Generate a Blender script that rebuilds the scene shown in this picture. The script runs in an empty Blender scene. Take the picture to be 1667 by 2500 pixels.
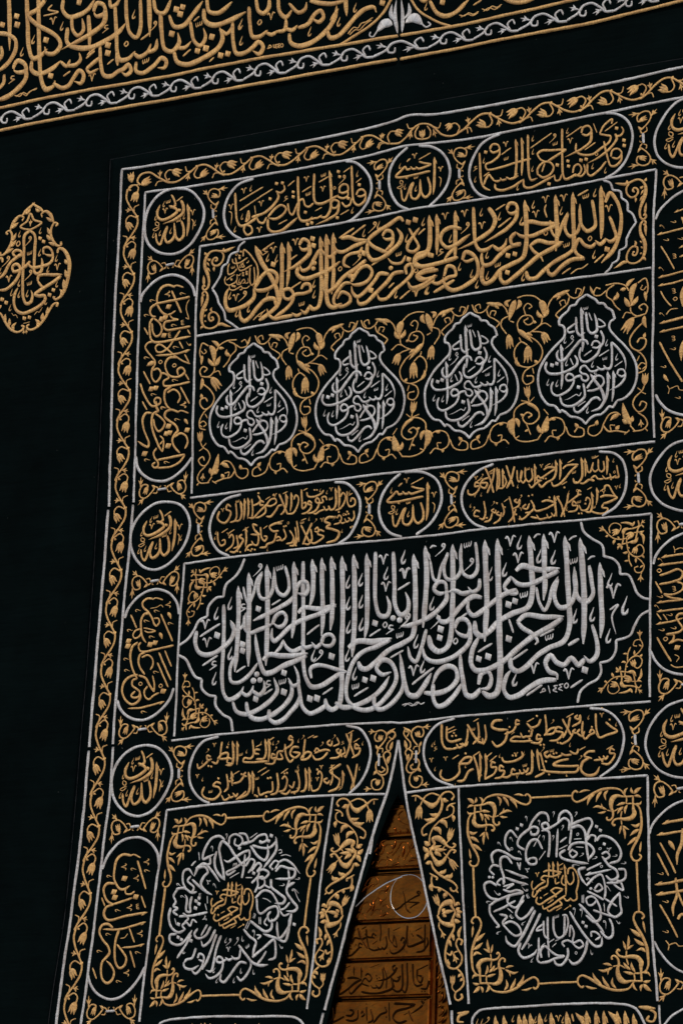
import bpy, math, random
from mathutils import Matrix, Vector

# ------------------------------------------------------------------ camera, light, exposure
scene = bpy.context.scene
ZOFF = 4.4                      # height of the hanging's zero line above the pavement
def W(x, y, z=0.0):             # wall coordinates in mm (x along, y up, z out of the wall) -> metres
    return (x*.001, -z*.001, y*.001+ZOFF)
cam_data = bpy.data.cameras.new('camera'); cam = bpy.data.objects.new('camera', cam_data)
scene.collection.objects.link(cam); scene.camera = cam
cam_data.sensor_fit = 'VERTICAL'; cam_data.sensor_height = 36; cam_data.lens = 112.184
cam_data.clip_start = .5; cam_data.clip_end = 200
cam.matrix_world = Matrix(((0.875629, 0.101761, 0.472143, 6.616258), (0.481639, -0.256894, -0.837872, -12.379082), (0.036028, 0.961067, -0.273956, 1.368085), (0, 0, 0, 1)))
world = bpy.data.worlds.new('World'); scene.world = world; world.use_nodes = True
nt = world.node_tree; bg = nt.nodes['Background']
sky = nt.nodes.new('ShaderNodeTexSky'); sky.sky_type = 'NISHITA'; sky.sun_disc = False
SUN_EL, SUN_AZ = math.radians(44), math.radians(138)      # azimuth measured from +Y, clockwise
sky.sun_elevation = SUN_EL; sky.sun_rotation = SUN_AZ
nt.links.new(sky.outputs[0], bg.inputs[0]); bg.inputs[1].default_value = .12
sun = bpy.data.lights.new('sun', 'SUN'); so = bpy.data.objects.new('sun', sun); scene.collection.objects.link(so)
sun.energy = 2.2; sun.angle = math.radians(15); sun.color = (1, .9, .78)
d = Vector((math.sin(SUN_AZ)*math.cos(SUN_EL), math.cos(SUN_AZ)*math.cos(SUN_EL), math.sin(SUN_EL)))
so.rotation_euler = d.to_track_quat('Z', 'Y').to_euler(); so.location = (-3, -8, 14)
vs = scene.view_settings; vs.view_transform = 'Standard'; vs.look = 'None'; vs.gamma = 1; vs.exposure = .34
rnd = random.Random(11)

# ------------------------------------------------------------------ materials
def mat(name, build):
    m = bpy.data.materials.new(name); m.use_nodes = True
    n, l = m.node_tree.nodes, m.node_tree.links
    build(n, l, n['Principled BSDF']); return m
def thread(c_hi, c_lo, c_wear, metal, rough):
    def f(n, l, p):
        uv = n.new('ShaderNodeUVMap'); obj = n.new('ShaderNodeTexCoord')
        mp = n.new('ShaderNodeMapping'); mp.inputs['Scale'].default_value = (105, 7, 1)
        l.new(uv.outputs[0], mp.inputs[0])
        t = n.new('ShaderNodeTexNoise'); t.inputs['Scale'].default_value = 1; t.inputs['Detail'].default_value = 3
        l.new(mp.outputs[0], t.inputs['Vector'])
        r = n.new('ShaderNodeValToRGB'); r.color_ramp.elements[0].position = .36; r.color_ramp.elements[1].position = .64
        r.color_ramp.elements[0].color = (*c_lo, 1); r.color_ramp.elements[1].color = (*c_hi, 1)
        l.new(t.outputs['Fac'], r.inputs[0])
        b = n.new('ShaderNodeTexNoise'); b.inputs['Scale'].default_value = 9; b.inputs['Detail'].default_value = 6; b.inputs['Roughness'].default_value = .7
        l.new(obj.outputs['Object'], b.inputs['Vector'])
        br = n.new('ShaderNodeValToRGB'); br.color_ramp.elements[0].position = .44; br.color_ramp.elements[1].position = .7
        br.color_ramp.elements[0].color = (0, 0, 0, 1); br.color_ramp.elements[1].color = (.75, .75, .75, 1)
        l.new(b.outputs['Fac'], br.inputs[0])
        mx = n.new('ShaderNodeMixRGB'); mx.inputs[2].default_value = (*c_wear, 1)
        l.new(br.outputs[0], mx.inputs[0]); l.new(r.outputs[0], mx.inputs[1]); l.new(mx.outputs[0], p.inputs['Base Color'])
        w = n.new('ShaderNodeTexWave'); w.inputs['Scale'].default_value = 190; w.inputs['Distortion'].default_value = 2.5
        w.inputs['Detail'].default_value = 2; w.inputs['Detail Scale'].default_value = .6
        l.new(uv.outputs[0], w.inputs['Vector'])
        ad = n.new('ShaderNodeMath'); ad.operation = 'ADD'
        l.new(w.outputs['Fac'], ad.inputs[0]); l.new(t.outputs['Fac'], ad.inputs[1])
        bp = n.new('ShaderNodeBump'); bp.inputs['Strength'].default_value = .7; bp.inputs['Distance'].default_value = .003
        l.new(ad.outputs[0], bp.inputs['Height']); l.new(bp.outputs[0], p.inputs['Normal'])
        p.inputs['Metallic'].default_value = metal; p.inputs['Roughness'].default_value = rough
        p.inputs['Sheen Weight'].default_value = .08
    return f
def cloth(c, scale, amt, spec=.012):
    def f(n, l, p):
        tc = n.new('ShaderNodeTexCoord')
        t = n.new('ShaderNodeTexNoise'); t.inputs['Scale'].default_value = scale; t.inputs['Detail'].default_value = 8; t.inputs['Roughness'].default_value = .65
        l.new(tc.outputs['Object'], t.inputs['Vector'])
        r = n.new('ShaderNodeValToRGB'); r.color_ramp.elements[0].position = .3; r.color_ramp.elements[1].position = .75
        r.color_ramp.elements[0].color = (*[v*.7 for v in c], 1); r.color_ramp.elements[1].color = (*[v*1.5 for v in c], 1)
        l.new(t.outputs['Fac'], r.inputs[0]); l.new(r.outputs[0], p.inputs['Base Color'])
        mp = n.new('ShaderNodeMapping'); mp.inputs['Rotation'].default_value = (0, .35, 0); mp.inputs['Scale'].default_value = (1.2, 1, 9)
        l.new(tc.outputs['Object'], mp.inputs[0])
        g = n.new('ShaderNodeTexNoise'); g.inputs['Scale'].default_value = 2.2; g.inputs['Detail'].default_value = 4
        l.new(mp.outputs[0], g.inputs['Vector'])
        k = n.new('ShaderNodeTexNoise'); k.inputs['Scale'].default_value = 420
        l.new(tc.outputs['Object'], k.inputs['Vector'])
        sc = n.new('ShaderNodeMath'); sc.operation = 'MULTIPLY_ADD'; sc.inputs[1].default_value = .06
        l.new(k.outputs['Fac'], sc.inputs[0]); l.new(g.outputs['Fac'], sc.inputs[2])
        b = n.new('ShaderNodeBump'); b.inputs['Strength'].default_value = amt; b.inputs['Distance'].default_value = .02
        l.new(sc.outputs[0], b.inputs['Height']); l.new(b.outputs[0], p.inputs['Normal'])
        p.inputs['Roughness'].default_value = .8; p.inputs['Specular IOR Level'].default_value = spec
    return f
def metal(c, rough, dark, scale=5, coat=0):
    def f(n, l, p):
        tc = n.new('ShaderNodeTexCoord')
        t = n.new('ShaderNodeTexNoise'); t.inputs['Scale'].default_value = scale; t.inputs['Detail'].default_value = 8; t.inputs['Roughness'].default_value = .7
        l.new(tc.outputs['Object'], t.inputs['Vector'])
        r = n.new('ShaderNodeValToRGB'); r.color_ramp.elements[0].position = .35; r.color_ramp.elements[1].position = .65
        r.color_ramp.elements[0].color = (*dark, 1); r.color_ramp.elements[1].color = (*c, 1)
        l.new(t.outputs['Fac'], r.inputs[0]); l.new(r.outputs[0], p.inputs['Base Color'])
        mp = n.new('ShaderNodeMapRange'); mp.inputs['To Min'].default_value = rough*.7; mp.inputs['To Max'].default_value = rough*1.4
        l.new(t.outputs['Fac'], mp.inputs[0]); l.new(mp.outputs[0], p.inputs['Roughness'])
        g = n.new('ShaderNodeTexNoise'); g.inputs['Scale'].default_value = 26; g.inputs['Detail'].default_value = 3
        l.new(tc.outputs['Object'], g.inputs['Vector'])
        b = n.new('ShaderNodeBump'); b.inputs['Strength'].default_value = .5; b.inputs['Distance'].default_value = .006
        l.new(g.outputs['Fac'], b.inputs['Height']); l.new(b.outputs[0], p.inputs['Normal'])
        p.inputs['Metallic'].default_value = 1; p.inputs['Coat Weight'].default_value = coat; p.inputs['Coat Roughness'].default_value = .22; p.inputs['Coat Tint'].default_value = (1, .72, .4, 1)
    return f
MAT = {
 'g': mat('gold_thread', thread((.90, .535, .18), (.58, .315, .096), (.42, .2, .06), .25, .45)),
 's': mat('silver_thread', thread((.80, .78, .76), (.54, .515, .49), (.33, .26, .22), .25, .47)),
 'cloth': mat('black_silk', cloth((.0009, .0024, .0024), 3, .5, .016)),
 'curtain': mat('black_curtain_silk', cloth((.0008, .0023, .0023), 4, .45, .014)),
 'G': mat('door_gold', metal((.25, .072, .008), .17, (.12, .03, .0035), coat=.05)),
 'B': mat('door_gold_shaded', metal((.03, .01, .0025), .35, (.016, .006, .0015))),  # letters and gaps: dark reflections and shade put into the gold's base colour
 'S': mat('door_silver', metal((.72, .70, .68), .25, (.5, .46, .42))),
 'lint': mat('lint_grey', cloth((.12, .12, .11), 60, .1)),
 'hem': mat('hem_lit_edge', cloth((.018, .018, .019), 30, .2)),  # paler grey stands for light caught along the cloth's edge
 'marble': mat('white_marble', cloth((.42, .41, .40), 1.5, .05)),
 'stone': mat('grey_stone', cloth((.2, .19, .18), 4, .5)),
}

# ---------------------------------------------------------------- stroke library
def spline(pts, step):
    """centripetal Catmull-Rom through (x, y, w) points"""
    P = [list(map(float, p)) for p in pts]
    Q = [P[0]]
    for p in P[1:]:
        if math.hypot(p[0]-Q[-1][0], p[1]-Q[-1][1]) > 1e-3: Q.append(p)
    P = Q
    if len(P) < 2: return P
    closed = len(P) > 4 and math.hypot(P[0][0]-P[-1][0], P[0][1]-P[-1][1]) < 2.5
    if closed: E0, E1 = P[-2], P[1]
    else:
        E0 = [2*P[0][i]-P[1][i] for i in (0, 1)]+[P[0][2]]
        E1 = [2*P[-1][i]-P[-2][i] for i in (0, 1)]+[P[-1][2]]
    K = [E0]+P+[E1]
    out = []
    for i in range(1, len(K)-2):
        p0, p1, p2, p3 = K[i-1:i+3]
        d = lambda a, b: max(1e-3, math.hypot(a[0]-b[0], a[1]-b[1])**.5)
        t1 = d(p0, p1); t2 = t1+d(p1, p2); t3 = t2+d(p2, p3)
        n = max(1, int(math.ceil(math.hypot(p2[0]-p1[0], p2[1]-p1[1])/step)))
        for k in range(n):
            t = t1+(t2-t1)*k/n
            v = []
            for c in (0, 1):
                A1 = (t1-t)/t1*p0[c]+t/t1*p1[c]
                A2 = (t2-t)/(t2-t1)*p1[c]+(t-t1)/(t2-t1)*p2[c]
                A3 = (t3-t)/(t3-t2)*p2[c]+(t-t2)/(t3-t2)*p3[c]
                B1 = (t2-t)/t2*A1+t/t2*A2
                B2 = (t3-t)/(t3-t1)*A2+(t-t1)/(t3-t1)*A3
                v.append((t2-t)/(t2-t1)*B1+(t-t1)/(t2-t1)*B2)
            v.append(p1[2]+(p2[2]-p1[2])*k/n)
            out.append(v)
    out.append(P[-1])
    return out

def tapered(S, a, la, b, lb):
    """scale widths from a at the start (over length la) and to b at the end (over lb)"""
    L = [0]
    for p, q in zip(S, S[1:]): L.append(L[-1]+math.hypot(q[0]-p[0], q[1]-p[1]))
    T = L[-1] or 1
    la = min(la, T*.5); lb = min(lb, T*.5)
    for p, l in zip(S, L):
        f = 1.0
        if la > 0 and l < la: f = min(f, a+(1-a)*math.sin(l/la*math.pi/2))
        if lb > 0 and T-l < lb: f = min(f, b+(1-b)*math.sin((T-l)/lb*math.pi/2))
        p[2] *= f
    return S

def along(S, dist):
    for p, q in zip(S, S[1:]):
        l = math.hypot(q[0]-p[0], q[1]-p[1])
        if l >= dist and l > 0: return p[0]+(q[0]-p[0])*dist/l, p[1]+(q[1]-p[1])*dist/l
        dist -= l
    return S[-1][0], S[-1][1]

def ribbons(code, w, pts):
    """one drawn stroke -> list of ribbons [(x, y, width), ...]"""
    P = [(p[0], p[1], p[2] if len(p) > 2 else w) for p in pts]
    st = max(w*.45, 3.5)
    if code == 'n':
        S = spline(P, st); return [tapered(S, .5, w*.4, .75, w*.5)]
    S = spline(P, st)
    if code == 'k':
        for i, p in enumerate(S):            # broad pen: a little thinner where the stroke runs along the nib
            a, b = S[max(0, i-1)], S[min(len(S)-1, i+1)]
            p[2] *= .76+.26*abs(math.sin(math.atan2(b[1]-a[1], b[0]-a[0])-1.92))
        return [tapered(S, .66, w*1.3, .24, w*2.6) if w > 12.5 else tapered(S, .8, w*.8, .5, w*1.2)]
    if code == 't': return [tapered(S, .75, w*.9, .08, 1e9)]
    if code == 'b': return [tapered(S, .55, w*1.2, .5, w*1.2)]
    if code == 'v': return [tapered(S, .7, w*.4, .7, w*.4)]
    if code == 'q':
        e = S[-1]; R = [tapered(S, .6, w*1.0, .9, w*.3)]
        R.append([(e[0]-w*.35, e[1], w*.7), (e[0]-w*.15, e[1], w*1.45), (e[0]+w*.15, e[1], w*1.45), (e[0]+w*.35, e[1], w*.7)])
        return R
    if code == 'l':
        L = [0]
        for p, q in zip(S, S[1:]): L.append(L[-1]+math.hypot(q[0]-p[0], q[1]-p[1]))
        S = spline(P, max(2.5, L[-1]/9)); n = len(S)-1
        for i, p in enumerate(S):
            t = i/n; p[2] = w*max(.06, (math.sin(math.pi*t**.8))**.85)
        return [S]
    if code in 'ae':
        if code == 'a': tapered(S, .1, w*1.7, .2, w*3.2)
        else: tapered(S, .1, w*1.7, .5, w*1.2)
        ax, ay = along(S, w*.9); bx, by = along(S, w*2.9)
        l = math.hypot(bx-ax, by-ay) or 1
        nx, ny = -(by-ay)/l, (bx-ax)/l
        B = [(ax+nx*w*.1, ay+ny*w*.1, w*.3), ((ax+bx)/2+nx*w*.48, (ay+by)/2+ny*w*.48, w*.74), (bx+nx*w*.86, by+ny*w*.86, w*.12)]
        return [S, spline(B, w*.5)]
    return [S]

def mark(code, s, x, y, ang):
    """small signs above and below the letters; s is their size, ang their turn"""
    ca, sa = math.cos(ang), math.sin(ang)
    def T(q): return [(x+s*(a*ca-b*sa), y+s*(a*sa+b*ca), s*c) for a, b, c in q]
    if code == '7':
        return [spline(T([(-.5, .25, .16), (-.38, .42, .2), (-.2, .2, .2), (-.02, -.5, .08)]), s*.14),
                spline(T([(-.02, -.5, .08), (.12, .1, .15), (.28, .44, .2), (.5, .3, .1)]), s*.14)]
    if code == 'c':
        return [spline(T([(.12, .5, .05), (.02, .2, .1), (-.14, -.2, .17), (-.1, -.46, .18), (.08, -.42, .16), (.18, -.2, .06)]), s*.14)]
    if code == 'w':
        return [spline(T([(.5, .4, .14), (.46, -.1, .2), (.3, -.3, .2), (.17, -.1, .16), (.17, .3, .12)]), s*.2),
                spline(T([(.17, .0, .16), (.0, -.35, .2), (-.16, -.15, .16), (-.16, .25, .12)]), s*.2),
                spline(T([(-.16, -.1, .16), (-.34, -.45, .2), (-.5, -.1, .16), (-.5, .25, .08)]), s*.2)]
    if code == 'o':
        return [spline(T([(.1, .5, .24), (-.38, 0, .26), (0, -.45, .26), (.4, -.05, .26), (.1, .5, .2)]), s*.2)]
    if code == 'h':
        return [spline(T([(.3, .42, .12), (-.05, .45, .18), (-.18, .2, .2), (.1, .06, .16), (.32, .1, .1)]), s*.14),
                spline(T([(.4, .02, .1), (.0, -.15, .16), (-.45, -.4, .08)]), s*.14)]
    if code == 'm':
        return [spline(T([(.3, .2, .14), (.12, .32, .16), (.2, .5, .16), (.36, .42, .16), (.36, .2, .16), (.1, -.1, .12), (-.45, -.5, .05)]), s*.12)]
    return []

def flower(code, w, b, t):
    """three-petalled bud (T) or sprig (S) from its base b to its tip t"""
    dx, dy = t[0]-b[0], t[1]-b[1]; L = math.hypot(dx, dy) or 1
    ux, uy = dx/L, dy/L; nx, ny = -uy, ux
    def P(a, c): return (b[0]+ux*L*a+nx*w*c, b[1]+uy*L*a+ny*w*c)
    if code == 'T':
        return [ribbons('l', w*.44, [P(-.02, 0), P(.45, 0), P(1.02, 0)])[0],
                ribbons('l', w*.4, [P(-.02, .04), P(.4, .25), P(.72, .3), P(.98, .43)])[0],
                ribbons('l', w*.4, [P(-.02, -.04), P(.4, -.25), P(.72, -.3), P(.98, -.43)])[0]]
    return [ribbons('l', w*.34, [P(0, 0), P(.5, 0), P(1, 0)])[0],
            ribbons('l', w*.32, [P(.3, 0), P(.55, .22), P(.72, .5)])[0],
            ribbons('l', w*.32, [P(.3, 0), P(.55, -.22), P(.72, -.5)])[0]]


# ---------------------------------------------------------------- embroidery paths, wall millimetres
DATA = {
'frame': ('s', '0', 'frame', '''v 14.4 -1648,1179 -1653,1297 -1667,1716 -1678,1954 -1679,2528 -1686,2934 -1529,2927 -1303,2922 -1063,2915 -761,2911 -430,2913 -158,2930 -66,2946 79,2926 506,2922 977,2927 1333,2943 1440,2949
v 15.4 -1651,1163 -1659,846 -1668,482 -1675,115 -1677,-6
v 14.9 -1677,-24 -1695,-442 -1715,-664 -1735,-873 -1761,-1129 -1774,-1303 -1780,-1372
v 13.2 -1509,1185 -1513,1363 -1522,1671 -1533,1973 -1539,2442 -1538,2787 -1344,2780 -1115,2775 -931,2772 -691,2772 -284,2778 -88,2793 -55,2792 219,2771 581,2776 811,2779 1093,2787 1334,2795 1440,2798
v 14.1 -1511,1172 -1515,997 -1525,853 -1534,585 -1544,159 -1544,34 -1545,1
v 13.6 -1543,-13 -1546,-227 -1562,-412 -1575,-596 -1592,-806 -1615,-1097 -1637,-1310 -1646,-1376
v 12.3 -1181,1193 -1193,1523 -1203,1929 -1209,2150 -1206,2455 -968,2452 -677,2455 -385,2455 -271,2454 -59,2463 74,2461 390,2455 588,2450 941,2458 1203,2466 1194,2293 1194,2071 1197,1706 1196,1514 1207,1190
v 12.6 -1197,1989 -550,1999 93,1995 593,1999 1186,1991
v 12.7 -1186,1172 -513,1177 119,1175 489,1176 1211,1172
v 11.9 -1209,16 -1209,521 -1201,850 -926,855 -587,858 -354,860 3,855 371,858 824,851 1198,842 1197,445 1196,22
v 11.9 -1220,-3 -870,9 -294,8 -51,-3 -16,-8 240,0 738,3 1200,1
v 12.6 -1319,-1307 -1290,-946 -1262,-661 -1250,-572 -1230,-333 -938,-319 -363,-316 -78,-328
v 12.5 1248,-1289 1213,-910 1201,-655 1189,-324 556,-317 288,-316 30,-327
v 12.1 -348,-319 -395,-696 -401,-803 -418,-1062 -441,-1274
v 11.6 285,-319 314,-703 360,-1274
v 13.6 -21,-87 -68,-317 -120,-462 -171,-622 -227,-818 -282,-1028 -351,-1281
v 11.8 -73,-330 -107,-417 -133,-493 -143,-567 -148,-594
v 13.2 -21,-87 21,-323 66,-517 108,-665 151,-834 200,-1013 272,-1275
v 13.6 -357,-1294 -369,-1346 -381,-1406
v 13.1 279,-1301 288,-1422
v 11 1255,-1305 1261,-1385 1265,-1445
v 12.8 -1218,-1339 -1204,-1318 -1163,-1305 -1078,-1298 -928,-1296 -712,-1301 -519,-1308 -485,-1316 -458,-1338 -445,-1368
v 11.8 379,-1415 379,-1362 382,-1337 413,-1306 474,-1298 702,-1292 919,-1289 993,-1291 1116,-1304 1152,-1320 1171,-1345 1185,-1371 1200,-1401 1204,-1435'''),
'c_cart1': ('s', '0', 'cart1', '''v 14.7 -919,2761 -1001,2746 -1054,2694 -1078,2616 -1064,2538 -1023,2488 -971,2453
v 14.3 -409,2768 -363,2758 -316,2721 -274,2661 -263,2606 -278,2544 -313,2497 -362,2462 -391,2456'''),
'c_hasbi1': ('s', '0', 'hasbi1', '''v 14.1 -74,2784 -135,2738 -164,2684 -167,2610 -148,2549 -110,2495 -56,2463
v 14.2 52,2461 106,2505 143,2555 157,2615 142,2676 104,2730 53,2764 -14,2782'''),
'c_cart2': ('s', '0', 'cart2', '''v 13.8 415,2768 367,2757 318,2733 276,2675 257,2604 272,2539 309,2486 369,2452
v 13.4 947,2781 1005,2767 1052,2732 1079,2681 1085,2629 1070,2565 1040,2513 999,2479 949,2459'''),
'c_rabbi4': ('s', '0', 'rabbi4', '''v 13.1 1402,2789 1361,2788 1310,2779 1264,2746 1224,2692 1198,2640 1194,2585 1210,2531 1246,2490 1292,2462 1337,2450 1394,2450'''),
'c_rabbi1': ('s', '0', 'rabbi1', '''v 15.1 -1392,2781 -1434,2771 -1483,2740 -1520,2685 -1531,2626 -1524,2554 -1496,2500 -1445,2460 -1383,2439 -1323,2439 -1259,2475 -1215,2539 -1194,2596 -1197,2651 -1231,2711 -1269,2750 -1306,2770 -1355,2779'''),
'c_col1': ('s', '0', 'col1', '''v 15.1 -1530,2211 -1526,2241 -1495,2278 -1446,2313 -1396,2327 -1346,2324 -1303,2308 -1263,2279 -1232,2241 -1217,2197
v 14.8 -1510,1418 -1496,1361 -1469,1325 -1425,1294 -1375,1278 -1325,1277 -1277,1296 -1229,1331 -1191,1377'''),
'c_rabbi2': ('s', '0', 'rabbi2', '''v 14.8 -1323,1169 -1273,1158 -1230,1134 -1199,1094 -1182,1049 -1184,999 -1203,947 -1237,900 -1284,861 -1335,839 -1385,838 -1440,862 -1480,902 -1506,952 -1515,996 -1508,1054 -1480,1102 -1437,1141 -1380,1168 -1323,1169'''),
'c_col2': ('s', '0', 'col2', '''v 14.5 -1522,613 -1506,655 -1471,695 -1428,723 -1379,737 -1330,734 -1284,716 -1245,682 -1223,644 -1215,604
v 14.3 -1535,211 -1516,171 -1481,136 -1430,112 -1381,106 -1333,119 -1279,157 -1245,196 -1226,247'''),
'c_rabbi3': ('s', '0', 'rabbi3', '''v 14.5 -1361,-18 -1308,-29 -1263,-58 -1231,-98 -1213,-143 -1214,-191 -1235,-242 -1266,-288 -1311,-330 -1362,-349 -1405,-350 -1454,-333 -1495,-301 -1523,-262 -1538,-212 -1539,-163 -1525,-112 -1493,-65 -1455,-38 -1413,-22 -1361,-18'''),
'c_col3': ('s', '0', 'col3', '''v 14.2 -1567,-593 -1548,-546 -1512,-500 -1467,-465 -1416,-452 -1372,-453 -1328,-469 -1287,-504 -1264,-539 -1253,-590
v 14.1 -1615,-1079 -1596,-1127 -1567,-1164 -1527,-1190 -1483,-1202 -1440,-1197 -1399,-1176 -1355,-1138 -1323,-1096 -1302,-1057'''),
'c_cart3': ('s', '0', 'cart3', '''v 14.4 -903,1158 -991,1142 -1045,1094 -1069,1024 -1058,959 -1018,897 -952,859
v 14 -402,1164 -343,1154 -295,1113 -266,1061 -262,1004 -281,943 -317,890 -374,859'''),
'c_hasbi2': ('s', '0', 'hasbi2', '''v 13.9 -54,1168 -105,1131 -150,1069 -163,1003 -140,933 -96,886 -38,863
v 14 34,866 99,909 143,970 159,1035 139,1104 92,1146 29,1168 -34,1171'''),
'c_cart4': ('s', '0', 'cart4', '''v 13.6 418,1160 337,1134 278,1079 260,1015 277,947 324,890 390,858
v 13.2 944,1157 1012,1142 1056,1104 1077,1037 1068,955 1030,895 963,858'''),
'c_rabbi5': ('s', '0', 'rabbi5', '''v 12.9 1415,1155 1346,1161 1282,1143 1225,1085 1192,1015 1203,940 1246,885 1303,852 1349,838 1416,840'''),
'c_cart5': ('s', '0', 'cart5', '''v 14 -966,-3 -1050,-22 -1101,-85 -1118,-159 -1104,-225 -1057,-284 -997,-315
v 13.5 -294,1 -221,-20 -179,-73 -163,-129 -174,-201 -212,-271 -266,-316'''),
'c_cart6': ('s', '0', 'cart6', '''v 12.9 259,-7 172,-30 120,-89 108,-150 124,-213 170,-274 259,-312
v 12.5 916,-9 991,-24 1047,-67 1077,-130 1072,-198 1040,-265 967,-315'''),
'c_rabbi6': ('s', '0', 'rabbi6', '''v 12.2 1420,4 1355,-4 1275,-28 1212,-88 1181,-163 1186,-223 1223,-285 1278,-323 1357,-344 1422,-344'''),
'c_rcol1': ('s', '0', 'rcol1', '''v 12.8 1387,2347 1338,2338 1295,2320 1253,2291 1217,2254 1203,2221
v 13.3 1213,1388 1233,1352 1265,1317 1306,1293 1345,1280 1389,1275'''),
'c_rcol2': ('s', '0', 'rcol2', '''v 12.9 1407,747 1349,736 1296,716 1249,682 1219,644 1209,611
v 12.6 1198,227 1219,185 1254,146 1297,121 1354,107 1407,104'''),
'c_rcol3': ('s', '0', 'rcol3', '''v 11.8 1438,-430 1358,-442 1298,-464 1240,-509 1210,-549 1202,-576
v 11.5 1230,-1038 1259,-1086 1310,-1141 1363,-1172 1442,-1192'''),
'c_rabbi7': ('s', '0', 'rabbi7', '''v 10.9 1273,-1398 1312,-1355 1364,-1327 1412,-1310'''),
'ogee_big': ('s', '0', 'big', '''v 13.7 -867,842 -884,802 -912,763 -965,723 -977,667
v 13.8 -975,667 -1014,664 -1055,625 -1058,579
v 13.8 -1058,579 -1103,560 -1130,514 -1163,475 -1209,450
v 13.7 -1208,403 -1166,380 -1137,333 -1109,293 -1074,279
v 13.6 -1074,280 -1072,237 -1035,201 -992,190
v 13.4 -994,192 -994,149 -953,101 -910,76 -893,17
v 12.6 859,841 874,794 914,757 962,723 972,672
v 12.5 967,674 1020,652 1046,621 1051,582
v 12.4 1049,583 1089,576 1115,533 1133,491 1163,464 1199,454
v 12.4 1195,405 1151,384 1122,339 1101,300 1036,284
v 12.5 1037,286 1034,234 1009,199 960,191
v 12.5 962,193 967,151 950,120 899,96 869,70 857,21'''),
'ogee_gold': ('s', '0', 'gold', '''v 11.9 -950,2441 -982,2420 -989,2391
v 11.9 -989,2393 -1028,2383 -1044,2340
v 11.9 -1044,2340 -1069,2328 -1080,2285 -1123,2219
v 11.8 -1121,2218 -1092,2174 -1081,2139
v 11.8 -1082,2142 -1048,2092 -1037,2048
v 11.7 -1039,2052 -1000,2025 -962,1994
v 11.2 942,2452 975,2433 990,2395
v 11.1 988,2397 1027,2383 1034,2350
v 11.1 1032,2352 1062,2326 1065,2286
v 11 1063,2288 1089,2267 1108,2221
v 11 1108,2223 1081,2188 1059,2148
v 11 1060,2150 1057,2112 1025,2099
v 11 1027,2100 1019,2055 991,2041
v 11 993,2042 981,2019 958,2000'''),
'lampline': ('s', '0', 'lamp', '''v 12.3 -300,1908 -278,1893 -254,1878 -243,1860
v 12.2 -244,1861 -216,1856 -200,1834
v 12.2 -201,1836 -175,1817 -166,1795 -161,1776
v 12 -162,1777 -180,1767 -186,1748 -178,1725 -147,1687 -113,1652 -78,1608 -57,1565 -49,1522 -54,1474 -72,1433 -101,1406 -138,1395
v 12.1 -137,1395 -152,1373 -159,1365
v 12.1 -158,1366 -172,1371 -191,1353 -212,1337
v 12.1 -210,1337 -240,1334 -262,1322 -284,1297
v 12.2 -282,1297 -305,1321 -329,1333 -356,1339 -384,1364 -402,1374
v 12.2 -401,1374 -407,1362
v 12.2 -406,1362 -425,1387 -436,1397
v 12.3 -435,1397 -463,1404 -487,1428 -505,1461 -516,1509 -515,1558 -498,1602 -466,1648 -424,1689 -398,1717 -396,1748 -407,1768 -426,1774
v 12.3 -424,1774 -424,1798 -409,1818 -385,1837
v 12.3 -386,1836 -374,1857 -349,1863
v 12.3 -351,1862 -338,1883 -318,1896 -300,1908'''),
'bars': ('g', '0', 'sq', '''v 10.5 640,-387 836,-391
v 10.6 368,-679 385,-897
v 10.2 1146,-692 1159,-908
v 10.2 697,-1199 878,-1198
v 11.3 -904,-390 -710,-389
v 11.5 -1214,-695 -1233,-914
v 11 -447,-683 -468,-907
v 11.1 -992,-1200 -789,-1203'''),
'beltcordL': ('g', '0', 'beltL', '''v 16.2 -2622,3401 -2468,3405 -2177,3410 -1797,3406 -1424,3398 -1235,3399 -849,3396 -470,3384 -151,3375
v 16.1 -2612,3274 -2458,3279 -1882,3280 -1326,3268 -1228,3267 -728,3261 -151,3254'''),
'beltcordR': ('g', '0', 'beltR', '''v 15.4 -137,3375 134,3369 525,3375 777,3383 902,3388
v 15 -133,3252 138,3250 479,3252 883,3251 1328,3272 1475,3278'''),
'slitknotL': ('g', '0', 'slitknotL', '''S 26.7 -136,-39 -179,-34
v 7.97 -138,-39 -112,-34 -86,-50 -83,-71 -101,-95 -122,-116
v 7.09 -134,-42 -144,-62 -136,-81 -119,-84
T 27.5 -116,-84 -111,-54
l 14.1 -84,-55 -61,-44 -38,-30
v 7.06 -81,-60 -64,-48 -44,-48 -38,-67 -58,-81 -77,-101 -81,-121 -69,-133 -54,-117
l 15.9 -63,-131 -56,-110 -50,-89
q 6.19 -41,-60 -51,-81 -68,-69
v 7.08 -135,-103 -125,-118 -129,-139 -121,-153
l 11.5 -124,-124 -132,-111 -138,-99
q 5.3 -121,-118 -102,-119 -101,-135
v 6.19 -129,-139 -121,-156 -104,-157
v 7.96 -93,-141 -96,-154 -84,-184 -73,-210 -77,-234 -95,-241 -119,-232 -133,-206 -130,-181 -118,-172
v 7.05 -95,-145 -81,-135 -63,-143 -63,-164 -72,-184
l 15.9 -72,-190 -72,-171 -67,-155
q 7.94 -119,-219 -103,-228 -86,-217 -100,-206
l 14.1 -123,-217 -135,-228 -144,-238
v 7.06 -117,-232 -95,-254 -91,-283 -107,-305 -135,-304 -151,-284 -148,-263 -128,-257
T 25.6 -122,-287 -117,-258
S 26.5 -148,-300 -191,-300'''),
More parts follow.
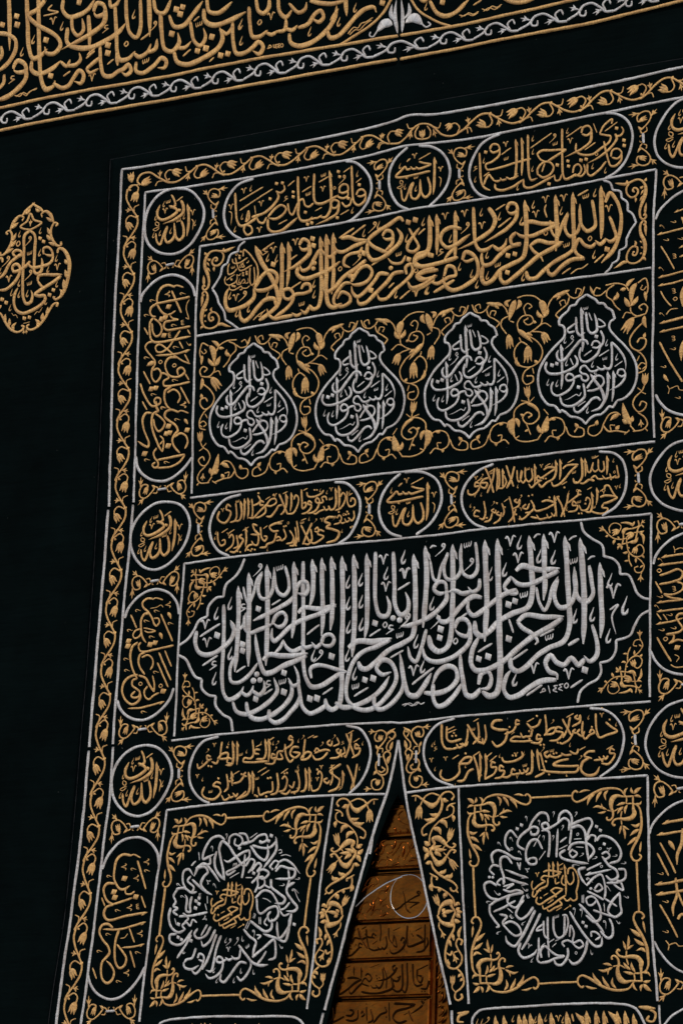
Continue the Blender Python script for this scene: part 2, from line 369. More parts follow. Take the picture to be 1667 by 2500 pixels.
'slitknotR': ('g', '0', 'slitknotR', '''S 26.3 97,-35 141,-33
v 7.89 99,-36 73,-31 51,-43 44,-63 57,-93 77,-115
v 7.02 99,-37 106,-59 98,-77 83,-77
T 27.2 80,-78 72,-51
l 14.1 43,-51 18,-40 2,-27
v 7.04 42,-53 13,-39 5,-56 19,-78 39,-100 40,-121 26,-129 15,-119
l 15.8 21,-127 16,-107 11,-86
q 6.16 9,-48 31,-55 24,-70
v 7.01 95,-101 86,-124 86,-145 77,-157
l 11.4 87,-120 92,-110 96,-98
q 5.26 82,-119 62,-122 57,-131
v 6.14 74,-157 55,-151
v 7.88 52,-140 46,-167 28,-195 23,-220 36,-237 57,-237 80,-219 87,-195 76,-177 59,-178
v 7.02 51,-143 30,-129 16,-144 27,-170
l 15.8 25,-184 29,-166 34,-151
q 7.88 75,-223 52,-224 44,-208 55,-202
l 14 79,-215 87,-228 97,-237
v 6.99 61,-231 44,-250 41,-279 55,-301 82,-307 103,-287 99,-261 80,-254
T 25.3 75,-280 71,-253
S 26.1 100,-297 140,-298'''),
'slitbars': ('s', '0', 'slitknotL', '''v 9.27 -117,-142 -118,-198'''),
'slitbars2': ('s', '0', 'slitknotR', '''v 9.19 72,-139 72,-196'''),
'vinecentre': ('g', '0', 'vine', '''v 9.73 -172,2817 -121,2814 -88,2835 -50,2872 -23,2888 10,2890 44,2878 73,2852 107,2818 152,2800 190,2805 217,2822
v 7.16 -175,2823 -186,2857 -169,2879 -143,2877
T 41.7 -147,2874 -103,2859
v 7.65 -17,2884 -36,2854 -31,2826 3,2812 41,2816 46,2845 28,2876
T 35 4,2820 1,2861
S 26.3 -55,2864 -66,2822
S 26.1 60,2855 75,2809
q 6.04 -33,2881 -69,2878 -81,2900
q 5.99 54,2871 90,2854 100,2875
v 7.05 190,2809 201,2835 178,2861 154,2859
T 39.1 162,2858 128,2843
q 5.93 190,2806 239,2823 245,2802
S 22.1 -213,2852 -211,2881
q 6.07 -192,2827 -223,2824 -232,2804'''),
'vinecorner': ('g', '0', 'vine', '''v 10.6 -1412,2820 -1463,2852 -1520,2889 -1568,2887 -1588,2856 -1570,2831
T 43.3 -1564,2831 -1508,2854
S 28.1 -1457,2851 -1459,2893
q 6.43 -1431,2831 -1468,2831 -1479,2814
T 41.3 -1622,2856 -1633,2910
v 8.24 -1581,2834 -1627,2836 -1645,2811'''),
'big': ('s', '0', 'big', '''k 23.8 -973,629 -965,514 -965,386 -964,274 -950,198 -927,170 -890,175 -857,198 -844,227
k 20.6 -857,202 -823,182 -801,198 -791,227
k 20.5 -794,202 -755,179 -731,203 -735,245
a 23.9 -899,713 -889,568 -889,448 -896,298
a 23.9 -842,772 -835,616 -830,488 -824,319
a 25.3 -746,801 -737,630 -729,434 -730,315
k 20 -648,783 -626,717 -624,668 -648,644 -678,658 -697,701 -707,784
k 18.4 -772,765 -789,687 -770,640 -736,637 -712,673 -704,762
k 16.1 -871,706 -855,648 -837,622 -817,660 -796,733 -769,770
a 23.7 -601,801 -590,654 -588,519 -594,434
k 26.3 -552,797 -544,612 -533,388 -528,298 -515,242 -486,199 -441,196 -384,221 -344,243 -300,253
k 20.1 -485,236 -490,280 -453,295 -395,283 -345,265 -300,253
a 23.7 -503,803 -492,697 -496,615 -509,575
a 23.5 -453,806 -443,640 -436,513 -439,430
a 23.5 -402,805 -391,673 -388,538 -394,454
e 26.4 -347,803 -334,593 -332,371 -326,165 -337,100 -370,81 -400,101 -409,135
k 23.5 -400,105 -436,85 -485,73 -523,103 -543,174 -558,242
k 18.8 -547,215 -577,206 -603,230
k 17.3 -547,215 -559,264 -578,302
a 24.8 -285,804 -273,624 -271,439 -274,318
a 24.8 -218,805 -208,618 -207,470 -215,398
k 24 -171,804 -170,689 -161,555 -139,501 -103,498 -90,541 -107,590
k 23.9 -79,795 -69,642 -60,538 -30,495 2,511 7,554 -11,600
e 25.5 25,777 39,595 42,456 28,388 -21,361 -85,337 -155,284 -199,256 -227,263 -242,293
k 23.3 -1113,512 -1118,452 -1090,404 -1029,395 -962,424 -918,465 -910,517 -931,549
k 17.6 -930,541 -907,502 -867,512 -851,580
k 20.7 -857,565 -849,500 -819,478 -777,489 -736,499 -696,516
k 19.9 -704,510 -685,550 -652,562 -630,537 -641,503 -670,495 -698,515
k 23.2 -577,652 -609,618 -674,586 -740,559 -808,536
k 21.4 -581,649 -578,679 -553,700 -527,694 -519,664 -535,637 -577,649
k 23.5 -568,554 -540,574 -448,560 -368,575
k 23 -370,570 -439,541 -505,525 -570,508 -619,481 -663,443 -688,429 -704,450 -703,492
k 19.6 -437,394 -426,427 -393,435 -371,411 -385,382 -416,384 -437,398
k 20.4 -435,398 -464,380 -489,406
k 20.4 -482,389 -519,382 -545,407
k 22.1 -536,388 -585,371 -619,391 -642,433
k 17.4 -640,429 -653,398 -687,369
k 25.1 -744,344 -714,366 -647,355 -563,349 -507,354
k 26.3 -513,345 -570,324 -636,306 -693,282 -733,281 -761,332 -783,409 -793,471
k 19 -900,373 -921,315 -911,253 -868,247 -811,283 -773,333
k 23.6 -901,157 -878,111 -826,94 -752,115 -687,156 -662,191 -684,255
k 23.6 -825,151 -819,114 -796,77 -749,63 -683,80 -619,120 -588,161 -586,207 -607,246
k 22.6 -701,105 -698,61 -669,41 -632,48 -584,88 -553,123 -540,167
k 29.2 -294,365 -252,390 -171,381 -76,390
k 22.3 -82,383 -154,356 -218,338 -265,298 -291,234 -301,169 -290,117 -248,82
k 24.5 -354,112 -318,88 -257,90 -177,116 -114,162 -78,215
k 23.7 -265,84 -199,66 -143,78 -81,130 -45,185 -45,230 -79,282 -119,291 -146,256 -117,225 -69,232
k 22.2 -152,133 -152,93 -133,66 -93,67 -32,112 -4,162 -13,242 -29,316
d 33.2 -784,590 -1000,483 -860,426 -859,396 -630,273 -626,181 -381,331 -164,467 -488,141 -451,141 -205,206 -162,210 -775,162
D 27.7 -792,249 -757,250 -776,278 -71,484 -37,472
b 12.1 -1094,484 -986,539
b 10.3 -888,296 -840,322
b 11.2 -1073,344 -993,387
b 10.2 -732,180 -688,202
b 11 -516,444 -452,486
b 10.3 -713,603 -666,625
b 10 -190,409 -134,438
b 10.7 -259,134 -186,170
b 10.1 -423,156 -371,184
b 10.8 -52,613 9,644
b 10.7 -77,300 -12,329
7 47.9 -1067,542 -1054,454 -129,766 -112,635 -21,689
c 62 -939,633 -1010,590 -926,391 -1005,277 -309,676 -305,575 -300,464 -299,331 -244,681 -239,577 -235,469 -259,240 -476,346 -114,698 -27,764
w 33.8 -677,779 -637,233 -254,181 -35,404
h 46.2 -869,600 -1013,338 -714,221 -84,430
m 55.3 -795,779 -451,336 -14,461
o 26.2 -113,455
a 25.3 84,809 94,671 92,546 85,425
k 20.1 337,799 350,722 350,664 324,639 284,656 267,713 265,802
k 19.2 200,766 181,697 197,643 233,636 264,663 271,738
k 17.5 110,737 118,694 131,647 149,637 165,690 200,766
a 26.6 384,807 395,659 403,517 398,332
e 28.1 448,806 459,595 471,346 476,157 463,93 428,82 395,104
k 23 373,139 385,185 416,195 435,161 420,119 383,118
k 26.7 387,119 348,86 316,96 297,163 281,239 278,292
k 25.1 104,122 159,115 230,132 267,174 255,220 214,236 169,210 144,159
k 24.9 148,159 150,93 172,56 207,60 258,101 297,157
k 26.8 -21,280 3,170 27,117 64,111 94,142 138,209
e 26.7 604,805 620,662 628,546 606,474 534,451 464,419 420,378 381,360 353,381 346,433
a 24.6 677,804 684,656 690,573 683,498
e 26.4 780,787 795,621 807,464 809,358 783,302 714,279 653,247 602,203 562,186 531,206 523,261
a 27.6 855,769 868,638 880,514 881,392 879,283
a 24.2 953,644 961,507 968,384 962,302
k 23.7 901,635 917,552 923,502 893,471 853,491 835,559 829,638
k 23.7 750,592 735,511 763,458 806,462 836,510 837,617
k 19.5 647,561 661,494 688,453 710,489 726,553 753,602
k 27.2 547,646 575,665 654,641 759,638
k 23.2 755,627 690,602 611,576 558,584 521,622
k 21.4 523,620 489,575 514,548 552,541 549,562
k 24.3 551,557 488,541 426,505 382,476 338,459 310,492 313,534
d 33 511,492 543,506 370,256 416,262 517,336 889,165 175,409 171,370
k 21.7 365,627 361,583 330,569 307,594
k 21.8 324,570 281,565 244,582 203,577
k 20.9 199,582 188,625 153,630 134,600 162,576 203,581
k 23.7 198,594 198,544 147,490 93,462 30,445 -30,441
k 25.3 378,538 335,548 295,527 247,481 207,443 171,449 154,483
k 21.7 249,407 264,445 302,443 323,408 313,368 273,378 249,407
k 23.5 323,408 323,342 279,296 217,267 154,260 103,284 84,338
e 26.1 222,804 230,616 231,466 227,375 207,321 166,307 129,334 114,385
k 19.2 102,415 79,330 54,269 26,291 10,344
k 24.5 557,411 596,438 685,422 783,415
k 22 557,411 580,384 634,347 658,312 645,300
k 25.8 777,408 721,376 642,342 564,291 486,233 407,202 354,206 332,243 338,300 372,363
k 25 920,366 946,281 945,225 914,202 884,230
k 25.1 890,217 859,190 824,223 789,196 750,211 723,243 698,213 716,171 753,154 757,131
k 26.3 753,131 682,131 630,111 569,75 526,71 498,107 506,163 529,194
b 11.1 515,426 538,363
b 12 365,288 435,322
b 11.9 537,241 610,282
b 11 669,336 736,362
b 13 41,165 148,235
b 11.8 610,71 684,113
b 11.7 822,91 879,123
b 18.4 809,283 859,308
b 11.2 264,447 310,476
7 51.3 513,789 555,706 730,784 641,193 812,155 46,229 -15,690
7 66.9 1023,509
t 9.13 1006,426 1044,444 1016,396 1035,312
c 64.7 558,777 727,693 657,704 489,658 418,645 1004,560 837,412 920,413 999,309 550,152 51,365 91,246 -27,768 127,534
c 83.2 1078,439
w 35.5 297,794 824,667 585,533 713,329
b 10.3 628,790 643,803 661,803
b 10.2 801,764 818,775 839,779
b 10.1 894,664 911,675 929,675
b 10.6 108,797 121,805 139,802
m 55.7 161,783 148,444 -6,471 309,697
o 27.7 251,348
k 6.72 676,78 700,87 691,96 683,84
k 6.7 713,108 723,73
k 6.69 759,106 740,103 751,94 737,85 758,75
k 6.68 785,110 766,107 776,98 763,90 784,80
o 25.1 800,101
k 6.05 -8,73 15,78 43,66 69,81 88,71 106,78
k 5.19 2,67 28,80 56,67 78,82'''),
'gold': ('g', '0', 'gold', '''e 21.7 -747,2407 -737,2259 -738,2148 -755,2085 -801,2048 -850,2022
e 23.3 -893,2411 -854,2324 -802,2245 -763,2167 -745,2099
k 20.1 -882,2196 -846,2247 -803,2269 -765,2243 -765,2203 -807,2176 -868,2177 -891,2200
k 22.8 -888,2193 -886,2145 -918,2116 -978,2099 -1022,2098 -1043,2135 -1040,2191 -1026,2211
k 21.8 -763,2088 -774,2120 -822,2122 -864,2088 -901,2046 -931,2030 -954,2051 -960,2093
a 20 -712,2406 -701,2310 -701,2230 -707,2172
k 18.3 -650,2378 -629,2403 -596,2384 -594,2354 -629,2350 -650,2373
t 20.9 -595,2374 -591,2326 -623,2297 -665,2271 -726,2251
e 20.6 -535,2406 -522,2244 -515,2100 -530,2043 -555,2037 -578,2062
k 18.2 -573,2057 -597,2025 -624,2046
k 18.2 -617,2028 -644,2019 -674,2037
k 18.3 -666,2023 -722,2021 -765,2019 -796,2041 -811,2075
e 20.4 -501,2412 -491,2239 -486,2112 -471,2047 -440,2029 -398,2043
a 19.7 -463,2414 -461,2314 -451,2194 -456,2098
k 20.5 -416,2375 -378,2375 -326,2352 -269,2345
k 19.8 -275,2340 -342,2326 -409,2305 -439,2317 -453,2343
k 19.1 -439,2315 -477,2291 -507,2313 -534,2333 -562,2297 -590,2252 -625,2245 -641,2277
k 22.2 -647,2266 -653,2235 -614,2202 -541,2209 -466,2230 -418,2259
k 18.3 -626,2152 -613,2171 -583,2169 -575,2136 -605,2127 -658,2127 -691,2108 -718,2119 -724,2154 -694,2161 -668,2130 -678,2088 -723,2049 -774,2024
k 21.4 -278,2245 -337,2207 -395,2176 -444,2128 -482,2114 -504,2142 -499,2187
k 17.2 -301,2314 -315,2292 -366,2288 -395,2271 -398,2240 -363,2219
k 18.8 -352,2148 -312,2203 -270,2215 -242,2179 -267,2136 -334,2128 -356,2141
k 17.2 -352,2140 -386,2143 -418,2116 -442,2080 -441,2049 -406,2028 -356,2045 -357,2076 -401,2100 -425,2070
k 20.4 -152,2154 -201,2165 -225,2136 -274,2088 -315,2066 -341,2090 -351,2126
k 20.4 -74,2155 -126,2153 -158,2118 -214,2072 -271,2029 -305,2030 -317,2064
k 18.6 -59,2141 -64,2177 -37,2188 -28,2148 -58,2112 -114,2073 -163,2033 -197,2038 -210,2066
k 21.1 -83,2407 -100,2429 -160,2403 -226,2374 -267,2343 -253,2319 -197,2281 -146,2258
k 21.2 -271,2333 -273,2286 -246,2241 -196,2241 -138,2272 -98,2305 -89,2337 -115,2380
k 18 -191,2353 -171,2377 -142,2365 -136,2336 -165,2331 -191,2351
t 18.7 -136,2344 -139,2305 -184,2269
k 14.6 -66,2235 -90,2202 -136,2209 -162,2238
b 9.75 -247,2214 -161,2255
k 16.2 -50,2366 -23,2319 3,2267 -21,2247 -55,2260 -55,2285 -24,2327 7,2363
e 20.8 52,2416 60,2314 49,2244 -4,2229 -19,2200 15,2171 89,2171
k 19.2 89,2150 24,2143 -4,2123 17,2104 91,2106
k 19.2 -51,2104 -31,2069 18,2066 91,2094
d 28.9 -787,2299 -576,2399 -570,2364 -290,2281 -357,2176 -244,2089 -55,2399 -18,2405 -49,2213 63,2220
D 22.7 -561,2273 -564,2246 -143,2184
b 9.24 -852,2381 -788,2413
b 9.17 -702,2305 -657,2329
b 10.7 -429,2379 -348,2418
b 10.7 -363,2381 -285,2424
b 9.64 -88,2023 -34,2061
b 9.12 -687,2159 -629,2189
b 8.88 1,2330 35,2355
b 8.89 -150,2086 -122,2108
7 35.3 -670,2397 -791,2375 -986,2159 -2,2043
c 41 -820,2340 -771,2328 -557,2169 -554,2114 -912,2093 -977,2078 -1021,2172 -215,2411 -61,2321 24,2390 -110,2050 56,2046 -810,2150 -294,2384
m 50.5 -248,2405 -327,2254 -950,2158
o 24.1 -418,2221 -10,2153
w 27.6 -621,2076 -104,2249
h 37 -834,2370
k 5.84 -883,2029 -862,2046 -848,2040 -836,2058 -819,2072
k 5.84 -874,2036 -853,2053 -828,2065
e 21.3 54,2418 62,2327 58,2256 39,2225 -7,2210 -20,2186 22,2168 104,2172 211,2185
a 19.6 92,2420 100,2321 98,2216
a 20.4 190,2422 194,2307 195,2173
k 19.5 225,2324 172,2340 127,2321 119,2284 152,2244 198,2248 272,2290
k 17.8 202,2243 167,2216 136,2184
k 21.1 284,2421 291,2327 302,2237 326,2203 362,2202 394,2221
k 19.3 393,2216 422,2193 451,2208 461,2242
t 21.3 365,2404 398,2345 383,2298 320,2260 266,2238 210,2225
k 17.6 460,2382 473,2411 504,2403 512,2366 479,2361 460,2381
t 19.4 511,2379 506,2335 462,2290 409,2264 347,2239
e 22 550,2417 560,2294 561,2181 546,2132 493,2110 432,2089 388,2044 352,2037 335,2071 341,2123
k 21.7 536,2296 578,2304 640,2285 730,2273
k 19.3 724,2269 659,2251 588,2232 535,2240 506,2265
k 18.3 509,2263 482,2237 493,2204 534,2193
k 20.3 536,2204 474,2194 421,2159 386,2130 346,2127 333,2165 339,2200
a 20.7 706,2418 712,2313 717,2227 712,2141
k 19.9 583,2186 620,2204 678,2186 748,2182
k 18.2 580,2188 599,2158 635,2127 650,2100
k 21 741,2177 687,2154 626,2129 565,2087 504,2045 456,2022 433,2048 436,2101
e 20.8 792,2418 796,2300 800,2198 797,2137 767,2116 706,2091 654,2057 610,2025 575,2030 564,2065
a 22.2 931,2427 936,2321 939,2236 935,2167
k 19.9 889,2364 903,2283 904,2232 869,2215 838,2249 828,2355
k 18.1 770,2317 755,2247 782,2203 817,2219 831,2269
k 15.6 680,2293 694,2229 717,2209 738,2258 770,2323
k 21.3 954,2342 975,2384 1011,2339 1034,2263 1026,2178 997,2107 940,2052
k 19.6 977,2269 999,2209 1009,2164 983,2147 955,2167
k 19.7 961,2165 931,2142 905,2165
k 19.7 910,2151 888,2136 853,2150 827,2181 805,2144 819,2110 856,2088
k 20.7 856,2084 793,2087 741,2061 698,2029 676,2045 675,2082
k 21.3 232,2170 249,2204 290,2185 314,2141 311,2081 262,2045 191,2026 149,2053 132,2102
k 15.9 297,2166 259,2157 230,2172
k 18.7 138,2104 155,2149 187,2140 199,2099 161,2094 108,2072 61,2092
k 18.7 107,2140 41,2139 5,2127 43,2103 102,2113
k 19.7 97,2114 34,2078 -20,2069 -47,2092
b 17.7 89,2031 144,2054 194,2076
d 26.8 470,2155 506,2157 468,2073 966,2113 71,2217
b 8.58 745,2027 787,2049
b 9.5 817,2397 868,2418
b 8.81 400,2390 449,2412
b 9.66 416,2302 481,2342
b 9.38 905,2058 951,2092
b 6.84 788,2020 820,2038 842,2039 874,2057
7 35.7 138,2402 239,2400 331,2325 608,2338 656,2403 748,2397 972,2311 -6,2042
c 40.9 325,2391 420,2358 533,2315 594,2387 736,2335 901,2398 219,2139 49,2048 283,2095 312,2040 362,2178 365,2075 548,2040 902,2098 169,2285
w 27.6 417,2119 856,2389 764,2165
m 49.7 244,2325
o 23.2 659,2236 879,2177
h 35.6 121,2223
b 7.83 660,2377 652,2352 664,2312
k 10.3 -957,2365 -954,2397 -931,2381 -900,2345 -876,2306 -869,2270 -873,2236 -884,2213
k 7.51 -1016,2360 -1012,2341 -997,2333 -970,2335 -949,2346 -932,2355
k 6.1 -924,2340 -927,2332 -936,2328
k 7.96 -999,2362 -990,2331 -981,2308 -970,2293 -951,2294 -927,2304 -905,2313
k 6.1 -958,2327 -947,2312 -957,2309 -962,2323 -952,2333
k 7.99 -1032,2338 -1038,2325 -1040,2303 -1034,2282 -1019,2282 -1000,2293 -988,2307
k 7.95 -915,2301 -915,2265 -911,2224 -900,2209 -889,2218 -887,2250 -893,2302
k 7.51 -1050,2274 -1055,2256 -1048,2235 -1031,2226 -1006,2231 -990,2240 -985,2260 -989,2276
k 5.63 -989,2276 -974,2269 -967,2279
k 6.55 -987,2240 -982,2225 -965,2225 -958,2237 -946,2245 -940,2231 -952,2225
k 5.61 -940,2224 -923,2226 -924,2249
k 7.02 -1028,2221 -1022,2204 -1000,2197 -978,2205 -961,2212 -955,2197 -968,2194
k 6.07 -956,2204 -931,2198 -912,2209
d 11.7 -971,2391 -977,2370 -976,2358 -1017,2253 -953,2278 -951,2266 -933,2282 -932,2271 -1008,2219 -996,2215
b 5.17 -1044,2254 -999,2278
w 18.8 -1011,2317
o 14.1 -995,2380
c 25.8 -969,2320 -972,2243'''),
'rabbi': ('g', '0', 'rabbi', '''a 14.9 -1291,2690 -1281,2621 -1281,2560 -1286,2519
k 15.6 -1321,2604 -1306,2559 -1306,2521 -1327,2504 -1348,2526 -1362,2600
k 14.4 -1400,2589 -1412,2537 -1396,2503 -1372,2508 -1356,2534 -1362,2600
k 13.3 -1466,2561 -1454,2515 -1438,2498 -1425,2527 -1409,2574 -1400,2591
t 15.7 -1327,2711 -1313,2680 -1314,2647 -1352,2620 -1426,2604
k 14.5 -1385,2751 -1367,2721 -1361,2692 -1390,2681
k 15.7 -1392,2693 -1354,2671 -1348,2657 -1383,2635 -1431,2626 -1456,2641 -1463,2671 -1448,2706
d 17.3 -1335,2663
b 6.95 -1353,2713 -1318,2732
7 29.9 -1418,2672 -1258,2639
t 6.32 -1263,2604 -1253,2589 -1256,2543
c 31.4 -1427,2709 -1307,2627 -1243,2582 -1380,2562 -1441,2560 -1478,2555 -1471,2645
w 23.1 -1402,2719 -1339,2611
v 5.23 -1470,2620 -1451,2611 -1453,2598 -1469,2605 -1470,2619
v 5.22 -1446,2592 -1464,2589 -1481,2582 -1467,2574 -1447,2585'''),
'hasbi': ('g', '0', 'hasbi', '''a 13.5 71,2710 75,2629 75,2555 71,2518
k 13.6 40,2612 55,2563 53,2526 31,2511 11,2533 0,2609
k 12.5 -35,2599 -48,2558 -41,2520 -19,2511 0,2534 1,2599
k 12 -101,2574 -92,2523 -80,2513 -64,2545 -49,2584 -35,2601
k 10.8 -8,2699 17,2687 57,2676
k 11.4 56,2674 18,2666 -10,2664 -26,2677
k 10.9 -24,2667 -41,2668 -54,2683
k 11.4 -52,2671 -72,2670 -83,2686 -105,2668 -131,2644 -115,2636 -37,2636 53,2640
d 15.3 -72,2629
b 8.74 -76,2711 -57,2725
7 27 -35,2734 107,2642
b 6.52 -12,2711 50,2734
c 29.3 -112,2696 -80,2585 -21,2565
w 20.7 -23,2624
t 5.93 99,2604 110,2592 107,2551
v 4.91 -106,2621 -92,2611 -98,2600 -108,2608 -106,2620
v 4.9 -89,2596 -105,2592 -122,2586 -107,2579 -88,2589'''),
'ctl': ('g', '0', 'cart1', '''k 14.7 -1019,2704 -1012,2628 -1003,2560 -984,2527 -954,2525 -914,2541 -878,2561
k 11.9 -953,2522 -961,2500 -940,2472 -915,2482 -921,2510 -951,2523
k 9.63 -952,2541 -937,2594 -934,2555 -949,2539
k 14.7 -916,2560 -845,2573 -794,2609 -773,2643 -787,2679
k 10.7 -787,2673 -762,2663 -742,2676 -746,2700
k 11.9 -835,2549 -854,2521 -878,2530 -888,2550
k 13 -826,2549 -787,2586 -753,2598 -727,2575 -745,2547 -785,2532 -826,2543
k 15.1 -826,2536 -823,2489 -793,2466 -747,2467 -696,2496 -661,2519
k 11.8 -719,2601 -707,2552 -691,2538 -673,2573 -659,2603
k 14.5 -670,2733 -666,2664 -658,2587 -658,2534 -641,2501 -598,2495 -580,2512
k 11.1 -592,2498 -569,2502 -551,2501 -529,2513
e 13.3 -497,2736 -486,2652 -482,2581 -485,2528 -506,2499 -535,2502
k 13.9 -579,2731 -580,2666 -576,2606 -564,2578 -532,2570 -498,2578 -464,2591 -441,2601
k 12.3 -657,2603 -638,2610 -623,2576 -601,2565 -577,2580
k 11.6 -437,2611 -438,2639 -418,2652 -395,2643 -392,2615 -420,2608 -436,2615
k 11.1 -393,2621 -393,2589 -417,2581 -449,2595
k 11.6 -478,2569 -467,2579 -439,2564 -451,2539 -474,2542 -478,2569
t 12.8 -437,2559 -444,2511 -489,2486 -561,2468
k 11 -423,2561 -399,2536 -377,2543 -369,2576
k 13.7 -376,2740 -370,2659 -364,2583 -351,2544 -326,2529 -298,2546 -292,2580
k 11.6 -345,2586 -334,2606 -312,2608 -295,2584 -316,2573 -339,2579
d 17.7 -447,2721 -440,2694 -788,2714 -755,2712 -692,2656 -691,2631 -819,2640 -620,2539 -606,2476 -583,2480 -443,2486 -331,2635 -387,2575
b 7.93 -991,2656 -862,2708
b 7.91 -989,2607 -809,2689
b 7.31 -724,2692 -688,2715
b 7.27 -643,2649 -593,2670
b 7.24 -553,2683 -502,2704
b 7.17 -427,2498 -381,2516
b 6.72 -767,2502 -719,2518
b 6.11 -566,2538 -530,2553
b 6.65 -419,2715 -384,2733
b 6.07 -348,2650 -319,2669
b 5.65 -905,2619 -898,2575
7 29.6 -970,2708 -868,2624 -873,2490 -622,2712 -530,2646 -1039,2635
c 31.9 -932,2713 -974,2573 -1012,2514 -343,2696 -362,2510
w 23.5 -530,2718 -610,2634
m 42.2 -425,2677
o 16.7 -467,2641
h 28.1 -731,2627
t 5.69 -1050,2612 -1036,2604 -1036,2539'''),
'ctr': ('g', '0', 'cart2', '''k 13.8 307,2692 313,2616 321,2546 338,2512 371,2493
k 11.2 336,2528 347,2557 361,2572 371,2560 389,2535
e 12.2 495,2729 500,2653 499,2581 494,2539 467,2533
k 11.1 467,2534 449,2547
k 11.2 452,2535 429,2535 418,2548
k 11.2 422,2536 402,2533 386,2539
a 12.2 525,2733 530,2648 528,2542
k 11.2 363,2701 376,2721 403,2715 411,2689 379,2680 363,2699
k 11.6 410,2700 410,2662 375,2636 342,2626 349,2601 414,2599 495,2611 574,2619
k 12.7 394,2520 398,2497 428,2484 487,2493 542,2523
d 18.2 340,2689
7 27.7 444,2712
w 21.3 445,2641
b 6.92 422,2663 472,2690
b 5.87 332,2570 361,2586
c 30 290,2562 511,2488 331,2650
h 25.4 289,2615 503,2543
k 13.2 558,2739 560,2638 566,2544 580,2510 610,2516
k 11.6 611,2531 610,2562 639,2589 671,2584 691,2554 677,2525 640,2513 612,2534
k 8.94 646,2583 632,2543
k 12.1 605,2636 627,2649 675,2643 756,2633
k 11 606,2636 623,2607 656,2586
k 11.6 755,2630 713,2613 659,2588
k 12.6 539,2523 545,2485 577,2474 636,2491 695,2514
k 12.5 732,2739 734,2661 736,2557 740,2510 753,2487 780,2491 806,2506
k 10.5 694,2518 703,2488 721,2487 734,2517
k 10.4 789,2512 796,2543 816,2550 832,2527 821,2502 794,2496
k 9.89 805,2500 832,2490 850,2509 846,2546
k 11 830,2702 838,2727 864,2731 881,2704 860,2686 833,2696
t 12 881,2704 876,2653 834,2623 748,2596
k 11.5 922,2683 954,2671 976,2662 971,2636 939,2616 887,2589 835,2595 805,2618 805,2656
k 9.87 923,2686 938,2715 964,2737 983,2745 980,2723
t 11.4 1000,2669 1008,2646 991,2618 961,2592 919,2568 861,2547
k 9.84 1001,2658 1027,2658 1039,2678 1029,2701
k 11.4 944,2643 955,2593 967,2545 978,2517 1003,2513 1029,2535 1033,2567
k 10.3 979,2563 987,2591 1013,2595 1033,2571 1013,2547 985,2557
k 11.4 862,2544 863,2500 879,2485 920,2506 957,2543
d 17.8 1006,2696 1043,2630 1045,2604 764,2574 767,2548 830,2568 856,2569 710,2563 670,2476
b 6.86 572,2672 680,2729
b 6.81 755,2694 833,2734
b 6.25 849,2616 903,2645
b 6.23 948,2692 1009,2727
b 5.73 889,2740 908,2692
7 27.3 775,2673
c 29.1 583,2719 584,2653 583,2568 759,2725 951,2500 888,2531
m 40 685,2701
w 22.1 698,2673
o 15.6 908,2586'''),
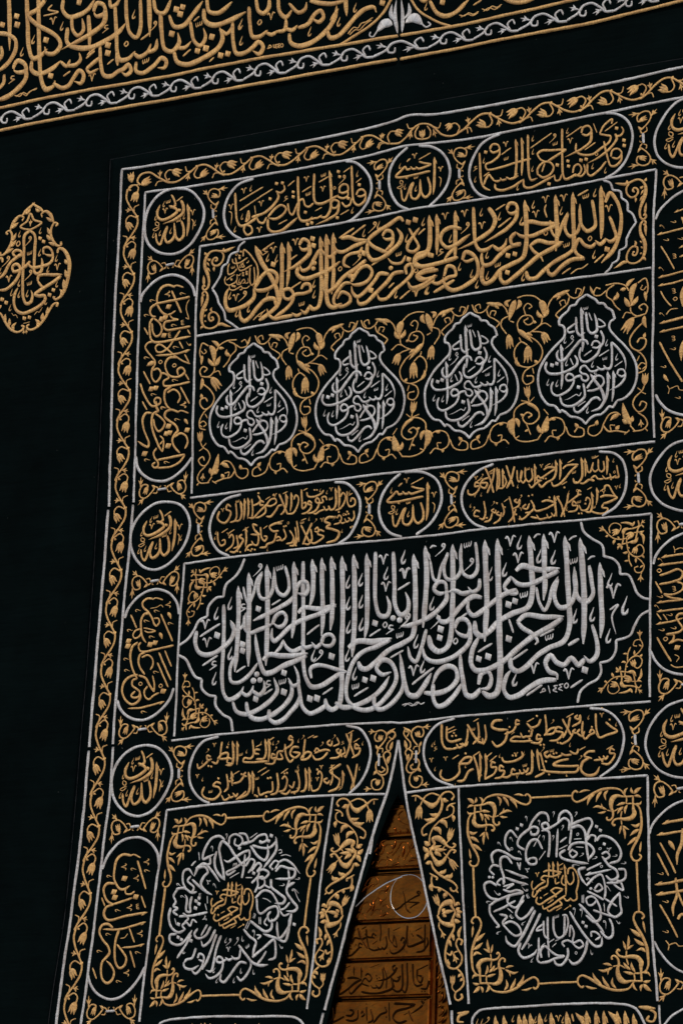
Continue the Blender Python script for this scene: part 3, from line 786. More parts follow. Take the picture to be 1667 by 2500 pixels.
'col1': ('g', '-90', 'col1', '''k 13.6 -1337,2260 -1376,2276 -1414,2267 -1435,2231 -1432,2185 -1415,2153 -1393,2131 -1366,2123
b 8.79 -1347,2264 -1326,2267 -1288,2253
k 12 -1248,2198 -1321,2193 -1396,2190 -1438,2186 -1467,2171 -1472,2145 -1456,2124 -1438,2122
b 10.4 -1354,2244 -1291,2122
v 5.56 -1249,2184 -1260,2169 -1264,2139 -1248,2084 -1265,2093
k 9.58 -1367,2124 -1351,2125 -1325,2138
k 9.57 -1356,2117 -1341,2101 -1310,2090 -1349,2090
k 11.9 -1348,2089 -1382,2084 -1389,2062 -1371,2044 -1325,2042 -1237,2044
k 12.7 -1451,2120 -1470,2096 -1470,2047 -1457,2003 -1431,1989 -1342,1988 -1232,1993
k 11.2 -1447,2112 -1415,2085 -1400,2052 -1412,2024 -1432,2019 -1451,2044 -1459,2090
k 11.1 -1446,1995 -1477,1991 -1491,1974 -1474,1945 -1447,1915 -1428,1890 -1431,1865
k 10.2 -1294,2032 -1322,1997 -1357,1952 -1394,1934 -1423,1942 -1430,1966 -1409,1975 -1369,1950 -1317,1906 -1273,1874 -1227,1851
a 10.4 -1230,1924 -1296,1914 -1359,1915 -1424,1921
k 11.8 -1303,1894 -1346,1899 -1367,1875 -1363,1841 -1336,1804 -1298,1793 -1269,1799 -1254,1816 -1275,1838 -1296,1828 -1291,1802
k 10.7 -1432,1869 -1443,1847 -1441,1810 -1418,1784 -1398,1797 -1390,1826 -1409,1851 -1434,1846
k 11 -1390,1826 -1366,1820 -1344,1797 -1372,1782 -1371,1760 -1345,1753 -1287,1753 -1222,1759
l 23.9 -1428,1887 -1453,1883 -1475,1874
k 12.6 -1327,1747 -1360,1729 -1363,1695 -1343,1648 -1320,1631
k 10.2 -1347,1720 -1315,1731 -1285,1712 -1274,1684 -1286,1659
k 11.9 -1507,1786 -1486,1737 -1458,1692 -1431,1663 -1406,1659
k 11.1 -1411,1668 -1420,1688 -1409,1701 -1388,1695 -1385,1672 -1406,1659 -1398,1635
b 9.54 -1493,1848 -1450,1777
b 9.41 -1275,1740 -1220,1649
b 8.01 -1504,2074 -1479,2033
b 7.92 -1297,1976 -1272,1935
b 7.89 -1261,1904 -1234,1861
b 7.87 -1251,1804 -1229,1769
b 8.72 -1489,1694 -1459,1647
b 7.92 -1252,2030 -1236,2004
d 29.3 -1366,2163 -1404,2104 -1385,2109 -1386,2019 -1441,1751 -1416,1753
7 31.4 -1378,2229 -1252,1645
c 33.1 -1461,2209 -1490,2137 -1289,2221 -1330,2064 -1313,1949 -1477,1916 -1307,1778 -1425,1721 -1364,1644
w 23.8 -1353,2016 -1281,2071
o 22.2 -1397,1885 -1316,1856
m 27.7 -1243,1957
k 11.8 -1410,1684 -1401,1649 -1389,1632
k 13.3 -1389,1632 -1421,1621 -1428,1589 -1422,1544 -1400,1489 -1381,1450 -1362,1422
k 11.1 -1408,1620 -1373,1593 -1352,1565 -1365,1537 -1386,1528 -1408,1557 -1417,1595
k 12.7 -1429,1627 -1463,1630 -1480,1603 -1475,1561 -1455,1511 -1440,1479 -1444,1457 -1461,1463 -1504,1494
k 9.44 -1362,1422 -1355,1455 -1358,1484 -1377,1505
k 7.86 -1360,1478 -1377,1461
k 10.6 -1393,1445 -1410,1424 -1403,1397 -1382,1373 -1383,1351 -1400,1347 -1413,1362 -1396,1375
k 11.7 -1381,1384 -1307,1390 -1231,1396
b 11 -1232,1392 -1264,1359 -1312,1343 -1381,1344
k 12.5 -1278,1612 -1317,1628 -1350,1620 -1353,1598 -1326,1573 -1291,1547 -1277,1519 -1293,1502 -1306,1478 -1298,1448 -1262,1406
k 10.9 -1292,1491 -1260,1505 -1230,1488 -1219,1457 -1234,1425
b 7.83 -1284,1612 -1267,1618 -1221,1602
d 28.9 -1329,1548 -1323,1514 -1341,1511 -1329,1449 -1461,1425 -1224,1517
c 32.8 -1364,1647 -1281,1576 -1444,1392 -1332,1368
l 17.2 -1243,1575 -1230,1558 -1221,1546
7 31.4 -1256,1646'''),
'col2': ('g', '-90', 'col2', '''k 11.5 -1368,693 -1401,696 -1425,679 -1420,657 -1389,629 -1367,599 -1353,569 -1339,554
b 6.9 -1369,689 -1352,695 -1310,682
k 8.05 -1339,554 -1323,574 -1330,593 -1355,595
k 13 -1380,622 -1409,621 -1426,597 -1426,558 -1419,521 -1405,495 -1391,480
k 7.67 -1409,552 -1384,547 -1345,533 -1383,529 -1404,538
k 8.83 -1428,551 -1458,542 -1469,522 -1455,506 -1431,515 -1423,532
k 10.6 -1420,483 -1432,469 -1422,443 -1393,437 -1337,443 -1238,454
k 12.2 -1437,484 -1465,468 -1475,430 -1468,383 -1449,338 -1430,308
k 12.2 -1392,434 -1421,422 -1428,394 -1417,361 -1389,326
k 9.9 -1408,410 -1376,419 -1350,398 -1346,369 -1358,347
k 11.1 -1430,309 -1455,303 -1457,279 -1431,259 -1413,244 -1417,223 -1445,218 -1459,229 -1438,250
k 12.9 -1427,327 -1468,322 -1503,297 -1512,255 -1490,211 -1451,186 -1423,195 -1408,218 -1413,248
k 12.1 -1419,323 -1385,309 -1359,271 -1335,237
k 9.89 -1335,237 -1334,276 -1346,318
k 9.85 -1370,269 -1388,245 -1380,216 -1359,204 -1339,217 -1306,231
a 9.91 -1273,187 -1341,175 -1409,166 -1474,169
b 8.46 -1488,625 -1451,556
b 9.12 -1317,614 -1244,474
b 8.33 -1284,433 -1243,352
b 9.08 -1316,427 -1243,286
b 9.07 -1321,378 -1257,254
d 28 -1490,496 -1492,471 -1367,469 -1341,476 -1283,236
c 32 -1447,643 -1487,549 -1395,586 -1361,506 -1340,631 -1496,409 -1489,353 -1326,333 -1383,145 -1259,563
7 30.6 -1280,656
o 21.2 -1412,283 -1299,264
l 16.8 -1278,620 -1265,601 -1259,585
l 16.8 -1319,524 -1308,505 -1304,491
v 4.21 -1378,646 -1341,650 -1319,658 -1306,646'''),
'col3': ('g', '-90', 'col3', '''k 13.5 -1409,-536 -1454,-529 -1487,-550 -1499,-594 -1499,-638 -1479,-675 -1460,-691 -1435,-691 -1409,-677
b 7.17 -1415,-539 -1397,-532 -1357,-549
b 10.3 -1373,-562 -1320,-698
7 30.2 -1448,-588 -1377,-645 -1324,-572
c 30.9 -1525,-628 -1393,-600 -1317,-613
d 27.9 -1441,-642
k 9.52 -1433,-691 -1429,-712 -1399,-717 -1380,-705
k 12.7 -1492,-664 -1532,-662 -1552,-684 -1545,-717 -1522,-748 -1490,-760
k 10.7 -1491,-759 -1440,-748 -1392,-736
e 11.9 -1302,-807 -1362,-813 -1435,-821 -1499,-833 -1529,-828 -1544,-802 -1533,-773 -1491,-761
k 13.5 -1491,-870 -1519,-851 -1553,-856 -1565,-885 -1545,-922 -1512,-956 -1501,-986 -1517,-1007 -1538,-1028 -1541,-1071 -1528,-1112 -1501,-1127 -1476,-1110 -1469,-1077 -1489,-1044 -1517,-1022
a 10.4 -1308,-850 -1368,-864 -1453,-879 -1546,-874
k 11.9 -1455,-882 -1471,-925 -1473,-976 -1464,-1031 -1441,-1060 -1416,-1050 -1406,-1017 -1429,-985 -1462,-949
a 9.48 -1312,-951 -1362,-962 -1436,-966
b 8.67 -1400,-876 -1368,-944
b 8.63 -1389,-981 -1357,-1058
b 7.92 -1589,-1052 -1564,-1104
b 7.98 -1561,-726 -1541,-766
b 7.89 -1343,-729 -1316,-786
d 27.7 -1494,-702 -1488,-728 -1372,-732
7 29.9 -1405,-781 -1340,-904 -1401,-1083
c 30.7 -1467,-790 -1514,-899 -1556,-976 -1345,-991 -1439,-1121
w 22.9 -1358,-778
v 4.35 -1446,-922 -1424,-919 -1407,-901'''),
'lamptext': ('s', '0', 'lamp', '''a 13.6 -323,1851 -318,1793 -312,1730 -307,1683 -309,1639
k 13.7 -299,1823 -292,1780 -282,1735 -265,1720 -244,1730 -244,1761 -259,1815
k 13.1 -345,1804 -341,1761 -335,1730 -318,1715 -298,1729
k 10.1 -336,1780 -363,1764 -383,1748 -376,1735 -348,1738
k 8.89 -240,1787 -216,1770 -205,1753 -222,1746 -242,1753 -244,1783
k 10.6 -266,1662 -256,1680 -240,1681 -225,1663 -239,1649 -262,1655
k 12.4 -225,1729 -210,1695 -212,1670 -225,1650 -234,1624 -260,1600 -289,1588 -313,1597 -323,1623 -316,1660
k 13.1 -282,1669 -293,1688 -317,1691 -339,1671 -365,1641 -387,1613 -407,1602 -424,1611 -431,1637 -423,1655
a 11.8 -414,1683 -408,1634 -404,1571 -401,1525 -404,1472
k 12.5 -478,1604 -484,1575 -469,1552 -438,1544 -398,1548 -358,1562 -335,1578 -332,1600 -345,1624
t 10.5 -170,1669 -139,1636 -114,1600 -102,1561 -104,1532
k 12.3 -171,1669 -168,1619 -169,1564 -178,1546 -195,1548 -205,1563
k 10.6 -194,1551 -211,1544 -225,1549 -236,1561
k 10.6 -226,1549 -248,1540 -268,1542 -281,1556 -295,1571 -312,1566 -319,1548
k 10 -319,1549 -307,1535 -287,1529 -276,1512 -286,1498 -306,1507 -310,1526
k 11.9 -310,1526 -334,1523 -353,1510 -376,1509 -384,1526 -371,1540 -351,1531 -345,1503 -358,1473 -387,1452 -421,1443 -445,1456 -452,1485 -444,1510
k 9.95 -141,1517 -135,1535 -115,1537 -104,1516 -117,1505 -137,1514
t 10.5 -103,1522 -107,1492 -132,1464 -176,1445
a 12.3 -160,1537 -156,1479 -157,1431 -161,1394
a 12.9 -186,1534 -182,1483 -185,1428 -199,1393 -221,1365 -258,1354
e 13.5 -268,1531 -246,1497 -222,1466 -203,1430 -197,1395
k 10.6 -281,1464 -256,1498 -233,1517 -210,1509 -202,1485 -218,1462 -251,1451 -278,1451
k 12.4 -299,1486 -291,1453 -290,1428 -309,1406 -341,1389 -375,1389 -399,1405 -408,1438
k 12.4 -215,1401 -230,1416 -253,1412 -275,1390 -301,1365 -320,1355 -337,1364 -342,1387
t 4.73 -307,1448 -317,1432 -330,1440 -343,1435 -370,1423 -393,1419
d 19.5 -244,1703 -453,1586 -430,1592 -321,1473
b 6.5 -301,1617 -264,1641
b 6.47 -229,1608 -182,1634
b 5.86 -154,1553 -117,1577
b 5.29 -322,1383 -286,1405
w 19.4 -301,1844 -202,1596
c 32.3 -394,1701 -194,1669 -145,1598 -259,1575 -383,1594 -469,1509 -425,1501 -276,1363
v 4.16 -368,1708 -360,1720 -354,1708 -364,1705 -351,1697
t 5.35 -352,1697 -370,1676 -397,1657
b 5.93 -286,1821 -269,1782
b 5.92 -367,1614 -351,1579
h 23.5 -245,1525'''),
'med': ('g', '0', 'med', '''k 18.9 -2230,2697 -2263,2676 -2261,2591 -2258,2506 -2255,2422 -2246,2337 -2225,2305 -2200,2310 -2191,2342 -2202,2374
k 18.2 -2231,2697 -2200,2666 -2195,2581 -2192,2518 -2187,2471 -2170,2456 -2147,2465 -2142,2506 -2150,2538
v 10.8 -2231,2703 -2291,2727 -2254,2750 -2233,2788 -2211,2752 -2164,2729 -2230,2703
S 25 -2232,2718 -2230,2762
k 14.9 -2139,2556 -2142,2586 -2118,2592 -2092,2570 -2085,2544 -2115,2548 -2135,2559
k 16.6 -2087,2566 -2082,2522 -2102,2500 -2149,2494 -2196,2493 -2221,2509 -2229,2533
k 17.5 -2217,2530 -2240,2508 -2282,2489 -2315,2489 -2323,2516 -2299,2526 -2277,2505 -2280,2467 -2310,2426 -2356,2399 -2406,2401
k 15 -2309,2569 -2326,2589 -2310,2602 -2279,2591 -2272,2571 -2309,2569
k 17.5 -2272,2579 -2302,2563 -2343,2535 -2372,2485 -2411,2460
k 16.4 -2162,2417 -2159,2441 -2131,2446 -2074,2436 -2014,2428
k 15.6 -2162,2417 -2141,2389 -2120,2373
k 19 -2020,2422 -2062,2398 -2107,2380 -2153,2361 -2175,2348 -2151,2336 -2117,2331 -2111,2309 -2138,2284 -2193,2263 -2245,2257 -2285,2280 -2303,2324 -2299,2369 -2283,2398
d 22.2 -2167,2645 -2144,2625 -2063,2353 -2085,2331 -2376,2348 -2350,2327 -2231,2229 -2200,2229
c 37.5 -2168,2689 -2295,2690 -2164,2569 -2059,2524 -2105,2472 -2044,2384 -2277,2422 -2224,2360 -2274,2363 -2321,2378 -2106,2301 -2324,2299 -2398,2506
7 37.4 -2048,2476 -2341,2454
w 26.4 -2226,2576 -2214,2413
m 50 -2241,2639 -2222,2456 -2366,2552
o 29.1 -2300,2636
k 4.09 -2172,2240 -2155,2254 -2145,2248 -2125,2273
k 4.12 -2312,2268 -2297,2253 -2288,2256 -2274,2237
k 3.69 -2236,2203 -2217,2204 -2196,2206'''),
'medframe': ('g', '0', 'med', '''n 9.03 -2230,2846,8 -2202,2824,16 -2177,2806,18 -2158,2786,10
l 19 -2174,2794 -2193,2800 -2207,2816
n 8.99 -2158,2787,10 -2136,2785,16 -2111,2762,20 -2094,2730,13 -2088,2715,8
q 9.03 -2150,2783 -2168,2777 -2162,2761
l 19.8 -2094,2726 -2120,2742 -2139,2755
n 8.94 -2075,2697,14 -2066,2709,11 -2084,2717,11 -2101,2693,13 -2101,2651,14 -2082,2614,14 -2057,2590,13 -2037,2591,11 -2038,2608,14
l 19.8 -2099,2655 -2115,2674 -2127,2699
l 19.8 -2097,2625 -2117,2645 -2130,2661
l 17.9 -2066,2595 -2096,2608 -2116,2617
n 8.88 -2055,2550,12 -2051,2572,12 -2026,2567,18 -1995,2530,22 -1978,2486,22 -1974,2440,20 -1980,2391,20 -1996,2343,20 -2021,2309,16 -2049,2301,12 -2061,2315,11 -2050,2311,10
l 19.6 -1982,2482 -1998,2493 -2007,2509
l 22.2 -1986,2405 -1993,2434 -2001,2453
l 25.8 -1992,2342 -1998,2376 -2006,2402
l 19.5 -2021,2309 -2009,2332 -2026,2353
n 8.91 -2038,2261,14 -2033,2278,12 -2057,2277,12 -2079,2251,13 -2104,2213,15 -2139,2176,15 -2176,2161,13 -2205,2169,12 -2211,2186,11 -2196,2192,11
l 19.5 -2096,2224 -2092,2249 -2092,2269
l 19.6 -2122,2199 -2121,2224 -2120,2242
l 19.6 -2153,2174 -2144,2194 -2165,2215
S 19.6 -2215,2171 -2212,2142'''),
'belt': ('g', '0', 'beltL', '''t 26.2 -2457,4031 -2442,3873 -2428,3716
k 26.2 -2510,3831 -2441,3807 -2394,3765 -2394,3704 -2438,3642 -2499,3607
k 22.5 -2481,3748 -2472,3701 -2494,3661
k 26.1 -2397,3610 -2375,3650 -2329,3625 -2319,3587 -2375,3587 -2396,3608
k 27.9 -2318,3604 -2318,3541 -2368,3489 -2433,3457 -2497,3450
k 24.2 -2453,3587 -2455,3540 -2488,3505
k 29.6 -2344,4009 -2331,3877 -2309,3714 -2278,3647 -2234,3653 -2193,3684
k 25.9 -2224,3968 -2274,3919 -2323,3895 -2278,3840 -2186,3779 -2134,3734 -2114,3687 -2147,3650 -2197,3663 -2209,3699
k 29.4 -2270,3995 -2260,3837 -2240,3658 -2219,3515 -2186,3457 -2139,3470 -2134,3497
k 23.7 -2140,3481 -2085,3448 -2047,3454 -2021,3488 -1985,3526 -1957,3495 -1971,3453 -2012,3471
k 27.6 -2286,3635 -2283,3583 -2237,3553 -2160,3565 -2103,3602
k 22 -2105,3596 -2064,3565 -2046,3598
k 22 -2055,3563 -2007,3563 -1983,3585 -1992,3625
k 27.6 -2116,3947 -2116,3889 -2074,3841 -2017,3839 -1961,3859 -1921,3910
k 22.1 -2057,3844 -2045,3761 -2009,3724 -1980,3749 -1991,3816
t 23.7 -1954,3826 -1942,3733 -1932,3616
k 25.7 -1921,3842 -1905,3885 -1866,3870 -1851,3822 -1900,3812 -1921,3842
t 27.6 -1851,3839 -1854,3769 -1913,3728 -2006,3693 -2104,3663
k 29 -2080,3780 -2074,3697 -2023,3662 -1927,3644 -1824,3668 -1760,3699 -1722,3739
k 23.7 -1829,3892 -1817,3849 -1789,3852 -1761,3887
k 27 -1793,3848 -1777,3702 -1761,3579 -1740,3540 -1693,3540 -1656,3574
k 23.3 -1662,3562 -1628,3537 -1582,3554 -1564,3597
k 23.3 -1574,3550 -1536,3563 -1528,3616
k 25.4 -1730,3890 -1717,3760 -1693,3678 -1653,3649 -1633,3692 -1643,3873
t 25.2 -1592,3863 -1580,3751 -1573,3636
k 25.2 -1869,3637 -1858,3545 -1834,3472 -1791,3460 -1746,3481 -1718,3487 -1691,3507 -1673,3470 -1697,3451 -1728,3471
k 27.1 -1764,3589 -1755,3511
k 20.9 -1863,3575 -1910,3546 -1937,3525 -1917,3499 -1868,3514
k 25 -1645,3512 -1642,3463 -1603,3443 -1540,3470 -1496,3506 -1465,3483 -1474,3449 -1513,3456
k 26.8 -1516,3760 -1504,3651 -1480,3552 -1432,3531 -1396,3571 -1406,3627
k 21.3 -1415,3549 -1359,3539 -1322,3569
k 23 -1335,3674 -1306,3563 -1267,3530 -1240,3567 -1254,3624
k 25.2 -1562,3840 -1539,3769 -1492,3752 -1457,3820
k 26.7 -1463,3732 -1431,3667 -1375,3661 -1323,3711 -1268,3775
k 28.2 -1423,3528 -1401,3470 -1335,3441 -1245,3458 -1165,3494 -1138,3540 -1157,3606
k 21.1 -1157,3596 -1114,3565 -1089,3590 -1081,3626
k 28.1 -1260,3728 -1247,3662 -1190,3626 -1100,3634 -1009,3663
k 24.7 -1244,3779 -1227,3709 -1166,3689 -1092,3732
d 35.8 -2017,3911 -2207,3737 -1822,3635 -1819,3591 -2162,3528 -1443,3628 -1423,3757 -1386,3763 -1398,3727 -1201,3566 -1284,3505 -1234,3509 -1145,3454 -1104,3455 -2400,3905 -2394,3855 -2486,3873
7 41.8 -2171,3839 -1905,3473
c 50.9 -2115,3798 -2286,3756 -2350,3697 -1676,3780 -1039,3599
b 11.9 -2082,3512 -2041,3534
b 11.9 -1948,3587 -1899,3620
b 11.9 -1943,3605 -1900,3634
b 10.9 -1817,3529 -1781,3551
b 10.6 -1368,3493 -1324,3523
b 10.7 -1314,3675 -1284,3694
b 11.7 -1626,3631 -1570,3661
b 9.67 -1209,3431 -1183,3450
h 44.6 -1842,3729 -2402,3549
w 35.5 -1589,3510 -1283,3654
o 28.9 -1713,3623
m 54 -1558,3689
v 9.3 -2232,3877 -2145,3883 -2205,3909 -2182,3931
k 7.38 -2380,3460 -2345,3450 -2327,3466 -2302,3453 -2279,3466 -2241,3475
k 6.45 -2370,3452 -2337,3464 -2306,3445 -2288,3464 -2245,3469
k 24.4 -1084,3618 -1074,3511 -1053,3448 -1003,3443 -959,3465 -929,3486 -901,3456 -921,3420 -960,3445
k 24.3 -993,3685 -981,3586 -962,3520 -917,3515 -878,3539
k 20.8 -886,3527 -854,3512 -811,3529
k 22.5 -819,3520 -782,3524 -778,3592
k 22.4 -777,3529 -739,3516 -712,3537
k 24.1 -704,3521 -651,3532 -618,3576 -584,3588 -567,3551 -590,3529 -628,3555
k 24.5 -954,3722 -937,3654 -905,3635 -879,3660 -877,3724
k 24.3 -828,3706 -815,3622 -778,3590 -742,3628
k 20.7 -763,3658 -707,3602 -673,3612 -664,3649
k 27.4 -756,3500 -745,3450 -691,3423 -612,3434 -544,3479 -503,3538 -495,3598
k 25.4 -542,3476 -524,3434 -481,3434 -439,3467 -389,3516 -338,3548 -286,3549 -273,3519
t 22.2 -446,3632 -437,3531
k 23.9 -644,3651 -532,3614 -443,3613
k 14.5 -485,3579 -528,3526
d 32.1 -1204,3562 -240,3563
7 41.8 -863,3612
c 49.8 -1034,3607 -1029,3513 -480,3510 -391,3568 -641,3490
o 27.9 -928,3591
v 13.6 -186,3582 -233,3511 -300,3458 -385,3420 -468,3385
k 7.8 -877,3441 -855,3447 -865,3457 -873,3446
k 7.79 -844,3458 -840,3438
k 6.92 -821,3454 -834,3453 -826,3446 -834,3441 -821,3434
k 6.91 -805,3454 -818,3453 -810,3445 -818,3441 -805,3434
o 20.7 -796,3444
k 6.77 -425,3437 -395,3465 -373,3457 -353,3478 -327,3481 -291,3497
k 5.92 -416,3430 -386,3451 -364,3445 -335,3468 -297,3485'''),
'beltsilver': ('s', '0', 'beltL', '''l 20.2 -155,3389 -170,3480 -164,3569
l 21.9 -168,3455 -191,3488 -188,3547
l 52.3 -183,3437 -223,3453 -268,3416
v 8.44 -264,3421 -287,3394 -307,3406 -301,3423'''),
'beltsilver2': ('s', '0', 'beltR', '''l 20.2 -130,3390 -128,3472 -138,3564
l 20.1 -122,3457 -92,3484 -98,3538
l 48.3 -113,3436 -69,3455 -19,3408
v 8.32 -24,3414 0,3393 22,3402 8,3419'''),
'beltR': ('g', '0', 'beltR', '''v 12.4 -92,3564 -45,3491 16,3439 76,3399 137,3370
k 23.2 17,3526 57,3455 100,3431 138,3432
k 18.4 -38,3545 -12,3529 9,3536
d 31.6 85,3505
c 41.7 -3,3501
k 23.1 50,3462 93,3432 152,3437 227,3496
k 21.1 409,3461 467,3430 524,3422 577,3428
b 9.87 251,3459 294,3478
k 6.57 177,3422 203,3413 227,3423 253,3412 281,3422
k 6.54 298,3431 327,3418 351,3433 377,3422 403,3433
k 5.75 186,3410 219,3418 249,3406 279,3415
k 5.72 306,3417 335,3428 364,3414 397,3426'''),
'fieldL': ('g', '0', 'lampfield', '''v 7.07 -1128,1929 -1164,1947 -1173,1925 -1174,1891 -1158,1856
l 16.2 -1160,1886 -1163,1838
q 5.56 -1169,1910 -1153,1893 -1139,1901 -1148,1913
l 29.2 -1123,1931 -1100,1901 -1091,1836
l 21.2 -1088,1823 -1117,1850 -1126,1868
l 23.1 -1085,1822 -1072,1844 -1060,1871
l 20.2 -1071,1917 -1086,1938 -1112,1954
v 7.03 -1083,1898 -1067,1925 -1031,1942 -972,1942
l 17.1 -1071,1911 -1040,1908
v 7.03 -1015,1938 -981,1918 -975,1889 -1001,1864 -1015,1837 -1039,1811
l 21.1 -1005,1864 -1027,1881 -1026,1902
q 6.52 -976,1917 -945,1897 -913,1904 -926,1935 -944,1928
l 12 -914,1903 -904,1923 -896,1948
v 7.06 -1088,1819 -1089,1799 -1117,1774 -1159,1779
q 6.02 -1092,1790 -1065,1796 -1051,1774
q 7.06 -1159,1779 -1169,1809 -1152,1827 -1129,1814 -1141,1801
l 20.1 -1154,1772 -1152,1740 -1162,1713
v 6.03 -1143,1774 -1103,1768
T 44.1 -1102,1769 -1054,1703
q 8.03 -1148,1741 -1108,1706 -1083,1665 -1093,1628 -1129,1609 -1156,1632 -1158,1660 -1132,1667 -1120,1651
l 15.1 -1150,1665 -1157,1692
v 7 -1107,1617 -1138,1591 -1157,1551 -1150,1517 -1120,1505
q 5 -1128,1587 -1115,1565
q 6 -1139,1521 -1157,1537 -1136,1551 -1118,1532 -1130,1524
T 33 -1146,1446 -1152,1502
q 6.97 -1146,1446 -1134,1421 -1101,1394 -1090,1360 -1113,1325 -1140,1332 -1153,1357 -1131,1371 -1121,1354
q 4.99 -1130,1421 -1115,1435
q 4.99 -1128,1416 -1150,1404
v 6.93 -1112,1321 -1143,1295 -1154,1264 -1134,1241 -1085,1237
q 5.96 -1139,1248 -1152,1233
S 27.3 -1123,1289 -1125,1250
v 6.93 -1094,1238 -1072,1266
l 30.8 -1077,1269 -1055,1309 -1042,1376
l 20.8 -1079,1279 -1087,1310
l 21.8 -1064,1277 -1036,1299
q 6.88 -1030,1320 -1009,1335 -978,1329 -950,1292 -932,1253 -900,1236 -874,1251 -877,1279 -904,1287
l 17.7 -912,1283 -918,1309
l 21.7 -1024,1325 -1003,1317 -979,1300
v 7.91 -943,1283 -968,1252 -1010,1248 -1057,1234
q 5.93 -983,1249 -979,1278 -999,1275
l 19.8 -1004,1252 -1022,1274
q 5.94 -1044,1228 -1066,1242'''),
'fieldM': ('g', '0', 'lampfield', '''l 33.6 -651,1936 -664,1895 -678,1838
l 20.7 -635,1935 -628,1909 -644,1886
l 18.8 -684,1907 -697,1928 -673,1940
q 5.92 -673,1835 -655,1827
v 6.88 -641,1944 -605,1949 -559,1940 -520,1908
l 35.3 -528,1916 -510,1879 -508,1835
l 20.6 -510,1827 -534,1849 -539,1870
l 20.6 -508,1827 -492,1848 -486,1871
v 6.87 -513,1828 -517,1800 -541,1780 -572,1765
q 5.86 -537,1784 -501,1799 -469,1777
v 6.91 -682,1860 -713,1845 -717,1817 -689,1775
T 39.3 -679,1771 -668,1701
q 6.88 -628,1777 -635,1820 -611,1850 -570,1845 -557,1814 -583,1804 -603,1825 -584,1835
q 5.91 -596,1853 -606,1892 -588,1909 -568,1891 -580,1883
l 14.7 -559,1815 -541,1808
l 24.5 -635,1789 -607,1765 -558,1715
l 19.6 -591,1763 -559,1749
v 6.84 -562,1768 -525,1760 -509,1753
T 39 -508,1756 -483,1701
v 7.35 -577,1748 -533,1713 -507,1663 -524,1614 -569,1596 -615,1611 -644,1652 -645,1695 -615,1725 -583,1705
q 5.9 -614,1724 -623,1745
T 44 -581,1702 -578,1619
l 17.7 -616,1607 -636,1633 -634,1656
l 16.6 -530,1605 -546,1627
q 6.83 -563,1596 -593,1576 -600,1540 -580,1514 -549,1524 -551,1549 -578,1554
q 5.85 -554,1591 -546,1564
T 34.1 -570,1448 -580,1508
v 5.83 -570,1449 -566,1424
q 4.87 -571,1429 -603,1439
q 4.86 -562,1428 -541,1446
q 7.76 -639,1359 -636,1395 -607,1420 -566,1423 -524,1391 -514,1349 -541,1322 -577,1328 -595,1358 -574,1378 -550,1362 -564,1353
l 17.4 -577,1421 -540,1403 -517,1371
l 14.6 -589,1362 -609,1376
v 5.8 -577,1328 -566,1304 -550,1269
l 11.6 -562,1295 -581,1287
l 34.9 -640,1364 -649,1314 -629,1268
l 18.5 -649,1356 -664,1334 -672,1318
l 20.4 -634,1359 -617,1338 -611,1313
v 7.23 -641,1285 -619,1255 -573,1238 -511,1241
q 5.82 -626,1260 -609,1269
l 31.9 -495,1267 -476,1317 -471,1350
q 5.8 -467,1353 -489,1380
l 20.3 -498,1269 -515,1298 -514,1314
l 20.2 -484,1272 -463,1299
v 6.75 -514,1241 -498,1266
v 6.74 -462,1324 -436,1335'''),
'fieldS': ('g', '0', 'lampfield', '''v 6.97 -870,1948 -851,1910 -820,1899 -793,1913
q 5.98 -840,1907 -853,1935 -832,1943 -825,1923
q 6.93 -794,1909 -782,1877 -750,1854 -727,1832 -739,1815
q 5.95 -776,1877 -768,1898 -746,1892 -752,1875
l 19.8 -797,1943 -759,1930 -710,1916
v 6.92 -794,1912 -780,1930 -738,1934 -701,1904 -684,1869
l 14.9 -755,1928 -731,1904
q 6.8 -658,1333 -700,1348 -740,1333 -754,1303 -748,1269 -716,1252 -681,1262 -658,1241
l 14.6 -711,1339 -688,1342
q 5.85 -697,1259 -695,1287 -712,1286
q 6.85 -758,1299 -778,1254 -813,1240 -844,1243 -845,1272 -820,1284 -803,1266
l 17.6 -821,1283 -803,1306
l 17.5 -722,1257 -720,1237'''),
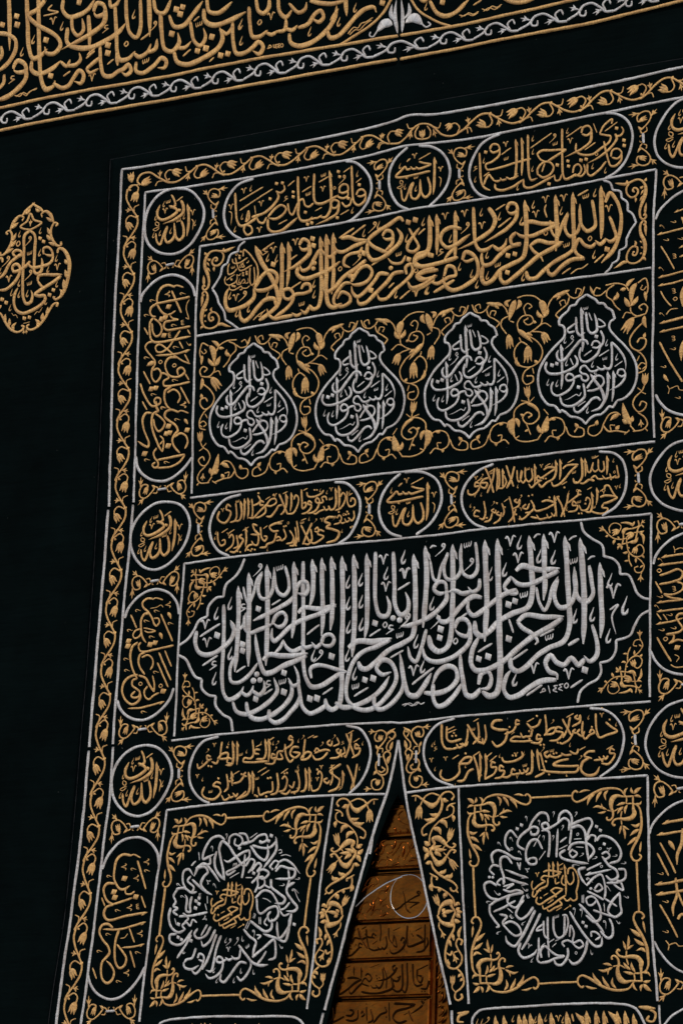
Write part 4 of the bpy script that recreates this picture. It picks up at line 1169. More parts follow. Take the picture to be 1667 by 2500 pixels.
'sqcorner': ('g', '0', 'sq', '''l 16.5 363,-397 348,-381 330,-371
l 11.8 366,-395 374,-383 374,-368
l 11.8 364,-405 346,-406 332,-413
n 7.65 365,-407,8 392,-406,8 416,-404,9 437,-400,15 456,-407,23 466,-425,20 468,-450,14 462,-471,10 466,-491,9 480,-501,9 492,-495,8 489,-485,10
n 7.65 369,-406,8 370,-444,9 370,-463,15 367,-478,21 381,-496,20 408,-501,15 440,-497,9 461,-503,9 469,-516,9 462,-525,9 456,-519,10
n 7.62 401,-437,7 398,-411,7 407,-395,8 423,-376,8 458,-366,11 498,-368,12 533,-378,12 565,-395,12 598,-411,10 622,-416,9 637,-404,9 637,-382,9 623,-370,9 612,-377,10
l 10.8 405,-398 402,-380 389,-369
l 11.7 476,-372 493,-391 490,-416
l 13.3 503,-373 523,-395 535,-419
l 15.8 535,-382 563,-405 575,-431
l 10.2 608,-377 581,-369 557,-370
n 7.66 398,-436,7 374,-437,7 352,-446,8 340,-467,9 338,-501,11 341,-536,12 353,-570,12 370,-600,12 387,-628,11 394,-652,9 383,-674,9 361,-675,9 350,-660,9 359,-650,10
l 10.8 361,-439 341,-440 332,-428
l 13.3 346,-520 363,-532 387,-524
l 14.8 349,-545 374,-557 395,-572
l 15.8 361,-577 386,-594 409,-610
l 10.2 355,-643 351,-621 346,-596
l 13.3 403,-432 422,-435 445,-440
l 12.3 395,-440 407,-459 409,-479
l 13.3 414,-448 431,-460 443,-476
v 6.12 435,-453 458,-464 488,-458
l 10.7 489,-455 508,-443 511,-425
l 12.2 502,-450 527,-439 551,-443
l 10.7 492,-461 511,-467 531,-467
v 6.13 422,-466 429,-492 427,-523
l 10.7 425,-527 409,-539 396,-546
l 12.2 423,-532 417,-559 417,-584
l 10.7 429,-525 436,-546 441,-562'''),
'strip': ('g', '0', 'strip', '''n 8.13 54,-345,5 79,-345,8 104,-361,10 128,-379,15 158,-395,28 181,-383,15 195,-358,10 218,-339,9 246,-338,9 264,-357,8 253,-374,11
v 8.16 109,-370 126,-349 156,-340 191,-351
q 5.47 75,-349 74,-366
v 6.37 109,-369 98,-396
T 38.2 96,-390 92,-453
n 8.15 200,-360,9 208,-388,12 198,-426,13 169,-459,13 132,-479,9 111,-499,8 116,-525,8 137,-520,11
l 19 209,-365 224,-376 238,-377
l 16.3 193,-433 168,-438 147,-430
l 19.1 175,-453 141,-460 119,-452
n 8.13 273,-388,5 250,-394,9 234,-407,8 233,-421,10
v 7.23 248,-396 265,-409 263,-435 240,-450 212,-457 184,-477 161,-502 148,-535 149,-571
l 17.1 259,-441 267,-456 265,-472
l 21.6 197,-468 222,-471 236,-498
l 21.6 165,-497 194,-503 205,-526
n 8.08 154,-587,9 173,-566,12 167,-545,18 191,-541,28 215,-556,23 239,-579,10 263,-588,9 278,-576,8 266,-568,10
n 8.07 150,-599,9 170,-626,12 194,-653,28 218,-646,19 236,-621,10 259,-597,9 279,-602,8 270,-612,10
v 7.22 149,-600 174,-569
v 7.2 149,-581 176,-635
l 20.8 145,-574 132,-560 121,-553
l 20.8 145,-603 125,-585 118,-574
l 20.8 147,-602 132,-624 126,-635
l 18.9 157,-641 142,-650 131,-650
l 18.9 154,-591 178,-584 208,-574
l 18.9 173,-596 202,-594 235,-594
l 18.9 173,-603 193,-610 209,-623
v 5.4 215,-590 244,-552
T 31.5 243,-557 261,-498
v 5.38 220,-606 252,-639
T 31.3 250,-637 287,-685
n 8.04 157,-641,9 171,-673,12 205,-704,13 244,-727,12 277,-746,9 293,-768,8 278,-782,8 263,-775,11 259,-764,10
l 18.8 199,-696 224,-693 235,-680
l 20.6 228,-714 258,-715 267,-698
l 9.8 283,-775 299,-790
n 8.08 154,-694,5 172,-706,9 192,-717,9 189,-726,10
v 8.01 166,-706 164,-732 174,-754 207,-764 246,-787 275,-818 283,-849
l 20.6 163,-739 164,-762 171,-774
l 18.8 208,-763 202,-782
l 20.5 247,-786 232,-799 229,-811
n 8 202,-882,8 210,-853,13 233,-833,22 261,-830,28 267,-847,11 285,-873,9
n 8 196,-882,8 216,-912,13 245,-926,22 269,-927,28 274,-902,11 287,-872,9
l 18.7 219,-879 248,-871 279,-867
l 17.8 219,-870 235,-856
l 17.8 224,-882 242,-893
l 18.7 289,-869 307,-854
l 18.6 291,-876 320,-874
l 18.6 290,-881 312,-900
l 16.9 284,-848 299,-836 308,-844
l 18.6 281,-905 296,-915 311,-917
v 5.37 206,-844 196,-827
T 29.6 203,-840 181,-791
v 6.23 207,-915 208,-937 224,-959
S 26.7 221,-953 236,-989
n 7.96 283,-922,8 279,-952,11 257,-994,12 244,-1043,11 248,-1089,10 265,-1115,11 293,-1120,10 320,-1100,9 325,-1071,8 305,-1037,8 294,-1012,8 303,-992,9 323,-1000,11 318,-1018,10
l 15.1 275,-967 283,-1000
l 15.1 256,-992 272,-1024
l 15.9 309,-991 305,-966 318,-936
n 7.97 248,-1050,7 268,-1061,9 278,-1043,11
l 18.6 266,-1107 255,-1090 258,-1078
v 6.19 287,-1074 285,-1053 306,-1044
S 30.9 287,-1057 300,-1097
n 7.9 302,-1119,8 327,-1146,9 335,-1184,9 319,-1208,9 296,-1224,8 295,-1249,9 311,-1258,10 328,-1246,11 323,-1230,10
l 15 323,-1142 306,-1158
l 15 333,-1163 316,-1175
v 6.17 296,-1224 279,-1203 279,-1185
T 26.5 281,-1191 280,-1148'''),
'kcorner': ('g', '0', 'big', '''S 29.2 981,786 945,806
v 6.37 977,786 999,763 1023,747 1053,741 1084,745
l 11.6 991,767 984,761 977,761
l 12.8 1026,744 1018,730 1016,721
l 9.29 1045,745 1037,755
v 5.81 1000,775 996,798 1010,815 1034,816 1053,800 1047,780
T 31.4 1047,780 1009,773
n 5.79 1050,816,4 1076,814,10 1100,807,12 1112,797,9
l 10.4 1109,797 1114,808 1119,818
q 6.94 1060,718 1065,745 1067,773 1082,783 1112,786 1138,794 1136,815
l 18.5 1064,760 1067,779 1089,791
q 6.93 1056,718 1089,723 1121,731 1130,758 1135,783 1150,796 1161,787
l 18.5 1094,723 1124,725 1137,744
S 20.2 1146,801 1168,819
T 34.2 1116,761 1078,749
v 5.77 1114,766 1142,766
l 11 1139,766 1153,764 1165,770
l 13.2 1142,763 1160,744 1162,708
l 11 1054,713 1042,708 1037,697
l 11 1056,715 1057,694
l 11 1054,716 1034,721
v 6.35 1080,744 1083,715 1089,686 1107,665 1125,655 1149,655 1164,673 1157,699 1142,708 1127,700
T 28.8 1128,700 1116,669
l 11.6 1087,682 1072,677 1061,680
l 9.24 1086,701 1096,697
l 10.9 1151,658 1161,651 1164,644
v 6.34 1092,675 1093,641 1106,612
l 9.24 1093,642 1078,640 1069,641
q 5.75 1107,662 1131,649 1155,627 1165,606 1152,582 1126,585 1120,605 1135,609
l 10.4 1125,650 1125,626
l 9.19 1161,612 1145,602
v 5.17 1155,584 1150,571
S 28.7 1150,572 1149,536'''),
'gcorner': ('g', '0', 'gold', '''n 10.9 -1005,2422,2 -1031,2414,14 -1062,2407,17 -1085,2411,12 -1115,2419,11 -1144,2415,11 -1165,2393,14 -1173,2367,17 -1170,2340,19 -1158,2311,19 -1147,2283,14 -1143,2255,12 -1149,2231,11 -1166,2220,11 -1178,2233,11 -1172,2246,12 -1164,2238,10
n 10.9 -1085,2411,9 -1068,2388,10 -1072,2359,10 -1096,2338,11 -1120,2342,11 -1131,2361,10 -1122,2378,10 -1108,2381,10 -1102,2368,10 -1112,2363,12
l 14.7 -1163,2411 -1171,2410 -1176,2421
l 12.3 -1115,2336 -1120,2326 -1117,2311
l 12.3 -1064,2408 -1070,2418 -1069,2426
l 9.95 -1163,2366 -1151,2351 -1146,2343
l 9.94 -1159,2338 -1147,2323 -1140,2314
l 12.3 -1159,2384 -1147,2375 -1142,2384
l 14.7 -1171,2246 -1173,2268 -1177,2300
n 10.8 -1165,2217,9 -1150,2200,11 -1146,2175,14 -1152,2149,19 -1165,2124,21 -1173,2094,21 -1172,2062,16 -1160,2034,12 -1132,2019,10 -1103,2019,10 -1079,2034,10 -1074,2060,10 -1087,2086,10 -1107,2099,10 -1129,2092,10 -1132,2070,10 -1122,2055,10 -1107,2060,10 -1111,2073,10 -1118,2071,10
n 10.9 -1165,2215,9 -1176,2206,10 -1171,2192,10 -1164,2198,9
l 14.6 -1177,2196 -1175,2170 -1179,2138
l 12.2 -1116,2099 -1123,2114 -1117,2126
l 14.6 -1157,2032 -1172,2029 -1178,2020
n 10.7 -1079,2030,12 -1059,2032,16 -1034,2021,14 -1006,2013,2
l 9.89 -1156,2109 -1144,2120
l 9.88 -1160,2081 -1151,2092
l 9.87 -1157,2060 -1146,2056'''),
'vinetop': ('g', '0', 'vine', '''v 10.3 -1412,2820 -1363,2815 -1322,2831 -1281,2857 -1240,2881 -1198,2879 -1155,2853 -1117,2822 -1087,2806
v 7.57 -1411,2826 -1428,2862 -1410,2883 -1382,2879
T 44.2 -1388,2877 -1335,2856
v 7.51 -1246,2872 -1260,2837 -1244,2817 -1218,2817
T 40.4 -1226,2821 -1183,2848
q 6.39 -1275,2861 -1303,2862 -1312,2885
S 27.8 -1290,2850 -1297,2809
S 27.7 -1139,2841 -1132,2879
q 6.33 -1116,2822 -1144,2825 -1155,2805
l 15.1 -1243,2867 -1253,2883 -1255,2879
l 11.7 -1407,2828 -1401,2842'''),
'knot': ('g', '0', 'knot', '''v 7.45 -1137,2631 -1123,2649 -1126,2666
l 11.5 -1125,2651 -1118,2665 -1111,2676
v 7.46 -1127,2656 -1157,2682 -1174,2712 -1165,2737 -1137,2743 -1107,2724 -1111,2698 -1136,2699
S 26.5 -1170,2710 -1204,2747
S 26.3 -1125,2737 -1062,2739
T 26.4 -1117,2700 -1155,2713
q 6.31 -1138,2638 -1154,2647 -1153,2661
q 4.58 -1136,2625 -1123,2628 -1121,2623'''),
'knotbar': ('s', '0', 'knot', '''v 11.4 -1140,2636 -1137,2589'''),
'beltvine': ('s', '0', 'beltL', '''v 12.6 -1999,3314 -1943,3337 -1915,3368 -1870,3373 -1819,3340 -1789,3315 -1744,3308
q 9.9 -1790,3320 -1808,3356 -1781,3373 -1767,3352
q 9.96 -1935,3352 -1928,3325 -1903,3319 -1898,3337
S 32.7 -1937,3354 -1992,3376
S 32.5 -1801,3330 -1863,3321'''),
'sqL': ('s', 'polar:-855,-787', 'sqL', '''k 12.9 -909,-491 -938,-471 -978,-479 -1006,-513 -1020,-551 -1018,-573 -993,-566 -962,-553
k 13.6 -948,-540 -957,-585 -944,-629 -912,-665 -896,-677
k 13.6 -899,-675 -910,-622 -928,-565 -935,-525 -921,-498 -890,-515 -858,-555 -826,-592 -807,-616
k 12 -807,-669 -800,-610 -799,-561
k 12.9 -776,-544 -804,-550 -847,-573 -886,-593 -907,-582
k 11.2 -777,-542 -776,-573 -811,-601 -854,-625 -890,-641 -882,-652 -842,-632
k 11.2 -886,-511 -882,-479 -853,-467 -821,-483 -815,-506 -835,-522 -856,-512 -852,-485
k 11.2 -833,-464 -798,-471 -785,-507 -815,-512 -811,-495
k 12 -811,-510 -766,-503 -728,-479 -693,-476 -686,-500 -722,-515
k 13.5 -771,-524 -728,-575 -692,-594 -678,-569 -681,-520
k 12.7 -761,-521 -705,-537 -665,-535 -636,-507 -642,-487
k 13.5 -637,-498 -635,-550 -663,-591 -697,-629
k 11.2 -791,-615 -767,-585 -746,-595 -760,-630 -775,-647
k 11.9 -759,-638 -726,-605 -710,-618 -729,-644 -700,-636 -668,-656 -693,-680 -729,-664
k 11.1 -753,-695 -723,-666 -718,-643
k 10.3 -667,-626 -638,-600 -621,-610 -637,-637
t 10.6 -621,-609 -589,-598 -548,-619 -504,-665
k 12.6 -631,-649 -607,-628 -567,-638 -531,-649 -536,-679 -570,-686 -631,-683
k 13.3 -567,-643 -559,-691 -568,-742 -536,-786 -509,-817 -524,-834 -565,-831
l 16.5 -528,-703 -549,-712 -569,-730
k 11.1 -735,-739 -721,-709 -723,-679 -698,-670 -686,-702 -710,-722 -727,-717
k 10.3 -691,-706 -656,-721 -657,-684
k 13.4 -653,-685 -647,-721 -611,-748 -574,-776 -584,-796 -625,-795
k 12.6 -730,-765 -690,-735 -655,-741 -624,-773 -595,-827
k 11.8 -723,-769 -715,-825 -700,-839 -652,-815 -618,-810 -605,-842 -620,-867 -649,-875 -661,-849 -645,-830
k 10.2 -597,-826 -573,-818 -548,-792
k 10.2 -597,-830 -577,-852 -546,-843
k 13.3 -537,-844 -549,-904 -596,-954 -608,-915 -611,-878
k 13.4 -546,-862 -552,-934 -566,-968 -611,-953 -682,-931
k 13.4 -753,-869 -712,-898 -671,-921 -641,-909 -639,-864
k 9.45 -662,-895 -678,-881 -659,-851
k 13.4 -786,-906 -749,-943 -717,-966 -726,-1003 -730,-1034
k 9.45 -708,-953 -694,-940 -716,-934
k 12.5 -730,-1034 -668,-989 -624,-959 -612,-1003 -616,-1041 -646,-1049
k 14.1 -807,-977 -769,-1019 -728,-1059 -688,-1073 -647,-1070
k 11 -703,-1064 -680,-1039 -660,-1008
k 11.8 -750,-1037 -737,-1067 -755,-1108 -788,-1138 -810,-1118
k 12.7 -760,-1062 -792,-1055 -821,-1081 -853,-1122 -877,-1143 -897,-1129 -893,-1102
k 12.7 -795,-991 -803,-1035 -828,-1038 -843,-1023
k 12.7 -835,-1037 -857,-1042 -875,-1029
k 12.7 -868,-1038 -901,-1052 -922,-1043 -913,-1025 -891,-1035 -889,-1078 -918,-1112 -957,-1120 -979,-1099
k 12.7 -902,-927 -925,-988 -936,-1047 -949,-1090 -975,-1083
k 11.9 -927,-921 -950,-987 -972,-1041 -996,-1080
k 11.2 -1023,-1027 -1014,-1008 -992,-1018 -992,-1041 -1018,-1035
k 11.2 -989,-1031 -1000,-1070 -1031,-1098 -1050,-1084
k 12.7 -1098,-1044 -1091,-1067 -1055,-1078 -1015,-1060
k 12.8 -934,-900 -966,-956 -996,-973 -1008,-948
k 12 -959,-886 -988,-929 -1028,-937 -1045,-919 -1029,-892
k 10.4 -980,-876 -1009,-925
k 12 -1034,-982 -1053,-1026 -1082,-1034 -1093,-1046
k 12 -1063,-920 -1091,-968 -1124,-1010 -1134,-1024
k 12.8 -1139,-913 -1175,-917 -1175,-944 -1142,-963 -1112,-960 -1083,-934 -1058,-899
k 13.7 -1178,-790 -1186,-835 -1167,-883 -1130,-907 -1093,-894
k 10.4 -1095,-895 -1112,-876 -1092,-863 -1071,-879 -1058,-852 -1035,-866
k 10.9 -1111,-819 -1082,-844 -1103,-865
k 12 -1130,-832 -1064,-832 -982,-820
k 12.9 -1068,-743 -1077,-783 -1074,-815 -1095,-809 -1094,-752 -1106,-733
k 11.3 -1146,-705 -1166,-736 -1154,-763 -1164,-784 -1142,-794 -1162,-810 -1139,-828
k 12.1 -1153,-705 -1112,-702 -1070,-727 -1043,-723
k 11.3 -1070,-727 -1060,-702 -1094,-670 -1078,-647
k 12.9 -1100,-709 -1120,-673 -1116,-624 -1091,-616 -1067,-645
k 13.6 -1069,-665 -1026,-703 -984,-731 -961,-741
k 12.9 -988,-731 -1022,-690 -1008,-656 -988,-636 -1006,-611 -1041,-615 -1060,-650
k 13.6 -1052,-615 -1012,-594 -970,-628 -924,-683
k 11.3 -1017,-599 -981,-597 -982,-560
k 8.9 -1077,-600 -1065,-587 -1055,-579
k 4.75 -623,-554 -610,-550 -605,-563 -620,-567
k 4.74 -609,-578 -585,-575 -557,-584
d 18 -829,-532 -719,-508 -663,-483 -677,-506 -746,-651 -1045,-767 -1029,-780 -1046,-799 -1030,-754 -1132,-869 -1131,-929 -1113,-941 -1062,-947 -521,-894
D 11.1 -661,-629 -650,-638
b 5.6 -776,-487 -737,-465
b 5.59 -871,-667 -823,-643
b 5.57 -788,-669 -754,-670
b 5.12 -700,-854 -697,-888
b 5.13 -708,-854 -705,-886
b 5.14 -770,-906 -753,-873
b 5.14 -779,-903 -763,-870
b 5.21 -987,-745 -984,-780
b 5.21 -997,-780 -987,-811
b 4.84 -1155,-840 -1143,-871
b 4.85 -1044,-538 -1037,-576
c 26.1 -900,-474 -973,-527 -1141,-686 -1117,-742 -948,-700 -595,-714 -518,-688 -587,-991 -724,-1100 -790,-1094 -825,-1135 -914,-1132 -932,-1085 -877,-950 -790,-949
w 19.3 -848,-607 -734,-847 -761,-984 -1102,-997 -1025,-742
7 22.4 -860,-993 -987,-678 -997,-849
m 31.4 -862,-961 -820,-959 -732,-930 -523,-743
b 4.7 -528,-736 -512,-769 -495,-794
b 4.73 -693,-769 -671,-775 -647,-789'''),
'sqR': ('s', 'polar:761,-777', 'sqR', '''k 12.4 637,-521 653,-490 687,-458 718,-465 729,-499
k 12.4 616,-616 584,-592 589,-564 618,-538 658,-517 680,-528 674,-550 649,-549 644,-533
k 12.4 731,-654 736,-600 730,-544 704,-529 698,-510 719,-505 730,-526 698,-538
k 12.7 769,-656 771,-601 772,-531
k 11.5 729,-531 768,-510 803,-488 824,-504 824,-541
k 12.3 773,-501 782,-468 807,-456 833,-477 836,-527 830,-601
k 12.2 837,-518 877,-501 922,-495 933,-515 918,-550 908,-587
k 13 837,-532 873,-524 899,-549 909,-609 921,-683
k 13 811,-625 786,-642 791,-657 856,-679 922,-691
k 12.2 825,-627 840,-604 879,-597 924,-609 945,-638 919,-674
k 9.8 845,-623 830,-641 846,-660 866,-643 844,-627
k 9.76 912,-586 928,-568 949,-574 949,-598
k 12.1 957,-593 972,-575 1012,-582 1051,-612 1072,-654 1062,-685 1021,-696
k 10.5 983,-653 1003,-645 1019,-664 998,-677 983,-663
k 12.1 990,-672 1018,-705 1053,-729 1059,-756 1029,-768 1003,-748
k 9.71 914,-718 981,-692
a 10.5 904,-740 980,-730 1030,-722
k 11.3 1062,-723 1092,-726 1093,-763 1058,-779 1008,-780
k 11.3 1023,-766 1054,-797 1084,-812 1073,-780 1052,-768
k 13 908,-707 876,-716 887,-753 913,-786
k 11.3 912,-785 946,-755 980,-742 996,-776 1001,-817 995,-849
k 9.7 951,-801 971,-783 987,-802 966,-815 945,-805
k 10.5 916,-811 952,-828 993,-852
k 10.5 918,-867 912,-844 937,-834 958,-850 938,-872 917,-867
k 12.1 957,-846 978,-887 978,-932 954,-945 912,-914
k 12.8 877,-863 914,-898 958,-945 1000,-992
k 12 1071,-822 1030,-863 1015,-902 1046,-926 1076,-909 1071,-869 1069,-827
k 10.4 947,-894 1007,-915 1047,-926
k 8.82 1001,-847 1056,-882
k 12 1022,-932 1038,-966 1037,-1006 1018,-1015 981,-984
k 12.8 834,-893 865,-941 895,-983 925,-1019 960,-1048 985,-1044 990,-1006
k 10.4 940,-1007 939,-988 959,-988 980,-1008 959,-1021
k 12.9 922,-1022 912,-1068 883,-1112 854,-1120 833,-1099
k 10.5 813,-1046 802,-1028 827,-1018 857,-1030 886,-1021 902,-1041 882,-1054 852,-1030 857,-989 841,-956 836,-1003
k 12.1 828,-1051 829,-1087 800,-1123 775,-1118 764,-1097
k 11.4 689,-999 690,-1060 686,-1096 702,-1111
k 12.2 705,-1088 699,-1056 719,-1038 749,-1062 779,-1081 811,-1086 770,-1094 735,-1106 700,-1110
k 11.4 759,-912 762,-973 783,-1006 807,-997 812,-957 811,-910
k 11.3 731,-911 733,-999 740,-1086
k 10.6 712,-928 718,-993 740,-1009
k 8.95 708,-943 683,-960 678,-969 710,-965
k 9.71 802,-908 819,-910 829,-944 816,-994
k 13.1 672,-881 638,-945 604,-1003 575,-1034 539,-1014 532,-988
k 12.2 697,-896 663,-960 634,-1013 609,-1049
k 13 604,-1019 594,-1056 621,-1085 670,-1068 682,-1049
k 11.5 522,-936 552,-926 593,-948 604,-980 579,-989 533,-954 516,-930 536,-903 501,-892
k 12.4 453,-845 455,-883 476,-916 498,-944 486,-948
k 11.5 454,-851 484,-833 519,-821 556,-808
b 11.1 473,-879 520,-863 577,-836
k 11.5 534,-816 545,-850 581,-866 617,-814
k 12.3 662,-867 632,-904 602,-917 580,-897 591,-866 617,-834
k 12.4 485,-765 452,-748 427,-758 432,-791 459,-819 501,-829
k 11.5 518,-785 549,-796 584,-792 610,-803 549,-814 539,-837
k 9.1 533,-781 565,-763 517,-771
a 11.6 635,-741 577,-720 524,-697
a 11.6 636,-770 573,-751 520,-729
k 10.3 503,-766 486,-755 507,-737 525,-754
k 12.4 518,-762 517,-726 501,-679 505,-646 530,-642 558,-674
k 10.8 472,-719 449,-695 465,-676 498,-683
k 12.4 465,-668 458,-631 484,-612 525,-624 571,-651 603,-657
k 12.4 546,-617 524,-588 528,-546 548,-528 581,-560
k 12.3 626,-667 625,-617 650,-577 675,-576 703,-618
k 11.5 651,-655 672,-659 672,-679 647,-682 631,-667 651,-654
d 16.1 600,-506 580,-521 954,-531 972,-549 992,-610 899,-945 914,-962
D 12.9 448,-727 465,-728 932,-800
b 4.93 686,-664 717,-626
b 4.95 660,-604 690,-553
b 4.9 849,-580 885,-580
b 4.91 780,-622 821,-605
b 4.89 860,-614 896,-619
b 4.85 898,-824 899,-861
b 4.85 891,-825 892,-859
b 7.43 597,-669 592,-701
b 7.43 581,-668 595,-703
b 9.01 785,-591 815,-571
b 4.93 538,-867 565,-889
b 4.86 734,-1025 764,-1008
b 4.42 995,-865 998,-901
b 4.87 699,-1041 720,-1024
b 4.86 754,-1043 774,-1026
b 4.86 768,-1017 794,-1009
c 24 622,-478 750,-467 683,-500 855,-473 794,-529 707,-570 752,-572 554,-566 496,-584 595,-628 887,-652 949,-669 1042,-665 1084,-698 449,-834 498,-970 617,-934 661,-1094 939,-1073 1061,-948 1098,-843
w 18.1 559,-905 774,-911 635,-819
7 21.2 627,-703 1017,-632 645,-1035
m 28.3 488,-797 619,-787 855,-895 889,-901 1002,-955 1012,-803 859,-696 926,-763
o 12.9 555,-607 866,-560 973,-629 982,-707 868,-1074'''),
'sqcen': ('g', '0', 'sqcen', '''k 9.43 822,-731 827,-708 846,-706 868,-734 873,-770 863,-811
a 8.09 732,-676 733,-713 731,-746
a 8.08 752,-673 754,-710 754,-747
a 8.07 774,-673 777,-711 778,-748
a 8.04 806,-687 812,-740 815,-823
k 8.06 847,-722 850,-760 833,-777 818,-758 816,-735
k 7.58 801,-734 793,-766 808,-778 819,-762
k 7.59 763,-747 766,-770 784,-764
k 9.02 707,-717 727,-712 794,-722
k 8.09 788,-727 748,-739 708,-735 697,-748 717,-758
k 8.6 717,-758 684,-775 659,-792 651,-773 656,-753
k 8.59 728,-745 724,-777 689,-793 665,-824 657,-819 659,-795
k 8.52 743,-800 764,-789 801,-795
k 7.58 744,-800 770,-821
k 9.05 799,-797 764,-819 725,-840 691,-857 675,-847 680,-823
k 8.55 814,-822 785,-838 745,-864 711,-876 705,-860
k 8.5 863,-804 865,-842 849,-848 834,-834
k 8.54 838,-839 819,-847 804,-833 785,-843 796,-861 765,-874 736,-888 726,-875
d 10.4 679,-801 692,-797 697,-829 767,-825 837,-869
b 4.28 781,-693 802,-683
b 4.28 709,-821 730,-809
b 4.27 729,-854 751,-842
b 4.25 770,-887 796,-873
b 4.24 809,-885 833,-870
w 13.3 793,-706 709,-786 749,-838
7 20.1 678,-728'''),
'rcol1': ('g', '90', 'rcol1', '''a 8.44 1292,2240 1317,2245 1353,2254 1409,2263
a 9.11 1211,2144 1258,2149 1339,2158 1417,2167
a 9.06 1220,1938 1284,1946 1341,1953 1411,1962
a 9.05 1219,1901 1285,1904 1341,1911 1411,1918
a 9 1227,1721 1286,1726 1342,1733 1412,1742
a 8.4 1317,2066 1354,2076 1389,2085
a 8.39 1319,2024 1354,2027 1389,2032
b 7.71 1230,2088 1262,2034 1297,1969
b 7.68 1232,1875 1253,1834 1283,1796
l 16.2 1328,2214 1339,2197 1339,2178
l 17.4 1341,1883 1334,1829 1337,1784
k 5.57 1259,1760 1279,1780 1315,1780
c 28.1 1289,2196 1254,2114 1325,2110
w 21.7 1296,2031 1295,1866
m 23.1 1236,2181 1234,1979 1238,1763
o 20.9 1303,1827
a 9.49 1228,1721 1278,1728 1346,1736 1426,1744
a 9.48 1228,1679 1278,1684 1346,1689 1426,1697
b 10.2 1230,1633 1280,1533 1339,1433
l 20.5 1343,1627 1335,1577 1334,1530
w 22.2 1295,1641
c 28.3 1293,1592 1248,1514 1317,1363
l 15.8 1250,1479 1260,1458 1274,1442
v 4.73 1267,1424 1277,1405 1273,1386
v 4.72 1279,1407 1317,1416 1325,1399 1349,1392'''),
'rcol2': ('g', '90', 'rcol2', '''a 10.5 1245,636 1281,641 1358,645 1427,649
a 9.75 1231,602 1273,605 1358,608 1427,612
k 10.6 1241,557 1285,567 1327,578 1347,561 1339,536 1305,525 1239,517
k 8.99 1320,523 1347,510 1347,488 1324,473 1286,468 1263,472 1286,457 1344,444
a 8.95 1227,435 1275,439 1344,440 1428,447
a 8.94 1228,396 1275,399 1352,401 1428,404
a 8.96 1224,340 1256,344 1314,350 1352,359
k 10.5 1360,377 1333,377 1321,362 1333,339 1349,312 1337,299 1307,294 1272,292
k 9.71 1272,292 1307,287 1303,265 1284,250
k 9.67 1292,252 1326,263 1368,249
b 7.53 1220,532 1251,477
b 6.76 1229,389 1249,359
b 6.75 1258,384 1279,354
b 9.68 1228,283 1261,225 1295,171
d 24.6 1323,229
w 21 1307,493
c 28.4 1242,463 1287,378 1249,314 1305,318
o 21 1237,579 1269,272
m 22.6 1242,627 1229,418
k 5.21 1311,199 1331,185 1319,166
k 6.68 1294,156 1316,143 1361,141
v 4.53 1304,684 1311,664 1310,653
v 4.52 1313,666 1338,673 1354,668'''),
'rcol3': ('g', '90', 'rcol3', '''a 12.3 1259,-537 1298,-530 1381,-523 1458,-515
a 11.1 1235,-584 1286,-580 1363,-573 1458,-566
a 12.2 1232,-798 1288,-795 1364,-784 1459,-774
a 12.2 1236,-842 1288,-837 1365,-828 1459,-818
k 14.8 1356,-563 1350,-629 1332,-675 1331,-717
k 14.7 1326,-773 1333,-842 1314,-900 1316,-934
k 13.4 1330,-818 1359,-884 1378,-914
k 12.2 1337,-948 1349,-931 1378,-926
b 9.23 1251,-617 1293,-691 1326,-754
b 8.62 1239,-662 1268,-714 1294,-762
b 9.15 1254,-884 1296,-952 1336,-1024
l 18.5 1290,-610 1306,-632 1319,-654
c 28.2 1256,-752 1279,-872 1280,-999
v 5.49 1282,-1035 1297,-1055 1294,-1076
v 5.47 1297,-1055 1328,-1048 1341,-1060 1366,-1061'''),
'botr': ('g', '0', 'botr', '''a 17.7 489,-1328 492,-1393 493,-1495
a 17.6 530,-1328 534,-1394 533,-1496
a 17.6 602,-1326 606,-1395 605,-1498
a 17.5 628,-1325 630,-1396 631,-1498
a 17.5 657,-1324 660,-1397 661,-1499
a 17.5 700,-1324 703,-1398 702,-1500
a 18.8 756,-1324 759,-1399 759,-1501
a 18.7 830,-1322 834,-1401 833,-1503
a 18.6 872,-1327 904,-1365 933,-1429
a 18.6 924,-1321 928,-1403 927,-1505
a 18.6 967,-1321 970,-1404 969,-1506
a 18.5 1004,-1323 1008,-1405 1007,-1506
a 18.5 1026,-1327 1057,-1362 1086,-1433
a 18.5 1065,-1327 1069,-1407 1067,-1508
a 18.4 1102,-1327 1106,-1408 1105,-1508
a 18.4 1140,-1338 1144,-1409 1142,-1509
c 30.1 574,-1343 681,-1352 731,-1347 812,-1356 911,-1352 404,-1355 426,-1355
7 26.9 791,-1349
m 30.1 449,-1350
b 9.37 854,-1332 863,-1364'''),
'botl': ('g', '0', 'botl', '''a 15.7 -1034,-1323 -1030,-1381 -1031,-1447
a 15.7 -984,-1323 -980,-1382 -980,-1448
a 15.6 -964,-1323 -960,-1383 -961,-1448
a 15.6 -937,-1326 -934,-1383 -930,-1449
a 15.5 -803,-1328 -799,-1387 -797,-1452
a 15.4 -681,-1331 -677,-1390 -678,-1454'''),
'botc1': ('g', '0', 'botr', '''n 9.63 307,-1313,8 345,-1314,21 363,-1308,7
n 9.63 345,-1318,11 316,-1327,14 311,-1349,10 339,-1353,8
n 9.2 1164,-1312,8 1202,-1316,21 1239,-1320,8
n 9.2 1209,-1319,12 1240,-1342,12 1230,-1373,9 1202,-1366,11 1212,-1348,9'''),
